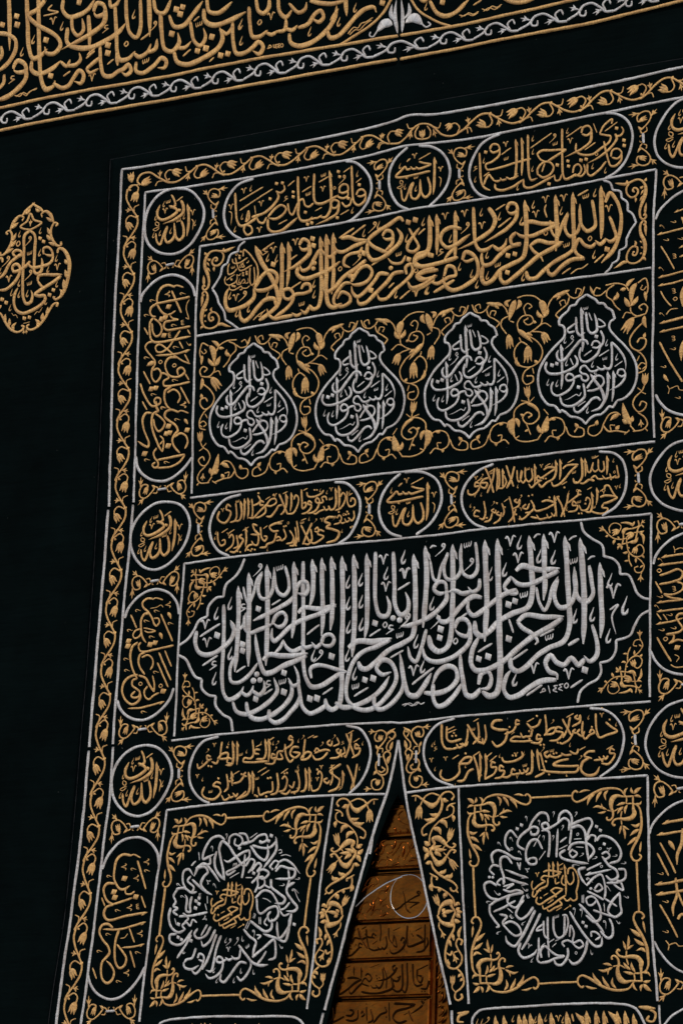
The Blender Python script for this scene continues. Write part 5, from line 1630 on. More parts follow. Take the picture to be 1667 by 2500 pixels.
'dorn_doorB': ('G', '0', 'doorB', '''q 6 -161,-602 -150,-569 -125,-542 -99,-554 -104,-588 -130,-592
q 5.97 -128,-638 -103,-616 -78,-623 -77,-646
q 5.98 -105,-571 -80,-550 -55,-557 -54,-585 -73,-590
l 13.2 -54,-574 -42,-552 -37,-529
q 5.95 -53,-602 -29,-575 -5,-543 21,-550 28,-589 11,-622
l 14.3 -2,-616 3,-582 5,-554
l 11.9 -14,-632 -39,-642 -58,-644
q 5.34 46,-545 34,-578 48,-613 73,-620
l 11.9 41,-579 53,-562 65,-546
q 5.39 -153,-636 -141,-620 -122,-627 -128,-643
l 10.7 -79,-601 -65,-618 -46,-625
q 5.35 -15,-598 -27,-631 -1,-650 24,-645
l 11.9 30,-634 48,-624 74,-628
q 5.34 66,-580 79,-603 80,-631
l 10.8 -118,-565 -106,-537 -81,-527
l 9.61 -155,-585 -137,-575 -125,-559'''),
'dorn_doorC': ('G', '0', 'doorC', '''q 5.98 -188,-731 -164,-698 -132,-694 -119,-717 -143,-733
l 13.2 -175,-748 -156,-726 -137,-722
q 5.97 -209,-842 -197,-815 -166,-805 -152,-828 -171,-849
q 5.95 -153,-817 -122,-790 -104,-757 -79,-764 -78,-792 -96,-802
l 14.3 -85,-763 -73,-747 -64,-731
q 5.96 -221,-870 -209,-853 -183,-860 -176,-877
q 5.94 -151,-867 -127,-840 -101,-847 -100,-869
l 13.1 -145,-850 -140,-817 -144,-789
l 11.9 -94,-875 -75,-859 -56,-865
q 5.34 -95,-830 -77,-820 -64,-837
l 10.7 -116,-785 -103,-808 -108,-824
l 9.58 -200,-758 -181,-737 -163,-732'''),
'dorn_doorA': ('G', '0', 'doorA', '''v 4.2 -28,-422 -22,-411 -7,-401
v 4.18 -28,-422 -21,-443 5,-461 37,-471
l 8.39 -45,-472 -42,-484 -39,-497
l 8.36 18,-482 20,-491 23,-502
l 7.18 -19,-485 -17,-492 -15,-501
v 3.6 -61,-392 -23,-390 2,-389'''),
'dring_doorC': ('S', '0', 'doorC', '''v 5.34 32,-692 -12,-700 -42,-732 -55,-776 -49,-821 -19,-861 26,-883 76,-879 112,-850 128,-812 123,-767 102,-722 70,-698 32,-692
v 8.32 -229,-820 -186,-784 -136,-753 -74,-722 2,-698'''),
'dtext_doorC': ('B', '0', 'doorC', '''k 10 97,-779 87,-767 77,-773 91,-782 69,-791 44,-803 31,-811 60,-815 93,-818
k 10 8,-764 16,-791 20,-819 30,-847 48,-863
k 9.49 31,-812 15,-819 -8,-837 -30,-845 -34,-835
k 8.86 85,-819 61,-829 42,-842
b 4.73 31,-770 76,-751
w 11.8 43,-778
7 17.7 -22,-789 9,-860
c 17.8 -28,-811 83,-855 -17,-750 27,-752
b 4.15 -24,-744 7,-734 33,-744'''),
'dtext_doorD': ('B', '0', 'doorD', '''k 9.81 135,-974 140,-999 116,-1032 83,-1036
t 8.06 122,-915 124,-978 124,-1039
k 11 35,-917 35,-974 44,-1009 77,-1003 118,-986 101,-970 83,-959
k 9.85 4,-984 15,-970 29,-981 16,-995
k 9.88 29,-981 22,-1006 -8,-1033 -38,-1037 -49,-1019
k 9.88 -58,-925 -53,-971 -39,-993
k 8.14 -34,-988 -29,-959 -20,-983 -15,-1010 -27,-1005 -37,-988
k 9.9 -69,-962 -65,-1003 -79,-1019 -90,-1007
k 9.33 -85,-1015 -101,-1018 -111,-1005
k 9.35 -103,-1017 -132,-1022 -158,-1009
k 9.33 -99,-901 -96,-953 -99,-985
k 9.93 -170,-926 -164,-977 -154,-1012
k 10.5 -212,-918 -186,-977 -162,-1012
k 9.37 -189,-993 -202,-986 -207,-1002 -191,-1007
k 9.98 -203,-1005 -225,-1025 -249,-1040 -270,-1036
k 9.35 -120,-957 -134,-947 -140,-961 -126,-968
k 9.38 -136,-964 -159,-961 -176,-945
k 9.4 -171,-963 -193,-968 -203,-952 -210,-924
k 9.99 -201,-967 -227,-962 -239,-980 -263,-985
b 5.23 -36,-938 1,-924
b 5.28 -195,-925 -170,-913
b 5.2 75,-942 106,-928
b 5.25 -139,-995 -112,-979
d 7.61 59,-955 65,-963 -63,-1038 -220,-993 -252,-1003 -244,-1009 -169,-946
c 17.4 51,-935 -67,-920 -135,-923 -226,-990 23,-1016
7 12.7 2,-955 102,-921 36,-1036'''),
'dtext_doorE': ('B', '0', 'doorE', '''k 11.2 148,-1164 138,-1199 108,-1198
k 11.2 67,-1088 73,-1160 88,-1185 118,-1181
k 9.9 89,-1114 92,-1154 108,-1173 116,-1147 95,-1140
k 11.2 38,-1081 42,-1190 32,-1212 16,-1194
k 11.3 14,-1087 16,-1195 -3,-1207 -33,-1192
k 10.6 -32,-1149 -18,-1194
k 11.3 7,-1136 -5,-1160 -26,-1156 -41,-1141
k 11.4 -38,-1148 -30,-1187 -67,-1205 -130,-1212 -186,-1203
k 9.96 -20,-1090 -32,-1096 -27,-1113 -12,-1106
t 11.3 -12,-1099 -27,-1125 -62,-1149 -121,-1159
k 11.3 -79,-1096 -62,-1136 -60,-1194
k 11.3 -83,-1103 -77,-1155 -89,-1185 -99,-1188 -114,-1173
k 10 -108,-1187 -128,-1187 -140,-1172
k 10.7 -169,-1133 -155,-1125 -135,-1142 -146,-1159 -168,-1144 -182,-1164 -144,-1181
k 11.4 -180,-1163 -203,-1182 -237,-1210 -246,-1192
k 12.7 -259,-1140 -233,-1139 -184,-1147
k 12.1 -186,-1149 -218,-1163 -259,-1193 -297,-1213
a 9.37 -190,-1092 -187,-1149
a 9.39 -228,-1084 -224,-1137
k 10.8 -290,-1138 -272,-1140 -277,-1157 -297,-1154
k 10.8 -292,-1156 -309,-1174
d 8.55 -112,-1134 -108,-1147 -97,-1143 -5,-1143 116,-1210 130,-1211
b 6.01 -149,-1098 -99,-1084
b 6.05 -278,-1097 -242,-1084
b 5.93 92,-1115 144,-1095
c 17.5 -141,-1107 -49,-1104 57,-1114 -270,-1103'''),
'dtext_doorF': ('B', '0', 'doorF', '''k 10.5 127,-1266 116,-1253 132,-1261
t 10.5 123,-1271 98,-1290 61,-1309
k 12.5 -17,-1258 27,-1262 87,-1267
k 12.5 83,-1270 42,-1283 -7,-1294 -22,-1318 2,-1344 47,-1337
k 11.8 55,-1293 77,-1341
k 11.2 -44,-1253 -39,-1338
k 11.3 -63,-1271 -55,-1292 -84,-1304 -121,-1341
k 10.6 -135,-1281 -124,-1328 -148,-1341
k 11.3 -156,-1269 -153,-1332
k 10.7 -182,-1300 -176,-1289 -166,-1303 -182,-1314
k 11.4 -199,-1282 -200,-1319 -225,-1330 -261,-1324
k 11.4 -241,-1281 -220,-1288 -232,-1306 -260,-1305
k 11.4 -328,-1266 -325,-1316 -354,-1335
k 10.7 -269,-1310 -297,-1323 -339,-1339
b 5.98 -135,-1267 -100,-1252
b 5.9 125,-1254 152,-1238
b 5.92 29,-1312 56,-1300
d 8.59 -157,-1257 -55,-1316 19,-1243
c 17.4 -99,-1277 -69,-1334 -213,-1268'''),
'djamb_doorJ': ('G', '0', 'doorJ', '''l 10.5 188,-1080 181,-1052 177,-1024
l 11.6 182,-1107 194,-1091 200,-1075
l 11.6 190,-1140 204,-1124 207,-1102
l 11.6 187,-1162 199,-1146
l 12.8 191,-1195 209,-1179 212,-1157
l 11.6 192,-1222 204,-1206
l 12.7 199,-1261 217,-1239 217,-1217
l 11.6 194,-1282 212,-1272
l 12.7 201,-1320 222,-1299 222,-1283
l 12.7 199,-1348 220,-1332 226,-1321'''),
'tx3': ('g', '0', 'cart3', '''k 10.5 -335,1114 -331,1061 -317,1037 -293,1042 -291,1066 -308,1076 -314,1060
k 9.68 -369,1091 -356,1108 -342,1091 -349,1055 -369,1032 -392,1027
a 10.6 -380,1146 -374,1085 -374,1036
e 10.6 -398,1139 -391,1060 -401,1035 -418,1033 -430,1054
k 8.84 -425,1040 -442,1034 -456,1055
k 8.86 -451,1037 -475,1032 -498,1021 -514,1036
k 9.75 -440,1082 -450,1100 -467,1096 -460,1076 -481,1070 -500,1081 -494,1096 -481,1086 -485,1053 -507,1030 -537,1026
k 9.77 -518,1073 -533,1085 -540,1072 -521,1064 -524,1049 -544,1031 -569,1027
k 9.74 -549,1131 -543,1111 -506,1105 -469,1119 -459,1133
k 10.7 -578,1146 -572,1087 -566,1053 -550,1063 -553,1080 -565,1078
k 9.8 -616,1103 -607,1123 -592,1108 -596,1069 -615,1037 -644,1035
a 9.8 -633,1141 -628,1085 -632,1047
e 10.7 -661,1139 -654,1088 -667,1047 -682,1036
k 11.6 -696,1138 -668,1081 -645,1032
k 10.8 -676,1083 -696,1080 -709,1060 -736,1033 -759,1036
k 9.88 -763,1092 -740,1116 -716,1118 -710,1099 -739,1084 -764,1089 -766,1057 -791,1039 -817,1034
k 9.88 -776,1106 -792,1114 -796,1095 -775,1093
k 9.9 -752,1100 -776,1080 -804,1057 -831,1034 -854,1038
k 9.91 -810,1142 -796,1117 -806,1104 -836,1095
k 9.89 -842,1128 -834,1065 -838,1030
a 9.9 -865,1139 -858,1076 -861,1033
a 9.91 -883,1137 -879,1078 -883,1031
e 9.93 -904,1127 -894,1062 -906,1030 -927,1028
k 9.94 -930,1117 -922,1057 -930,1032 -956,1025
k 10.9 -956,1103 -973,1116 -981,1094 -956,1078 -960,1052 -983,1027 -1012,1036 -1028,1056 -1018,1089
k 9.64 -295,1015 -291,982 -302,967 -322,984
k 8.77 -314,969 -329,964 -340,982
k 8.78 -336,964 -352,960 -367,977
k 8.79 -381,988 -370,1001 -357,986 -366,964 -395,960
k 12.3 -393,994 -427,997 -444,979 -417,963 -434,948 -397,935 -365,915 -381,883 -431,874
k 9.71 -445,931 -471,941 -480,923 -448,907 -478,885 -505,880 -521,900
k 9.72 -518,950 -511,896 -528,877 -555,885
k 8.82 -495,945 -481,954 -478,931 -497,937
k 10.6 -572,973 -544,925 -522,884
k 10.6 -512,979 -535,932 -558,879
k 9.73 -595,996 -584,937 -580,893
k 9.75 -580,922 -603,880 -629,879
k 9.74 -602,966 -595,913 -608,885
k 9.76 -631,954 -609,914 -617,894 -647,890
k 8.9 -664,965 -651,924 -674,908 -685,930
k 11.6 -674,992 -711,996 -740,983 -723,961 -691,958
k 10.7 -702,951 -716,908 -749,899 -757,887 -789,887
k 8.91 -703,924 -689,929 -677,914 -702,911
k 9.84 -790,987 -780,932 -764,917 -753,935 -769,942
k 9.86 -814,973 -797,934 -805,901 -824,907 -834,924
k 9.86 -822,907 -852,901 -868,876
a 9.87 -871,995 -864,940 -866,897
k 9.87 -806,995 -829,1003 -818,970 -795,951 -840,956
k 10.8 -887,961 -902,949 -881,934 -891,913 -922,878 -950,882
k 9.9 -917,958 -909,903 -931,896
k 9.92 -959,950 -946,964 -934,948 -938,914 -973,887
k 9.94 -1024,986 -1016,939 -1000,916 -980,923 -982,942 -997,940
d 9.85 -509,1137 -496,1136 -335,1000 -321,1002 -329,1013 -373,1017 -305,934 -294,937 -808,1153 -727,1136 -831,884 -815,880 -596,877 -663,976 -652,978 -908,880 -893,875 -851,882 -837,876
b 5.42 -1001,980 -968,997
b 5.41 -962,972 -931,988
b 5.39 -887,977 -854,994
b 5.37 -773,978 -751,991
b 5.35 -706,999 -666,1006
b 5.32 -571,995 -544,1004
b 5.34 -568,1141 -545,1150
b 5.27 -325,1092 -305,1101
b 5.37 -676,1138 -652,1147
b 5.39 -769,1119 -743,1131
7 19.9 -419,1132 -1000,1092 -459,989 -718,1135 -962,969
c 19.3 -1033,985 -1036,960 -369,917 -747,875 -478,1134 -442,1121 -854,1111 -529,1000 -351,923 -321,1108
w 17.7 -420,1088 -921,1127 -566,986
o 12.5 -347,1002 -641,991
m 19.3 -496,988 -395,990'''),
'tx4': ('g', '0', 'cart4', '''k 9.51 1029,1083 1036,1049 1039,1028 1022,1026
k 8.66 1028,1035 1006,1028 996,1049
k 8.68 1003,1030 975,1027 961,1044
k 9.59 966,1028 939,1031 926,1046 907,1035 919,1024 895,1032 868,1017 851,1021
a 10.4 981,1135 985,1089 982,1045
k 9.58 965,1111 970,1073 957,1062 943,1077 940,1123
k 8.69 916,1111 912,1080 926,1066 943,1078
k 8.71 885,1104 890,1070 899,1065 916,1108
e 10.5 856,1141 863,1086 859,1043 842,1024 824,1026 818,1047
a 9.59 875,1134 879,1084 877,1049
k 9.62 767,1096 786,1109 843,1107
k 10.5 838,1103 805,1079 778,1048 743,1022 720,1021 710,1042
a 9.65 752,1144 756,1089 751,1046
e 10.6 730,1143 733,1083 720,1055 688,1041 662,1023 647,1041
k 9.67 672,1103 691,1111 735,1104
k 9.69 731,1101 688,1080 656,1066 642,1078 638,1060 664,1053
k 9.72 657,1054 634,1043 612,1027 597,1046
a 9.7 625,1137 629,1086 627,1043
k 9.75 610,1118 615,1071 597,1056 581,1075 578,1126
k 8.85 560,1115 556,1073 570,1054 584,1072
k 8.87 537,1117 541,1070 550,1061 565,1110
k 11.5 482,1145 501,1092 522,1042
k 10.7 524,1136 510,1082 488,1037
a 9.78 463,1134 467,1070 466,1035
k 9.79 445,1132 449,1055 437,1034
k 8.9 473,1099 484,1065 465,1040 446,1043
a 9.79 435,1142 440,1082 436,1029
k 11.6 373,1149 400,1095 422,1022
k 10.7 423,1139 414,1084 390,1026
k 9.84 398,1097 367,1090 353,1066 378,1050 388,1072 359,1076
k 9.87 347,1076 331,1083 326,1065 349,1062 341,1041 314,1026 294,1034 292,1055
k 10.3 970,978 974,993 989,994 1011,959 1032,926
k 10.4 952,944 976,949 1031,933 985,915 966,913
k 9.53 968,913 959,897 988,887 977,870 933,873 904,887
a 9.52 933,992 936,950 932,912
e 9.54 907,976 913,919 902,882 878,890
k 8.7 879,936 887,950 902,935 888,896 862,895 847,921
k 8.71 836,927 821,940 817,922 841,917 835,898 796,893
k 8.7 857,980 847,988 842,970 859,968
k 8.72 849,970 825,954 788,932
k 11.3 738,971 763,927 779,873
k 10.5 795,978 785,924 762,875
a 9.6 726,977 736,904 741,877
k 10.5 666,954 690,957 738,940
k 9.68 734,937 682,918 637,915 622,945
k 9.69 611,968 628,933 610,913 584,912
k 8.81 588,952 572,939 592,929 605,955
k 8.75 737,897 728,880 713,897
k 8.76 718,882 701,876 690,895
k 8.78 697,877 656,874 641,896
k 9.67 647,879 612,890
k 9.7 611,912 583,890 565,884 555,901
k 9.73 541,982 530,974 546,964 555,976 550,949 520,936
k 10.6 501,997 518,944 531,874
k 9.72 538,937 519,893 500,878
k 9.74 465,970 478,931 469,906
k 9.75 452,932 440,923 460,913 464,926 455,895 425,877
k 9.77 428,948 415,939 432,929 436,943
k 9.78 419,931 405,896 378,891
k 9.8 374,989 383,933 372,904 352,911
k 8.91 355,942 334,949 325,927 351,918
d 9.69 1003,1021 670,1062 683,1060 775,1008 833,1027 879,923 848,881 862,880 748,968 617,991 703,969 599,989 481,950 391,908 528,906 539,910 440,972 556,886
b 5.26 790,1121 823,1134
b 5.25 761,1022 788,1034
b 5.29 678,1117 705,1129
b 5.23 916,1128 942,1138
b 5.36 394,1123 422,1135
b 5.21 887,987 910,997
b 5.19 949,972 976,986
b 5.37 335,1086 363,1101
b 5.22 877,1018 899,1031
b 5.32 476,976 499,989
7 17.9 660,1123 328,1022 564,933 1029,980 967,966 330,1104
c 19.5 1046,986 797,984 759,1129 714,1121 360,1023 381,943 306,977 502,862 623,1114 790,909 1014,1108 543,1042
w 17.3 821,1075 591,1118 918,1136 408,1121 847,936 919,903
o 12.2 1019,1053 838,988
m 19.4 358,1110 421,973 320,958 558,989'''),
'tx5': ('g', '0', 'cart5', '''k 10.8 -224,-99 -242,-87 -244,-107 -220,-109 -225,-133 -258,-149
k 11.8 -293,-36 -268,-93 -248,-141
k 10.8 -265,-32 -273,-92 -293,-147
k 9.83 -304,-96 -297,-123 -326,-135
k 9.85 -327,-104 -341,-110 -328,-126 -317,-110 -328,-140 -373,-146
k 9.86 -342,-51 -330,-79 -359,-90
k 9.87 -376,-59 -391,-74 -371,-86 -365,-64
k 10.8 -436,-109 -397,-104 -374,-111
k 10.9 -386,-116 -417,-143 -448,-145 -466,-122
k 9.9 -456,-108 -445,-94 -432,-107 -454,-116
k 10.9 -524,-136 -497,-107 -473,-114 -490,-138 -525,-138
k 10.9 -508,-44 -511,-93 -513,-136
k 11 -538,-81 -567,-79 -582,-108 -554,-129 -532,-110 -566,-102
k 10.9 -612,-61 -602,-117 -579,-146 -561,-131
k 9.99 -572,-37 -585,-26 -593,-41 -572,-47 -578,-67 -617,-87
k 9.99 -617,-94 -645,-97 -650,-127 -621,-129 -635,-101
k 10 -659,-111 -674,-104 -677,-125 -657,-123 -669,-150 -710,-146
a 11 -699,-31 -691,-92 -693,-140
e 11.1 -718,-30 -709,-100 -719,-123 -759,-124
k 10 -740,-81 -764,-79 -769,-95 -744,-101
k 11 -784,-30 -776,-105 -790,-118 -821,-114 -827,-129 -777,-137 -699,-136
a 11.1 -866,-29 -860,-90 -860,-143
e 11.1 -890,-27 -880,-107 -890,-140 -920,-140
k 10.1 -889,-114 -907,-107 -913,-128 -888,-134
k 11.2 -964,-107 -941,-86 -912,-84 -912,-105 -953,-111
k 11.2 -947,-28 -950,-63 -953,-107
k 10.2 -961,-110 -971,-129 -997,-120
k 10.2 -1003,-97 -1022,-90 -1019,-112 -997,-107
k 11.2 -1015,-112 -1042,-135 -1068,-147 -1076,-123
k 12.7 -282,-181 -251,-242 -237,-299
k 11.7 -231,-179 -238,-242 -256,-297
a 10.8 -305,-202 -298,-248 -304,-285
k 10.8 -314,-174 -347,-192 -368,-205 -340,-230 -316,-250 -327,-283 -371,-299
k 10.8 -363,-175 -354,-235 -364,-269
k 9.82 -379,-235 -398,-245 -379,-260 -368,-245
k 9.87 -434,-215 -425,-202 -411,-218 -414,-259 -431,-286 -457,-289 -465,-261
a 10.8 -480,-177 -473,-237 -475,-289
e 10.9 -499,-180 -490,-254 -499,-286 -518,-289
k 10.9 -540,-192 -526,-252 -536,-284 -571,-291
k 9.92 -552,-238 -563,-268 -581,-254
k 9.93 -572,-276 -594,-294 -624,-287
k 9.94 -618,-223 -605,-212 -592,-227 -605,-275 -634,-282
k 11 -646,-194 -637,-254 -647,-286 -676,-293
k 9.97 -669,-231 -669,-276 -692,-283
k 9.98 -684,-278 -711,-286
k 10 -706,-282 -732,-291 -745,-253
a 11 -777,-176 -770,-237 -771,-284
e 11 -796,-180 -787,-254 -801,-286 -847,-302
k 10 -805,-270 -828,-289 -857,-306
k 10.1 -848,-277 -860,-291 -876,-273
k 10.1 -870,-290 -887,-294 -900,-277
k 10.1 -891,-293 -919,-304 -937,-279
k 10 -810,-181 -823,-195 -805,-201
k 11.1 -821,-199 -842,-223 -877,-229
a 11.1 -888,-169 -881,-240
k 11.1 -914,-182 -905,-247 -923,-265
k 11.2 -942,-225 -966,-217 -983,-232 -953,-243 -941,-264 -973,-295 -1022,-287 -1041,-266 -1031,-235
d 11.1 -313,-139 -297,-140 -916,-56 -1014,-139 -998,-143 -435,-193 -565,-289 -551,-295 -606,-199 -593,-197 -693,-216 -679,-214 -699,-300 -758,-292 -747,-297 -896,-218 -880,-214 -889,-204 -833,-189 -957,-200
b 6 -748,-186 -703,-164
b 6 -729,-202 -687,-178
b 6.02 -701,-42 -670,-27
b 5.88 -253,-78 -222,-61
b 5.9 -285,-38 -253,-22
b 5.97 -625,-197 -589,-176
b 6.04 -876,-186 -845,-172
b 5.9 -373,-190 -347,-176
b 5.96 -495,-42 -463,-31
b 6.03 -764,-66 -736,-54
7 19.7 -987,-41 -415,-183 -531,-278 -659,-139 -1072,-183 -433,-237
c 19.6 -1048,-118 -911,-37 -738,-49 -674,-53 -542,-49 -206,-86 -217,-200 -465,-235 -536,-170 -1043,-199 -812,-82 -1000,-296 -314,-240
w 18.2 -843,-94 -541,-189 -752,-213 -997,-258
h 19.7 -312,-287 -310,-79
m 20 -1024,-67 -521,-36 -420,-76 -358,-47 -653,-55 -662,-82
k 7.93 -465,-42 -442,-37'''),
'tx6': ('g', '0', 'cart6', '''k 11.1 993,-77 1023,-101 1046,-118 996,-134 963,-142 948,-122
k 11.1 945,-35 949,-102 962,-142
k 10.1 917,-119 928,-105 941,-119 918,-129 897,-145 883,-123 885,-64
k 10.1 872,-99 859,-114 882,-131 893,-109
k 10.1 851,-97 838,-108 857,-116
k 10.1 840,-112 819,-142 784,-159
k 10.1 861,-35 847,-45 865,-54 872,-37 870,-67 835,-84
k 12.2 788,-48 812,-92 831,-124
k 11.2 824,-40 812,-92 790,-131
k 10.2 788,-90 765,-81 753,-97 789,-109 766,-138 726,-140
k 10.2 700,-114 728,-88 756,-85 744,-107 705,-111
k 10.2 703,-22 709,-65 710,-110
k 10.2 683,-116 668,-109 664,-130 688,-129 676,-146 636,-143
k 11.3 682,-40 669,-67 637,-75 613,-55
k 10.2 640,-87 633,-114 609,-114
k 10.3 614,-112 596,-116 583,-94
k 10.2 587,-115 553,-112 536,-126 575,-134 642,-135
k 10.3 580,-44 564,-37 561,-56 580,-55
k 10.3 565,-55 547,-83 506,-95
k 13.4 495,-31 454,-34 443,-56 477,-73 524,-75
k 12.4 522,-80 505,-130 468,-147 444,-121
k 11.4 408,-45 415,-104 403,-133
k 10.4 386,-94 374,-115 398,-126 397,-104
k 11.4 373,-32 378,-101 352,-129
k 12.4 322,-39 353,-89 384,-127
k 11.5 325,-56 321,-107 310,-131 286,-123
k 11.5 220,-41 225,-100 244,-112 296,-103
k 12.5 195,-29 200,-109 218,-140 254,-146
k 10.4 328,-115 316,-135 298,-121
k 10.4 304,-136 283,-141 271,-124
k 10.4 279,-140 248,-147
k 10 1035,-203 1018,-193 1012,-212 1036,-218 1024,-243 1003,-261 974,-256
k 10 1005,-224 992,-238 981,-222
k 10 986,-236 972,-240 960,-225
k 10 968,-239 937,-241
k 11 943,-201 909,-203 892,-218 928,-233
k 13 916,-229 885,-247 878,-280 905,-304 947,-300 965,-268
k 11.2 867,-264 858,-285 811,-287 726,-277 690,-267
k 11.1 818,-228 768,-235 746,-248 810,-259 868,-261
k 10.1 863,-185 856,-206 841,-205 824,-192
k 10.1 831,-209 799,-209 782,-198
k 10.2 789,-208 757,-216 722,-206
k 10.2 721,-186 703,-196 716,-213 732,-199
a 11.2 666,-171 673,-229 682,-270
e 11.2 640,-174 645,-237 640,-276 617,-284
k 11.2 682,-189 696,-240 705,-275 660,-297
k 10.2 627,-253 615,-273 603,-258
k 10.2 609,-272 594,-277 582,-258
k 10.2 590,-276 559,-279
k 10.2 564,-264 551,-255 545,-277 569,-280
k 10.2 549,-276 525,-290 500,-287
k 10.3 507,-246 491,-236 486,-257 510,-262 498,-286 463,-291
k 11.3 496,-199 507,-218 555,-221 597,-200 592,-180
k 10.3 466,-223 448,-216 445,-238 470,-242 460,-269 414,-291
a 11.3 414,-174 421,-232 415,-292
e 11.3 387,-167 392,-240 385,-290
k 12.4 356,-180 378,-239 388,-300
k 11.4 359,-241 335,-250 309,-289 279,-291
k 11.5 286,-214 317,-188 347,-190 335,-212 289,-218 287,-253 255,-281 217,-283 193,-261 199,-234
d 10.2 1011,-66 928,-94 974,-14 766,-151 779,-154 682,-155 698,-156 663,-26 628,-126 530,-65 249,-87 267,-86 257,-74 549,-195 564,-196 746,-198 759,-196 977,-247 317,-169 627,-92 643,-88 635,-80 727,-289 710,-230
b 6.09 806,-41 840,-26
b 6.15 615,-49 649,-34
b 6.27 221,-58 259,-43
b 6.26 227,-71 268,-57
b 6.01 997,-196 1028,-181
b 6.05 867,-192 898,-179
b 6.18 437,-212 471,-189
b 6.19 415,-195 447,-173
b 6.24 252,-190 284,-174
b 6.21 355,-182 387,-164
b 6.24 351,-28 378,-15
7 20.5 974,-44 573,-289 148,-188 219,-187 390,-278 565,-191
c 20.2 1042,-87 911,-49 162,-109 151,-118 603,-188 485,-190 166,-229 318,-224 1071,-292 811,-295 267,-309 824,-164
w 18.3 349,-62 609,-241 737,-183
h 20.7 168,-139 547,-91 381,-119
m 20.2 738,-56 693,-175 873,-226'''),
}
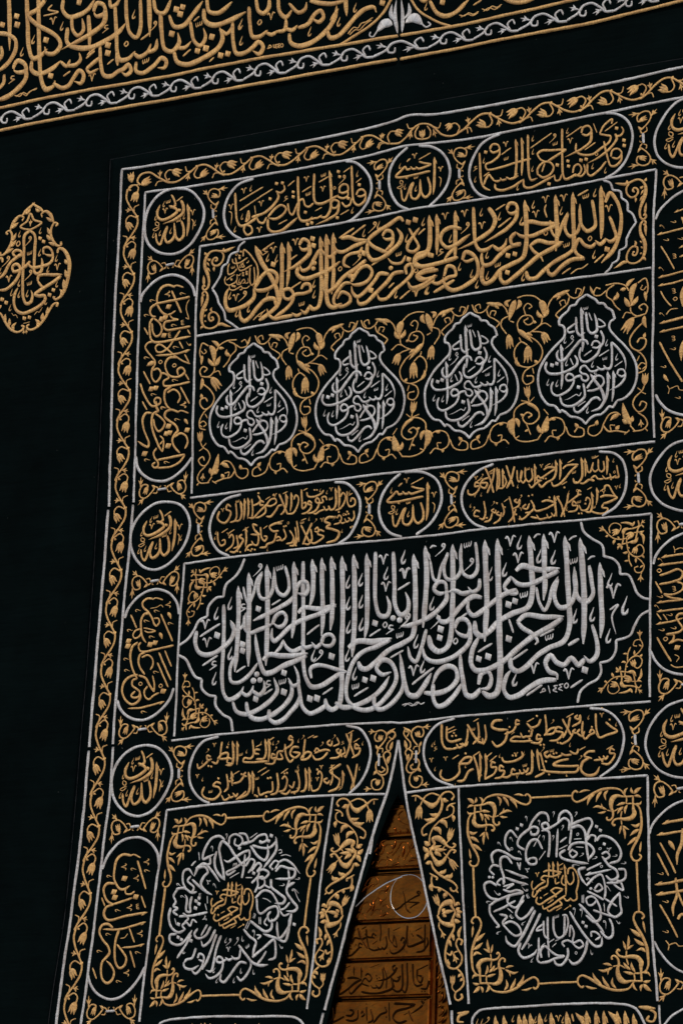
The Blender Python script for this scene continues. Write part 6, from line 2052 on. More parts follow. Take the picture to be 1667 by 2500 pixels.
PLACE = {
'rabbi': [('rabbi1', (1, 0, 0, 0, 1, 0)), ('rabbi2', (1.005, 0.0672, -151.6, 0.0613, 0.9481, -1391.1)), ('rabbi3', (0.9673, 0.0743, -250.0, 0.0629, 1.0102, -2734.7)), ('rabbi4', (1.0063, 0.0999, 2481.8, -0.0999, 1.0063, -146.8)), ('rabbi5', (0.955, 0.0074, 2655.8, -0.0074, 0.955, -1495.0)), ('rabbi6', (0.9852, 0.0212, 2647.5, -0.0212, 0.9852, -2779.9))],
'hasbi': [('hasbi1', (1, 0, 0, 0, 1, 0)), ('hasbi2', (1.0117, 0.0175, -34.5, 0.0367, 0.9631, -1500.4))],
'lamptext': [('lamp1', (1.0314, -0.0047, -558.7, -0.082, 1.0046, -31.7)), ('lamp2', (1, 0, 0, 0, 1, 0)), ('lamp3', (1.0197, 0.0114, 566.0, -0.0302, 0.9922, 2.4)), ('lamp4', (1.044, 0.0157, 1149.3, -0.0491, 1.0119, -34.3))],
'lampline': [('lamp1', (1.0314, -0.0047, -558.7, -0.082, 1.0046, -31.7)), ('lamp2', (1, 0, 0, 0, 1, 0)), ('lamp3', (1.0197, 0.0114, 566.0, -0.0302, 0.9922, 2.4)), ('lamp4', (1.044, 0.0157, 1149.3, -0.0491, 1.0119, -34.3))],
'fieldM': [('fieldM1', (1, 0, 0, 0, 1, 0)), ('fieldM2', (-1.0085, -0.0515, -504.8, 0.0086, 0.9866, 28.2)), ('fieldM3', (1.0122, 0.0168, 1137.8, 0.014, 0.9867, 32.7))],
'fieldS': [('fieldS0', (1, 0, 0, 0, 1, 0)), ('fieldS1', (-1.0002, -0.062, -1059.4, 0.0057, 0.9933, 16.1)), ('fieldS2', (1.0083, 0.0058, 573.3, -0.0029, 0.993, 9.1)), ('fieldS3', (-1.0085, -0.0515, -504.8, 0.0086, 0.9866, 28.2)), ('fieldS4', (1.0122, 0.0168, 1137.8, 0.014, 0.9867, 32.7)), ('fieldS5', (-1.0123, -0.0481, 69.3, -0.0083, 1.006, -17.3))],
'fieldL': [('fieldL1', (1, 0, 0, 0, 1, 0)), ('fieldL2', (-1.0228, -0.0395, 43.8, 0.0125, 1.0067, -0.4))],
'sqcorner': [('sc0', (1.0, 0.0, 0.0, 0.0, 1.0, 0.0)), ('sc1', (-1.0486, -0.0903, 1472.8, 0.0032, 1.0359, 10.0)), ('sc2', (1.0225, 0.1215, 88.4, 0.0341, -1.0736, -1638.4)), ('sc3', (-1.0959, 0.0561, 1601.9, 0.092, -1.0889, -1681.0)), ('sc4', (0.9229, 0.2059, -1415.2, 0.0192, 1.0376, 2.1)), ('sc5', (-1.0197, 0.0468, -38.4, -0.0228, 1.0378, 29.9)), ('sc6', (0.8844, 0.0021, -1558.5, 0.0754, -1.0588, -1660.7)), ('sc7', (-1.1035, -0.0765, -111.9, 0.0393, -1.0632, -1642.6))],
'strip': [('strip1', (1, 0, 0, 0, 1, 0)), ('strip2', (-1.0151, 0.0266, -48.8, 0.0406, 0.9638, -20.2))],
'kcorner': [('kc0', (1, 0, 0, 0, 1, 0)), ('kc1', (-0.9292, 0.0626, -128.1, -0.015, 0.9719, 37.1)), ('kc2', (-0.8907, 0.0334, -160.5, -0.0227, -0.9775, 868.3)), ('kc3', (0.9491, -0.0141, 64.2, -0.0223, -0.9874, 877.5))],
'gcorner': [('gc0', (1, 0, 0, 0, 1, 0)), ('gc1', (-0.906, -0.0028, 95.3, -0.0309, 1.0061, -38.8))],
'sqcen': [('sqcen1', (1, 0, 0, 0, 1, 0)), ('sqcen2', (0.9947, 0.0793, -1551.5, -0.0793, 0.9947, 45.8))],
'vinetop': [('vine00', (1.0, 0.0, 0.0, 0.0, 1.0, -0.0)), ('vine01', (0.9976, 0.006, 292.2, 0.0127, 0.9875, 45.6)), ('vine02', (0.9803, 0.0112, 565.4, 0.0335, 0.9796, 93.6)), ('vine03', (0.9296, 0.0158, 789.8, 0.0613, 0.9622, 183.7)), ('vine04', (-1.0119, -0.0208, -844.5, 0.0277, 1.0425, -86.7)), ('vine05', (-0.9882, -0.0144, -521.7, 0.0089, 1.032, -79.2)), ('vine06', (-0.9721, -0.0084, -213.3, -0.006, 1.0194, -56.1)), ('vine07', (-0.96, -0.003, 87.6, -0.0113, 1.0454, -125.4)), ('vine08', (0.0343, 1.02, -4473.0, -0.9687, -0.0029, 1462.7)), ('vine09', (0.0222, 0.9829, -4381.9, -0.9602, 0.0018, 1159.5)), ('vine10', (0.0357, 1.0045, -4423.1, -0.9859, -0.003, 839.1)), ('vine11', (0.058, 1.0184, -4426.9, -0.9342, -0.0041, 605.0)), ('vine12', (0.0551, 1.0052, -4382.4, -0.9749, -0.0043, 259.7)), ('vine13', (0.0051, 0.9858, -4385.4, -0.976, -0.0027, -49.8)), ('vine14', (-0.006, 0.9765, -4379.4, -1.0083, -0.0028, -397.1)), ('vine15', (-0.0023, 0.9264, -4243.0, -0.9657, 0.0029, -669.6)), ('vine16', (0.0018, 0.9212, -4229.5, -0.9751, 0.0026, -982.2)), ('vine17', (-0.0199, 0.9294, -4287.2, -1.0389, 0.0001, -1365.3)), ('vine18', (-0.0467, 0.9684, -4444.0, -1.0076, -0.0009, -1643.6)), ('vine19', (-0.0804, 0.9372, -4423.6, -1.039, 0.0006, -2004.5)), ('vine20', (-0.0759, 0.9764, -4557.3, -1.035, 0.0003, -2321.7)), ('vine21', (-0.0601, 0.9823, -4582.5, -1.0249, 0.002, -2635.2))],
'knot': [('knot00', (1.0, -0.0, -0.2, 0.0, 1.0, 0.0)), ('knot00', (1.0, 0.0, -0.2, 0.0, -1.0, 5224.3)), ('knot01', (-1.0, -0.0, -1356.6, -0.0, 1.0, 0.7)), ('knot01', (-1.0, 0.0, -1356.6, -0.0, -1.0, 5225.0)), ('knot02', (1.0, -0.0, 1345.9, 0.0, 1.0, -10.2)), ('knot02', (1.0, 0.0, 1345.9, 0.0, -1.0, 5214.1)), ('knot03', (-1.0, -0.0, 0.6, -0.0, 1.0, 12.3)), ('knot03', (-1.0, 0.0, 0.6, -0.0, -1.0, 5236.6)), ('knot04', (1.0, -0.0, 9.1, 0.0, 1.0, -1599.5)), ('knot04', (1.0, 0.0, 9.1, 0.0, -1.0, 3624.8)), ('knot05', (-1.0, -0.0, -1350.7, -0.0, 1.0, -1599.6)), ('knot05', (-1.0, 0.0, -1350.7, -0.0, -1.0, 3624.7)), ('knot06', (1.0, -0.0, 1349.1, 0.0, 1.0, -1596.8)), ('knot06', (1.0, 0.0, 1349.1, 0.0, -1.0, 3627.5)), ('knot07', (-1.0, -0.0, -1.8, -0.0, 1.0, -1600.1)), ('knot07', (-1.0, 0.0, -1.8, -0.0, -1.0, 3624.2)), ('knot08', (1.0, -0.0, -33.4, 0.0, 1.0, -2776.6)), ('knot08', (1.0, 0.0, -33.4, 0.0, -1.0, 2447.7)), ('knot09', (-1.0, -0.0, -5.6, -0.0, 1.0, -2775.4)), ('knot09', (-1.0, 0.0, -5.6, -0.0, -1.0, 2448.9)), ('knot10', (-0.0, -1.0, 1242.0, -1.0, 0.0, 1243.8)), ('knot10', (-0.0, 1.0, -3982.3, -1.0, -0.0, 1243.8)), ('knot11', (0.0, -1.0, 1264.7, 1.0, 0.0, 2373.3)), ('knot11', (0.0, 1.0, -3959.6, 1.0, -0.0, 2373.3)), ('knot12', (-0.0, -1.0, 1250.9, -1.0, 0.0, -358.4)), ('knot12', (-0.0, 1.0, -3973.4, -1.0, -0.0, -358.4)), ('knot13', (0.0, -1.0, 1230.1, 1.0, 0.0, 1199.0)), ('knot13', (0.0, 1.0, -3994.2, 1.0, -0.0, 1199.0)), ('knot14', (-0.0, -1.0, 1215.0, -1.0, 0.0, -1539.0)), ('knot14', (-0.0, 1.0, -4009.3, -1.0, -0.0, -1539.0)), ('knot15', (0.0, -1.0, 1137.1, 1.0, 0.0, -117.5)), ('knot15', (0.0, 1.0, -4087.2, 1.0, -0.0, -117.5)), ('knot16', (-0.0, -1.0, 3981.3, -1.0, 0.0, 1250.5)), ('knot16', (-0.0, 1.0, -1243.0, -1.0, -0.0, 1250.5)), ('knot17', (0.0, -1.0, 3983.1, 1.0, 0.0, 2383.0)), ('knot17', (0.0, 1.0, -1241.2, 1.0, -0.0, 2383.0)), ('knot18', (-0.0, -1.0, 3968.9, -1.0, 0.0, -360.4)), ('knot18', (-0.0, 1.0, -1255.4, -1.0, -0.0, -360.4)), ('knot19', (0.0, -1.0, 3981.6, 1.0, 0.0, 1202.8)), ('knot19', (0.0, 1.0, -1242.7, 1.0, -0.0, 1202.8)), ('knot20', (-0.0, -1.0, 3964.0, -1.0, 0.0, -1526.8)), ('knot20', (-0.0, 1.0, -1260.2, -1.0, -0.0, -1526.8)), ('knot21', (0.0, -1.0, 3999.8, 1.0, 0.0, -87.9)), ('knot21', (0.0, 1.0, -1224.5, 1.0, -0.0, -87.9))],
'knotbar': [('knot00', (1.0, -0.0, -0.2, 0.0, 1.0, 0.0)), ('knot01', (1.0, -0.0, 920.7, 0.0, 1.0, 0.7)), ('knot02', (1.0, -0.0, 1345.9, 0.0, 1.0, -10.2)), ('knot03', (1.0, -0.0, 2277.9, 0.0, 1.0, 12.3)), ('knot04', (1.0, -0.0, 9.1, 0.0, 1.0, -1599.5)), ('knot05', (1.0, -0.0, 926.6, 0.0, 1.0, -1599.6)), ('knot06', (1.0, -0.0, 1349.1, 0.0, 1.0, -1596.8)), ('knot07', (1.0, -0.0, 2275.4, 0.0, 1.0, -1600.1)), ('knot08', (1.0, -0.0, -33.4, 0.0, 1.0, -2776.6)), ('knot09', (1.0, -0.0, 2271.6, 0.0, 1.0, -2775.4)), ('knot10', (0.0, -1.0, 1242.0, 1.0, 0.0, 3521.0)), ('knot11', (0.0, -1.0, 1264.7, 1.0, 0.0, 2373.3)), ('knot12', (0.0, -1.0, 1250.9, 1.0, 0.0, 1918.8)), ('knot13', (0.0, -1.0, 1230.1, 1.0, 0.0, 1199.0)), ('knot14', (0.0, -1.0, 1215.0, 1.0, 0.0, 738.2)), ('knot15', (0.0, -1.0, 1137.1, 1.0, 0.0, -117.5)), ('knot16', (0.0, -1.0, 3981.3, 1.0, 0.0, 3527.7)), ('knot17', (0.0, -1.0, 3983.1, 1.0, 0.0, 2383.0)), ('knot18', (0.0, -1.0, 3968.9, 1.0, 0.0, 1916.8)), ('knot19', (0.0, -1.0, 3981.6, 1.0, 0.0, 1202.8)), ('knot20', (0.0, -1.0, 3964.0, 1.0, 0.0, 750.4)), ('knot21', (0.0, -1.0, 3999.8, 1.0, 0.0, -87.9))],
'beltvine': [('beltvineL0', (1.0298, -0.0131, -418.1, 0.0207, 0.9918, 64.9)), ('beltvineL1', (1.014, -0.0104, -196.1, 0.0147, 1.0093, -1.9)), ('beltvineL2', (0.9999, -0.0058, 19.0, 0.0, 1.0001, -0.2)), ('beltvineL3', (0.983, -0.0018, 226.7, -0.0115, 0.9987, -21.6)), ('beltvineL4', (0.9738, 0.002, 446.2, -0.0063, 0.9975, -13.1)), ('beltvineL5', (0.9453, 0.0041, 630.3, 0.0018, 1.0297, -107.1)), ('beltvineL6', (0.9426, 0.0076, 854.4, 0.0017, 1.0344, -125.0)), ('beltvineL7', (0.9622, 0.0115, 1120.3, 0.0002, 1.0231, -93.5)), ('beltvineL8', (0.9479, 0.0169, 1319.2, -0.0002, 0.9868, 21.6)), ('beltvineL9', (1.1504, 0.0189, 1957.2, -0.0082, 0.9554, 105.8)), ('beltvineR10', (0.9425, 0.0262, 1812.1, 0.0095, 0.9395, 188.2)), ('beltvineR11', (0.9368, 0.0295, 2029.8, 0.0152, 0.9399, 198.0)), ('beltvineR12', (0.9858, 0.0317, 2358.6, 0.0097, 0.9589, 125.7)), ('beltvineR13', (0.936, 0.0348, 2500.3, 0.0296, 1.0202, -35.9)), ('beltvineR14', (0.8944, 0.008, 2743.1, 0.0523, 0.9148, 359.5))],
'medframe': [('medframe1', (1, 0, 0, 0, 1, 0)), ('medframe2', (-1, 0, -4442.7, 0, 1, 0))],
}

# ------------------------------------------------------------------ mesh helpers
COL = scene.collection
def relief(x, y):               # slow waves of the hanging cloth, mm
    return 3.0*math.sin(x*.0031+.7)*math.cos(y*.0024+.4)+1.6*math.sin(x*.0075-y*.0047+1.1)+1.1*math.sin(y*.011+x*.003)
class Mesh:
    def __init__(s): s.v = []; s.f = []; s.uv = []
    def ribbon(s, R, z, fat=.46, cap=9.0, sink=2.0):
        n = len(R)
        if n < 2: return
        b0 = len(s.v); L = 0.0
        PR = ((-.5, 0.0), (-.45, .62), (-.27, .96), (0.0, 1.0), (.27, .96), (.45, .62), (.5, 0.0))
        if n > 70 or max(p[2] for p in R) < 7: PR = ((-.5, 0.0), (-.4, .74), (0.0, 1.0), (.4, .74), (.5, 0.0))
        m = len(PR)
        for i, p in enumerate(R):
            a, c = R[max(0, i-1)], R[min(n-1, i+1)]
            tx, ty = c[0]-a[0], c[1]-a[1]; l = math.hypot(tx, ty) or 1
            nx, ny = -ty/l, tx/l
            if i: L += math.hypot(p[0]-R[i-1][0], p[1]-R[i-1][1])
            w = max(p[2], .8); h = min(w*fat, cap)
            for k, (o, q) in enumerate(PR):
                x, y = p[0]+nx*w*o, p[1]+ny*w*o
                s.v.append((x, y, z+relief(x, y)-sink+q*(h+sink))); s.uv.append((L*.001, o*w*.001))
            if i:
                for k in range(m-1):
                    q = b0+(i-1)*m+k
                    s.f.append((q, q+1, q+m+1, q+m))
        s.f.append(tuple(range(b0, b0+m))); e = b0+(n-1)*m
        s.f.append(tuple(range(e+m-1, e-1, -1)))
    def dot(s, x, y, size, ang, z, square=True):
        b = len(s.v); h = min(size*.34, 8)
        k = 4 if square else 10
        for rr, zz in ((.54, -2), (.5, h*.6), (.3, h)):
            for i in range(k):
                t = ang+i*2*math.pi/k
                r = rr*(1.22 if square and i % 2 else 1.0)
                px, py = x+math.cos(t)*size*r, y+math.sin(t)*size*r
                s.v.append((px, py, z+relief(px, py)+zz)); s.uv.append((px*.001, py*.001))
        for lv in (0, 1):
            for i in range(k):
                j = (i+1) % k
                s.f.append((b+lv*k+i, b+lv*k+j, b+lv*k+k+j, b+lv*k+k+i))
        s.f.append(tuple(b+2*k+i for i in range(k)))
    def build(s, name, m, parent=None, smooth=True):
        me = bpy.data.meshes.new(name)
        o = bpy.data.objects.new(name, me); COL.objects.link(o)
        off = (0, 0, 0)
        if parent is not None: o.parent = parent; off = ROOT[parent.name]; ROOT[o.name] = off
        me.from_pydata([tuple(a-b for a, b in zip(W(*v), off)) for v in s.v], [], s.f)
        if s.uv:
            ul = me.uv_layers.new(name='UVMap'); buf = [0.0]*(2*len(me.loops)); vi = [0]*len(me.loops)
            me.loops.foreach_get('vertex_index', vi)
            for i, q in enumerate(vi): buf[2*i], buf[2*i+1] = s.uv[q]
            ul.data.foreach_set('uv', buf)
        if smooth: me.polygons.foreach_set('use_smooth', [True]*len(me.polygons))
        me.materials.append(MAT[m]); me.update()
        return o
ROOT = {}
def thing(name, label, cat, x, y, z):
    o = bpy.data.objects.new(name, None); COL.objects.link(o); o.empty_display_size = .1
    o.location = W(x, y, z); ROOT[o.name] = W(x, y, z)
    o['label'] = label; o['category'] = cat
    return o
def box(x0, x1, y0, y1, z0, z1, bev=0):
    m = Mesh()
    if bev:
        for (a, b, c, d, z) in ((x0, x1, y0, y1, z0), (x0, x1, y0, y1, z1-bev), (x0+bev, x1-bev, y0+bev, y1-bev, z1)):
            m.v += [(a, c, z), (b, c, z), (b, d, z), (a, d, z)]
        for lv in (0, 4):
            for i in range(4): m.f.append((lv+i, lv+(i+1) % 4, lv+4+(i+1) % 4, lv+4+i))
        m.f += [(8, 9, 10, 11), (3, 2, 1, 0)]
    else:
        m.v = [(x0, y0, z0), (x1, y0, z0), (x1, y1, z0), (x0, y1, z0), (x0, y0, z1), (x1, y0, z1), (x1, y1, z1), (x0, y1, z1)]
        m.f = [(3, 2, 1, 0), (4, 5, 6, 7), (0, 1, 5, 4), (1, 2, 6, 5), (2, 3, 7, 6), (3, 0, 4, 7)]
    return m
def sheet(rows, z, wavy=True):
    """rows of (x, y) points, top to bottom -> a wavy cloth grid"""
    m = Mesh(); n = len(rows[0])
    for r in rows:
        for x, y in r: m.v.append((x, y, z+(relief(x, y) if wavy else 0))); m.uv.append((x*.001, y*.001))
    for i in range(len(rows)-1):
        for k in range(n-1):
            q = i*n+k; m.f.append((q+n, q+n+1, q+1, q))
    return m
def pl_at(P, t):
    L = [0]
    for a, b in zip(P, P[1:]): L.append(L[-1]+math.hypot(b[0]-a[0], b[1]-a[1]))
    s = t*L[-1]
    for i in range(len(P)-1):
        if s <= L[i+1] or i == len(P)-2:
            u = (s-L[i])/((L[i+1]-L[i]) or 1); return (P[i][0]+(P[i+1][0]-P[i][0])*u, P[i][1]+(P[i+1][1]-P[i][1])*u)
def x_at(P, y):
    for a, b in zip(P, P[1:]):
        if (a[1]-y)*(b[1]-y) <= 0 and a[1] != b[1]: return a[0]+(b[0]-a[0])*(y-a[1])/(b[1]-a[1])
    return P[0][0] if abs(P[0][1]-y) < abs(P[-1][1]-y) else P[-1][0]
def move(M, R):
    s = math.sqrt(abs(M[0]*M[4]-M[1]*M[3]))
    out = []
    for p in R:
        x, y = M[0]*p[0]+M[1]*p[1]+M[2], M[3]*p[0]+M[4]*p[1]+M[5]
        # hand work: no two copies of a motif are quite alike
        out.append((x+.8*math.sin(y*.021+x*.007)+.3*math.sin(y*.09-x*.05), y+.8*math.sin(x*.019-y*.008+2)+.3*math.sin(x*.1+y*.04), p[2]*s*(1+.06*math.sin(x*.05+y*.043))))
    return out

# ------------------------------------------------------------------ the wall, its black cloth, the golden door
ZC, ZB = -14.0, -6.0           # black cloth and belt lie a little behind the curtain's face
m = box(-5200, 4200, -4400, 5600, -700, -420)
pv = Mesh(); pv.v = [(-40000, -4400, 900), (40000, -4400, 900), (40000, -4400, 60000), (-40000, -4400, 60000)]; pv.f = [(0, 3, 2, 1)]
pv = pv.build('pavement', 'marble', smooth=False); pv['kind'] = 'structure'
wall = m.build('wall', 'stone', smooth=False); wall['kind'] = 'structure'
X0, X1, Y0, Y1 = -4300, 3600, -3300, 5500
HX0, HX1, HY = -1080, 1000, -170               # the cloth stops at the door
def grid(xa, xb, ya, yb, n): return [[(xa+(xb-xa)*k/n, ya+(yb-ya)*i/n) for k in range(n+1)] for i in range(n+1)]
cl = Mesh()
for (xa, xb, ya, yb, n) in ((X0, HX0, Y1, Y0, 40), (HX0, HX1, Y1, HY, 40), (HX1, X1, Y1, Y0, 40)):
    s_ = sheet(grid(xa, xb, ya, yb, n), ZC); b_ = len(cl.v)
    cl.v += s_.v; cl.uv += s_.uv; cl.f += [tuple(b_+q for q in f) for f in s_.f]
bc = cl.build('black_cloth', 'cloth')
bc['label'] = 'plain black silk cloth hanging behind the belt, medallion and embroidered curtain'; bc['category'] = 'cloth'

DZ = -28
door = thing('golden_door', 'golden relief door with lettered panels seen through the slit of the curtain', 'door', 0, -3300, DZ-40)
box(-1060, 980, -3300, -60, DZ-45, DZ-22).build('door_leaf', 'G', door, False)
DP = [('panel', (-1000, 152, -501, -371)), ('rail', (-1000, 302, -370, -359)), ('rail', (-1000, 302, -358, -348)), ('rail', (-1000, 302, -346, -336)), ('rail', (-1000, 152, -524, -511)), ('panel', (-1000, 152, -653, -527)), ('rail', (-1000, 152, -671, -657)), ('rail', (-1000, 152, -682, -673)), ('panel', (-1000, 152, -887, -685)), ('rail', (-1000, 152, -900, -890)), ('panel', (-1000, 152, -1057, -902)), ('rail', (-1000, 152, -1068, -1059)), ('panel', (-1000, 152, -1224, -1070)), ('rail', (-1000, 152, -1238, -1227)), ('panel', (-1000, 152, -1416, -1241)), ('stile', (160, 182, -3200, -380)), ('stile', (264, 282, -3200, -380)), ('stile', (302, 352, -3200, -380))]
for nm, (xa, xb, ya, yb) in DP:
    if nm == 'panel': box(xa, xb, ya, yb, DZ-30, DZ-3, 5).build('door_panel', 'G', door, False)
    elif nm == 'rail': 
        mm = Mesh(); mm.ribbon([(xa, (ya+yb)/2, yb-ya), (xb, (ya+yb)/2, yb-ya)], DZ-14 if ya > -420 else DZ-24, .5, 12); mm.build('rail', 'G' if ya > -420 else 'B', door)  # lower ones are dark strips, painting the shade in gaps between panels
    elif nm == 'stile':
        mm = Mesh(); mm.ribbon([((xa+xb)/2, ya, xb-xa), ((xa+xb)/2, yb, xb-xa)], DZ-20, .55, 22); mm.build('stile', 'G', door)

# ------------------------------------------------------------------ the hanging curtain and the belt
curtain = thing('door_curtain', 'black curtain covered with gold and silver embroidered lettering, slit open over the golden door', 'curtain', 0, -3200, 0)
LEFT, MIDT, CUTL, CUTR = [(-1766, 3005), (-1750, 2539), (-1733, 1682), (-1722, 1057), (-1729, 246), (-1764, -734), (-1826, -1305), (-1956, -3100)], [(-68, 3002), (-34, 1333), (-16, -335)], [(-46, -382), (-105, -514), (-156, -663), (-200, -780), (-231, -874), (-269, -1028), (-322, -1271), (-340, -1344), (-670, -3100)], [(19, -392), (59, -506), (95, -637), (131, -783), (166, -912), (214, -1074), (260, -1271), (271, -1359), (601, -3100)]
RIGHT = [(1800, LEFT[0][1]-20), (1790, 1500), (1800, 0), (1830, -1500), (1850, -3100)]
cm = Mesh()
for side, A, B in ((0, LEFT, MIDT+CUTL), (1, MIDT+CUTR, RIGHT)):
    rows = []
    N, K = 150, 44
    for i in range(N+1):
        t = i/N
        ya = A[0][1]+(A[-1][1]-A[0][1])*t; yb = B[0][1]+(B[-1][1]-B[0][1])*t
        a, b = (x_at(A, ya), ya), (x_at(B, yb), yb)
        rows.append([(a[0]+(b[0]-a[0])*k/K, a[1]+(b[1]-a[1])*k/K) for k in range(K+1)])
    s_ = sheet(rows, 0.0); b_ = len(cm.v)
    cm.v += s_.v; cm.uv += s_.uv; cm.f += [tuple(b_+q for q in f) for f in s_.f]
cc = cm.build('curtain_cloth', 'curtain', curtain)
import bmesh
bm_ = bmesh.new(); bm_.from_mesh(cc.data); bmesh.ops.remove_doubles(bm_, verts=bm_.verts, dist=.0004); bm_.to_mesh(cc.data); bm_.free()
sd = cc.modifiers.new('thickness', 'SOLIDIFY'); sd.thickness = .006; sd.offset = -1
for nm_, P_ in (('left', LEFT), ('top', [LEFT[0], MIDT[0], RIGHT[0]])):
    h_ = Mesh(); h_.ribbon([(p[0], p[1], 3.2*rnd.uniform(.5, 1.2)) for p in spline([(q[0]+5, q[1]-5, 3.0) for q in P_], 25)], -.5, .5, 3, 1)
    h_.build('hem', 'hem', curtain)
belts = [thing('embroidered_belt', 'gold lettered black belt with silver vine edging, section carrying the dense lettering and date', 'belt', -1600, 3000, ZB),
         thing('embroidered_belt', 'gold lettered black belt with silver vine edging, section beyond the seam above the plain cloth', 'belt', 1200, 2900, ZB)]
BELTP = [(-3600, 3261, -156, 3235), (-128, 3232, 3200, 3284)]
for i, (xa, ya, xb, yb) in enumerate(BELTP):
    s_ = sheet([[(xa+(xb-xa)*k/60, y0+(ya+(yb-ya)*k/60)) for k in range(61)] for y0 in [950-950*j/16 for j in range(17)]], ZB)
    o = s_.build('belt_cloth', 'curtain', belts[i])
    sd = o.modifiers.new('thickness', 'SOLIDIFY'); sd.thickness = .004; sd.offset = -1
medal = thing('lamp_medallion', 'gold embroidered lamp-shaped medallion on the plain black cloth', 'medallion', -2380, 2000, ZC)

# ------------------------------------------------------------------ embroidery
PARTS = {}                      # part id -> dict(base mesh, children)
def part(pid): return PARTS.setdefault(pid, dict(base=[], bm='s', subs=[], marks={}))
def clusters(items):
    """group touching ribbons so that each separate piece becomes an object of its own"""
    n = len(items); own = list(range(n))
    def root(i):
        while own[i] != i: i = own[i]
        return i
    bb = [(min(p[0] for p in R)-20, max(p[0] for p in R)+20, min(p[1] for p in R)-20, max(p[1] for p in R)+20) for R, *_ in items]
    for i in range(n):
        for j in range(i):
            if root(i) == root(j): continue
            a, b = bb[i], bb[j]
            if a[0] > b[1] or b[0] > a[1] or a[2] > b[3] or b[2] > a[3]: continue
            if any((p[0]-q[0])**2+(p[1]-q[1])**2 < ((p[2]+q[2])*.5)**2 for p in items[i][0] for q in items[j][0]): own[root(i)] = root(j)
    out = {}
    for i in range(n): out.setdefault(root(i), []).append(items[i])
    return sorted(out.values(), key=lambda c: -sum(length(R) for R, *_ in c))
ALIAS = {'sqcen1': 'sqR', 'sqcen2': 'sqL'}
BASE = ('c_', 'ogee', 'lampline')
TEXT = ('tx', 'big', 'gold', 'rabbi', 'hasbi', 'ctl', 'ctr', 'col', 'lamptext', 'sqL', 'sqR', 'sqcen', 'rcol', 'bot', 'med', 'belt', 'beltR', 'dtext')
def zof(pid): return ZB if pid.startswith('belt') else ZC if pid.startswith('med') else DZ-3 if pid.startswith('door') else 0.0
def length(R): return sum(math.hypot(q[0]-p[0], q[1]-p[1]) for p, q in zip(R, R[1:]))
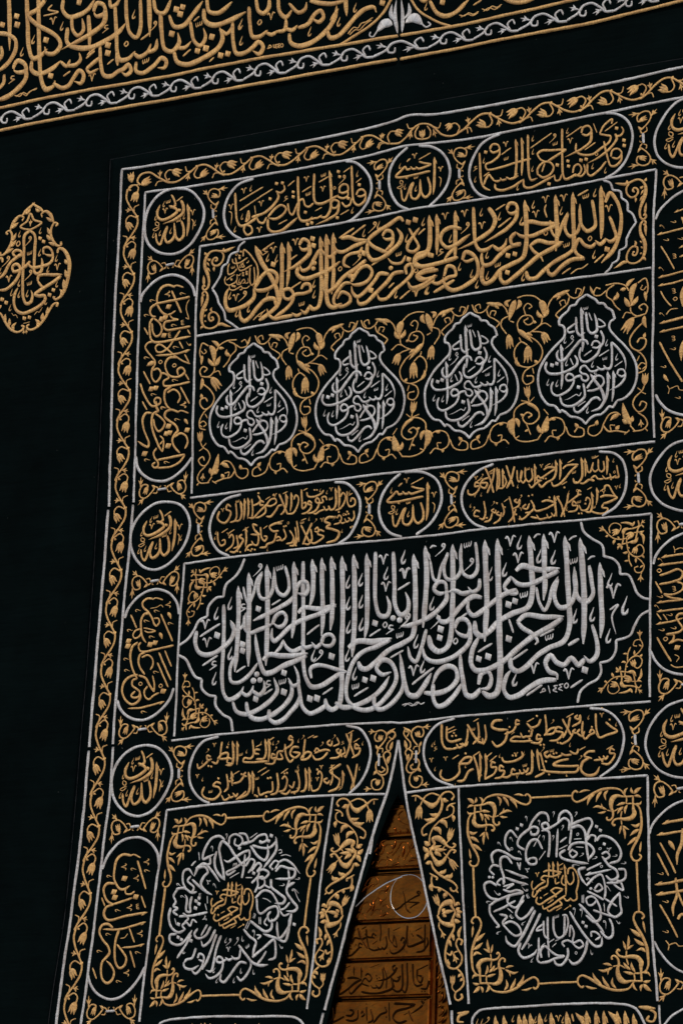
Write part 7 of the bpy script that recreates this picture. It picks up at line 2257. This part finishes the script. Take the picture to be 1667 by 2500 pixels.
for key, (gm, rot, par, rows) in DATA.items():
    strokes = []
    for ln in rows.strip().split('\n'):
        t = ln.split(); strokes.append((t[0], float(t[1]), [tuple(float(q) for q in p.split(',')) for p in t[2:]]))
    for pid, M in PLACE.get(key, [(par, (1, 0, 0, 0, 1, 0))]):
        pid = ALIAS.get(pid, pid); flip = M[0]*M[4]-M[1]*M[3] < 0
        for ri, (code, w, pts) in enumerate(strokes):
            q = pid
            if key == 'frame':
                q = 'botl' if ri == len(strokes)-2 else 'botr' if ri == len(strokes)-1 else 'frame%d' % ri
            elif key == 'bars': q = 'sqR' if ri < 4 else 'sqL'
            P = part(q); z = zof(q)
            if code in 'dD':
                for p in pts:
                    g = Mesh(); x, y, s_ = move(M, [(p[0], p[1], w)])[0]
                    a = math.radians(28)
                    if not rot.startswith('polar'): a += math.radians(float(rot))
                    g.dot(x, y, s_, a, z, code == 'd'); P['subs'].append(('dot', gm, g, s_))
            elif code in '7cwohm':
                mk = P['marks'].setdefault(gm, Mesh())
                for p in pts:
                    if rot.startswith('polar'):
                        cx, cy = map(float, rot[6:].split(',')); a = math.atan2(cy-p[1], cx-p[0])-math.pi/2
                    else: a = math.radians(float(rot))
                    for R in mark(code, w, p[0], p[1], a): mk.ribbon(move(M, R), z, .4, 5)
            elif code in 'TS':
                g = Mesh()
                for R in flower(code, w, pts[0], pts[-1]): g.ribbon(move(M, R), z, .42, 8)
                P['subs'].append(('flower', gm, g, w))
            elif code == 'l':
                g = Mesh()
                for R in ribbons(code, w, pts): g.ribbon(move(M, R), z, *((.4, 8) if gm != 'G' else (.8, 16)))
                P['subs'].append(('leaf', gm, g, w))
            else:
                if key in ('frame',):          # straight cords turn sharply at the frame corners
                    segs = [[pts[0]]]
                    for i in range(1, len(pts)):
                        segs[-1].append(pts[i])
                        if i < len(pts)-1:
                            a1 = math.atan2(pts[i][1]-pts[i-1][1], pts[i][0]-pts[i-1][0]); a2 = math.atan2(pts[i+1][1]-pts[i][1], pts[i+1][0]-pts[i][0])
                            if abs((a2-a1+math.pi) % (2*math.pi)-math.pi) > .8: segs.append([pts[i]])
                    RR = []
                    for sg in segs:
                        R = spline([(p[0], p[1], w) for p in sg], 22)
                        RR.append([(p[0]+rnd.uniform(-.6, .6), p[1]+rnd.uniform(-.6, .6), p[2]*rnd.uniform(.88, 1.04)) for p in R])
                else: RR = ribbons(code, w, pts)
                RR = [move(M, R) for R in RR]
                if key.startswith(BASE) or key == 'frame' or key == 'bars':
                    P['bm'] = gm
                    P['base'] += [([(p[0], p[1], p[2]*.93) for p in R], z, .46, 8) for R in RR]
                elif key.startswith('knotbar') or key.startswith('slitbars'):
                    g = Mesh()
                    for R in RR: g.ribbon(R, z+4, .5, 9)
                    P['subs'].append(('clasp', gm, g, w))
                elif key.startswith(TEXT) and not key.startswith(('medframe', 'beltvine', 'beltcord', 'beltsilver')):
                    if length(RR[0]) > 40 and w > 7.5 and code != 'b':
                        g = Mesh(); dz = (ri*7 % 5)*1.1*min(1, w/18)
                        for R in RR: g.ribbon(R, z+dz, .34, 6.0, 2+dz)
                        P['subs'].append(('letter', gm, g, length(RR[0])))
                    else:
                        mk = P['marks'].setdefault(gm, Mesh())
                        for R in RR: mk.ribbon(R, z, .42, 6)
                elif key.startswith(('beltcord', 'dring')):
                    g = Mesh()
                    for R in RR: g.ribbon(R, z, .5, 9)
                    P['subs'].append(('border_cord' if key[0] == 'b' else 'ring', gm, g, w))
                else:
                    P['bm'] = gm
                    P['base'] += [(R, z, .46, 8) if key[:4] != 'dorn' else (R, z, .8, 16) for R in RR]
NAMES = (('frame', 'border_cord'), ('cart', 'cartouche'), ('rabbi', 'roundel'), ('hasbi', 'roundel'), ('col', 'side_cartouche'), ('rcol', 'side_cartouche'),
         ('lamp', 'lamp_panel'), ('big', 'silver_inscription_panel'), ('gold', 'gold_inscription_panel'), ('sq', 'square_panel'), ('field', 'scroll_spray'), ('sc', 'corner_spray'),
         ('kc', 'corner_spray'), ('gc', 'corner_spray'), ('strip', 'scroll_spray'), ('vine', 'vine'), ('knot', 'knot_spray'), ('slitknot', 'knot_spray'), ('bot', 'lower_panel'), ('beltvine', 'vine'), ('med', 'medallion_frame'))
count = {}
for pid, P in PARTS.items():
    th = belts[0] if pid.startswith(('beltL', 'beltvineL')) else belts[1] if pid.startswith(('beltR', 'beltvineR')) else medal if pid.startswith('med') else door if pid.startswith('door') else curtain
    flat = pid in ('beltL', 'beltR') or pid.startswith('door')
    nm = next((b for a, b in sorted(NAMES, key=lambda q: -len(q[0])) if pid.startswith(a)), 'ornament')
    if flat: nm = 'relief_scroll' if th is door else 'silver_leaf_spray'
    host = th
    for ci, cl_ in enumerate(clusters(P['base'])):
        g = Mesh()
        for a in cl_: g.ribbon(*a)
        if ci == 0 or flat: o = g.build(nm, P['bm'], th); host = th if flat else o
        else: g.build('outline_cord' if P['bm'] == 's' else 'rod' if pid.startswith('sq') else 'tendril', P['bm'], host)
    for sn, sm, g, size in P['subs']:
        k = (th.name, sn); count[k] = count.get(k, 0)+1
        g.build(sn, sm, host)
    for gm, mk in P['marks'].items():
        o = mk.build('vowel_marks', gm, host); o['kind'] = 'stuff'

# ------------------------------------------------------------------ lint on the cloth
ln = Mesh()
for i in range(170):
    x, y = rnd.uniform(-2600, 1400), rnd.uniform(-1350, 3900)
    a = rnd.uniform(0, 3.14); l = rnd.choice((2, 2, 3, 3, 4, 9)); w = rnd.uniform(.9, 1.7)
    ln.ribbon([(x, y, w), (x+l*math.cos(a), y+l*math.sin(a), w)], ZC if x < -1750 or y > 2950 else 0, .5, 3, .5)
lo = ln.build('lint', 'lint'); lo['kind'] = 'stuff'; lo['label'] = 'tiny pale specks of lint on the black cloth'; lo['category'] = 'lint'
print('COUNTS', count, len(bpy.data.objects))
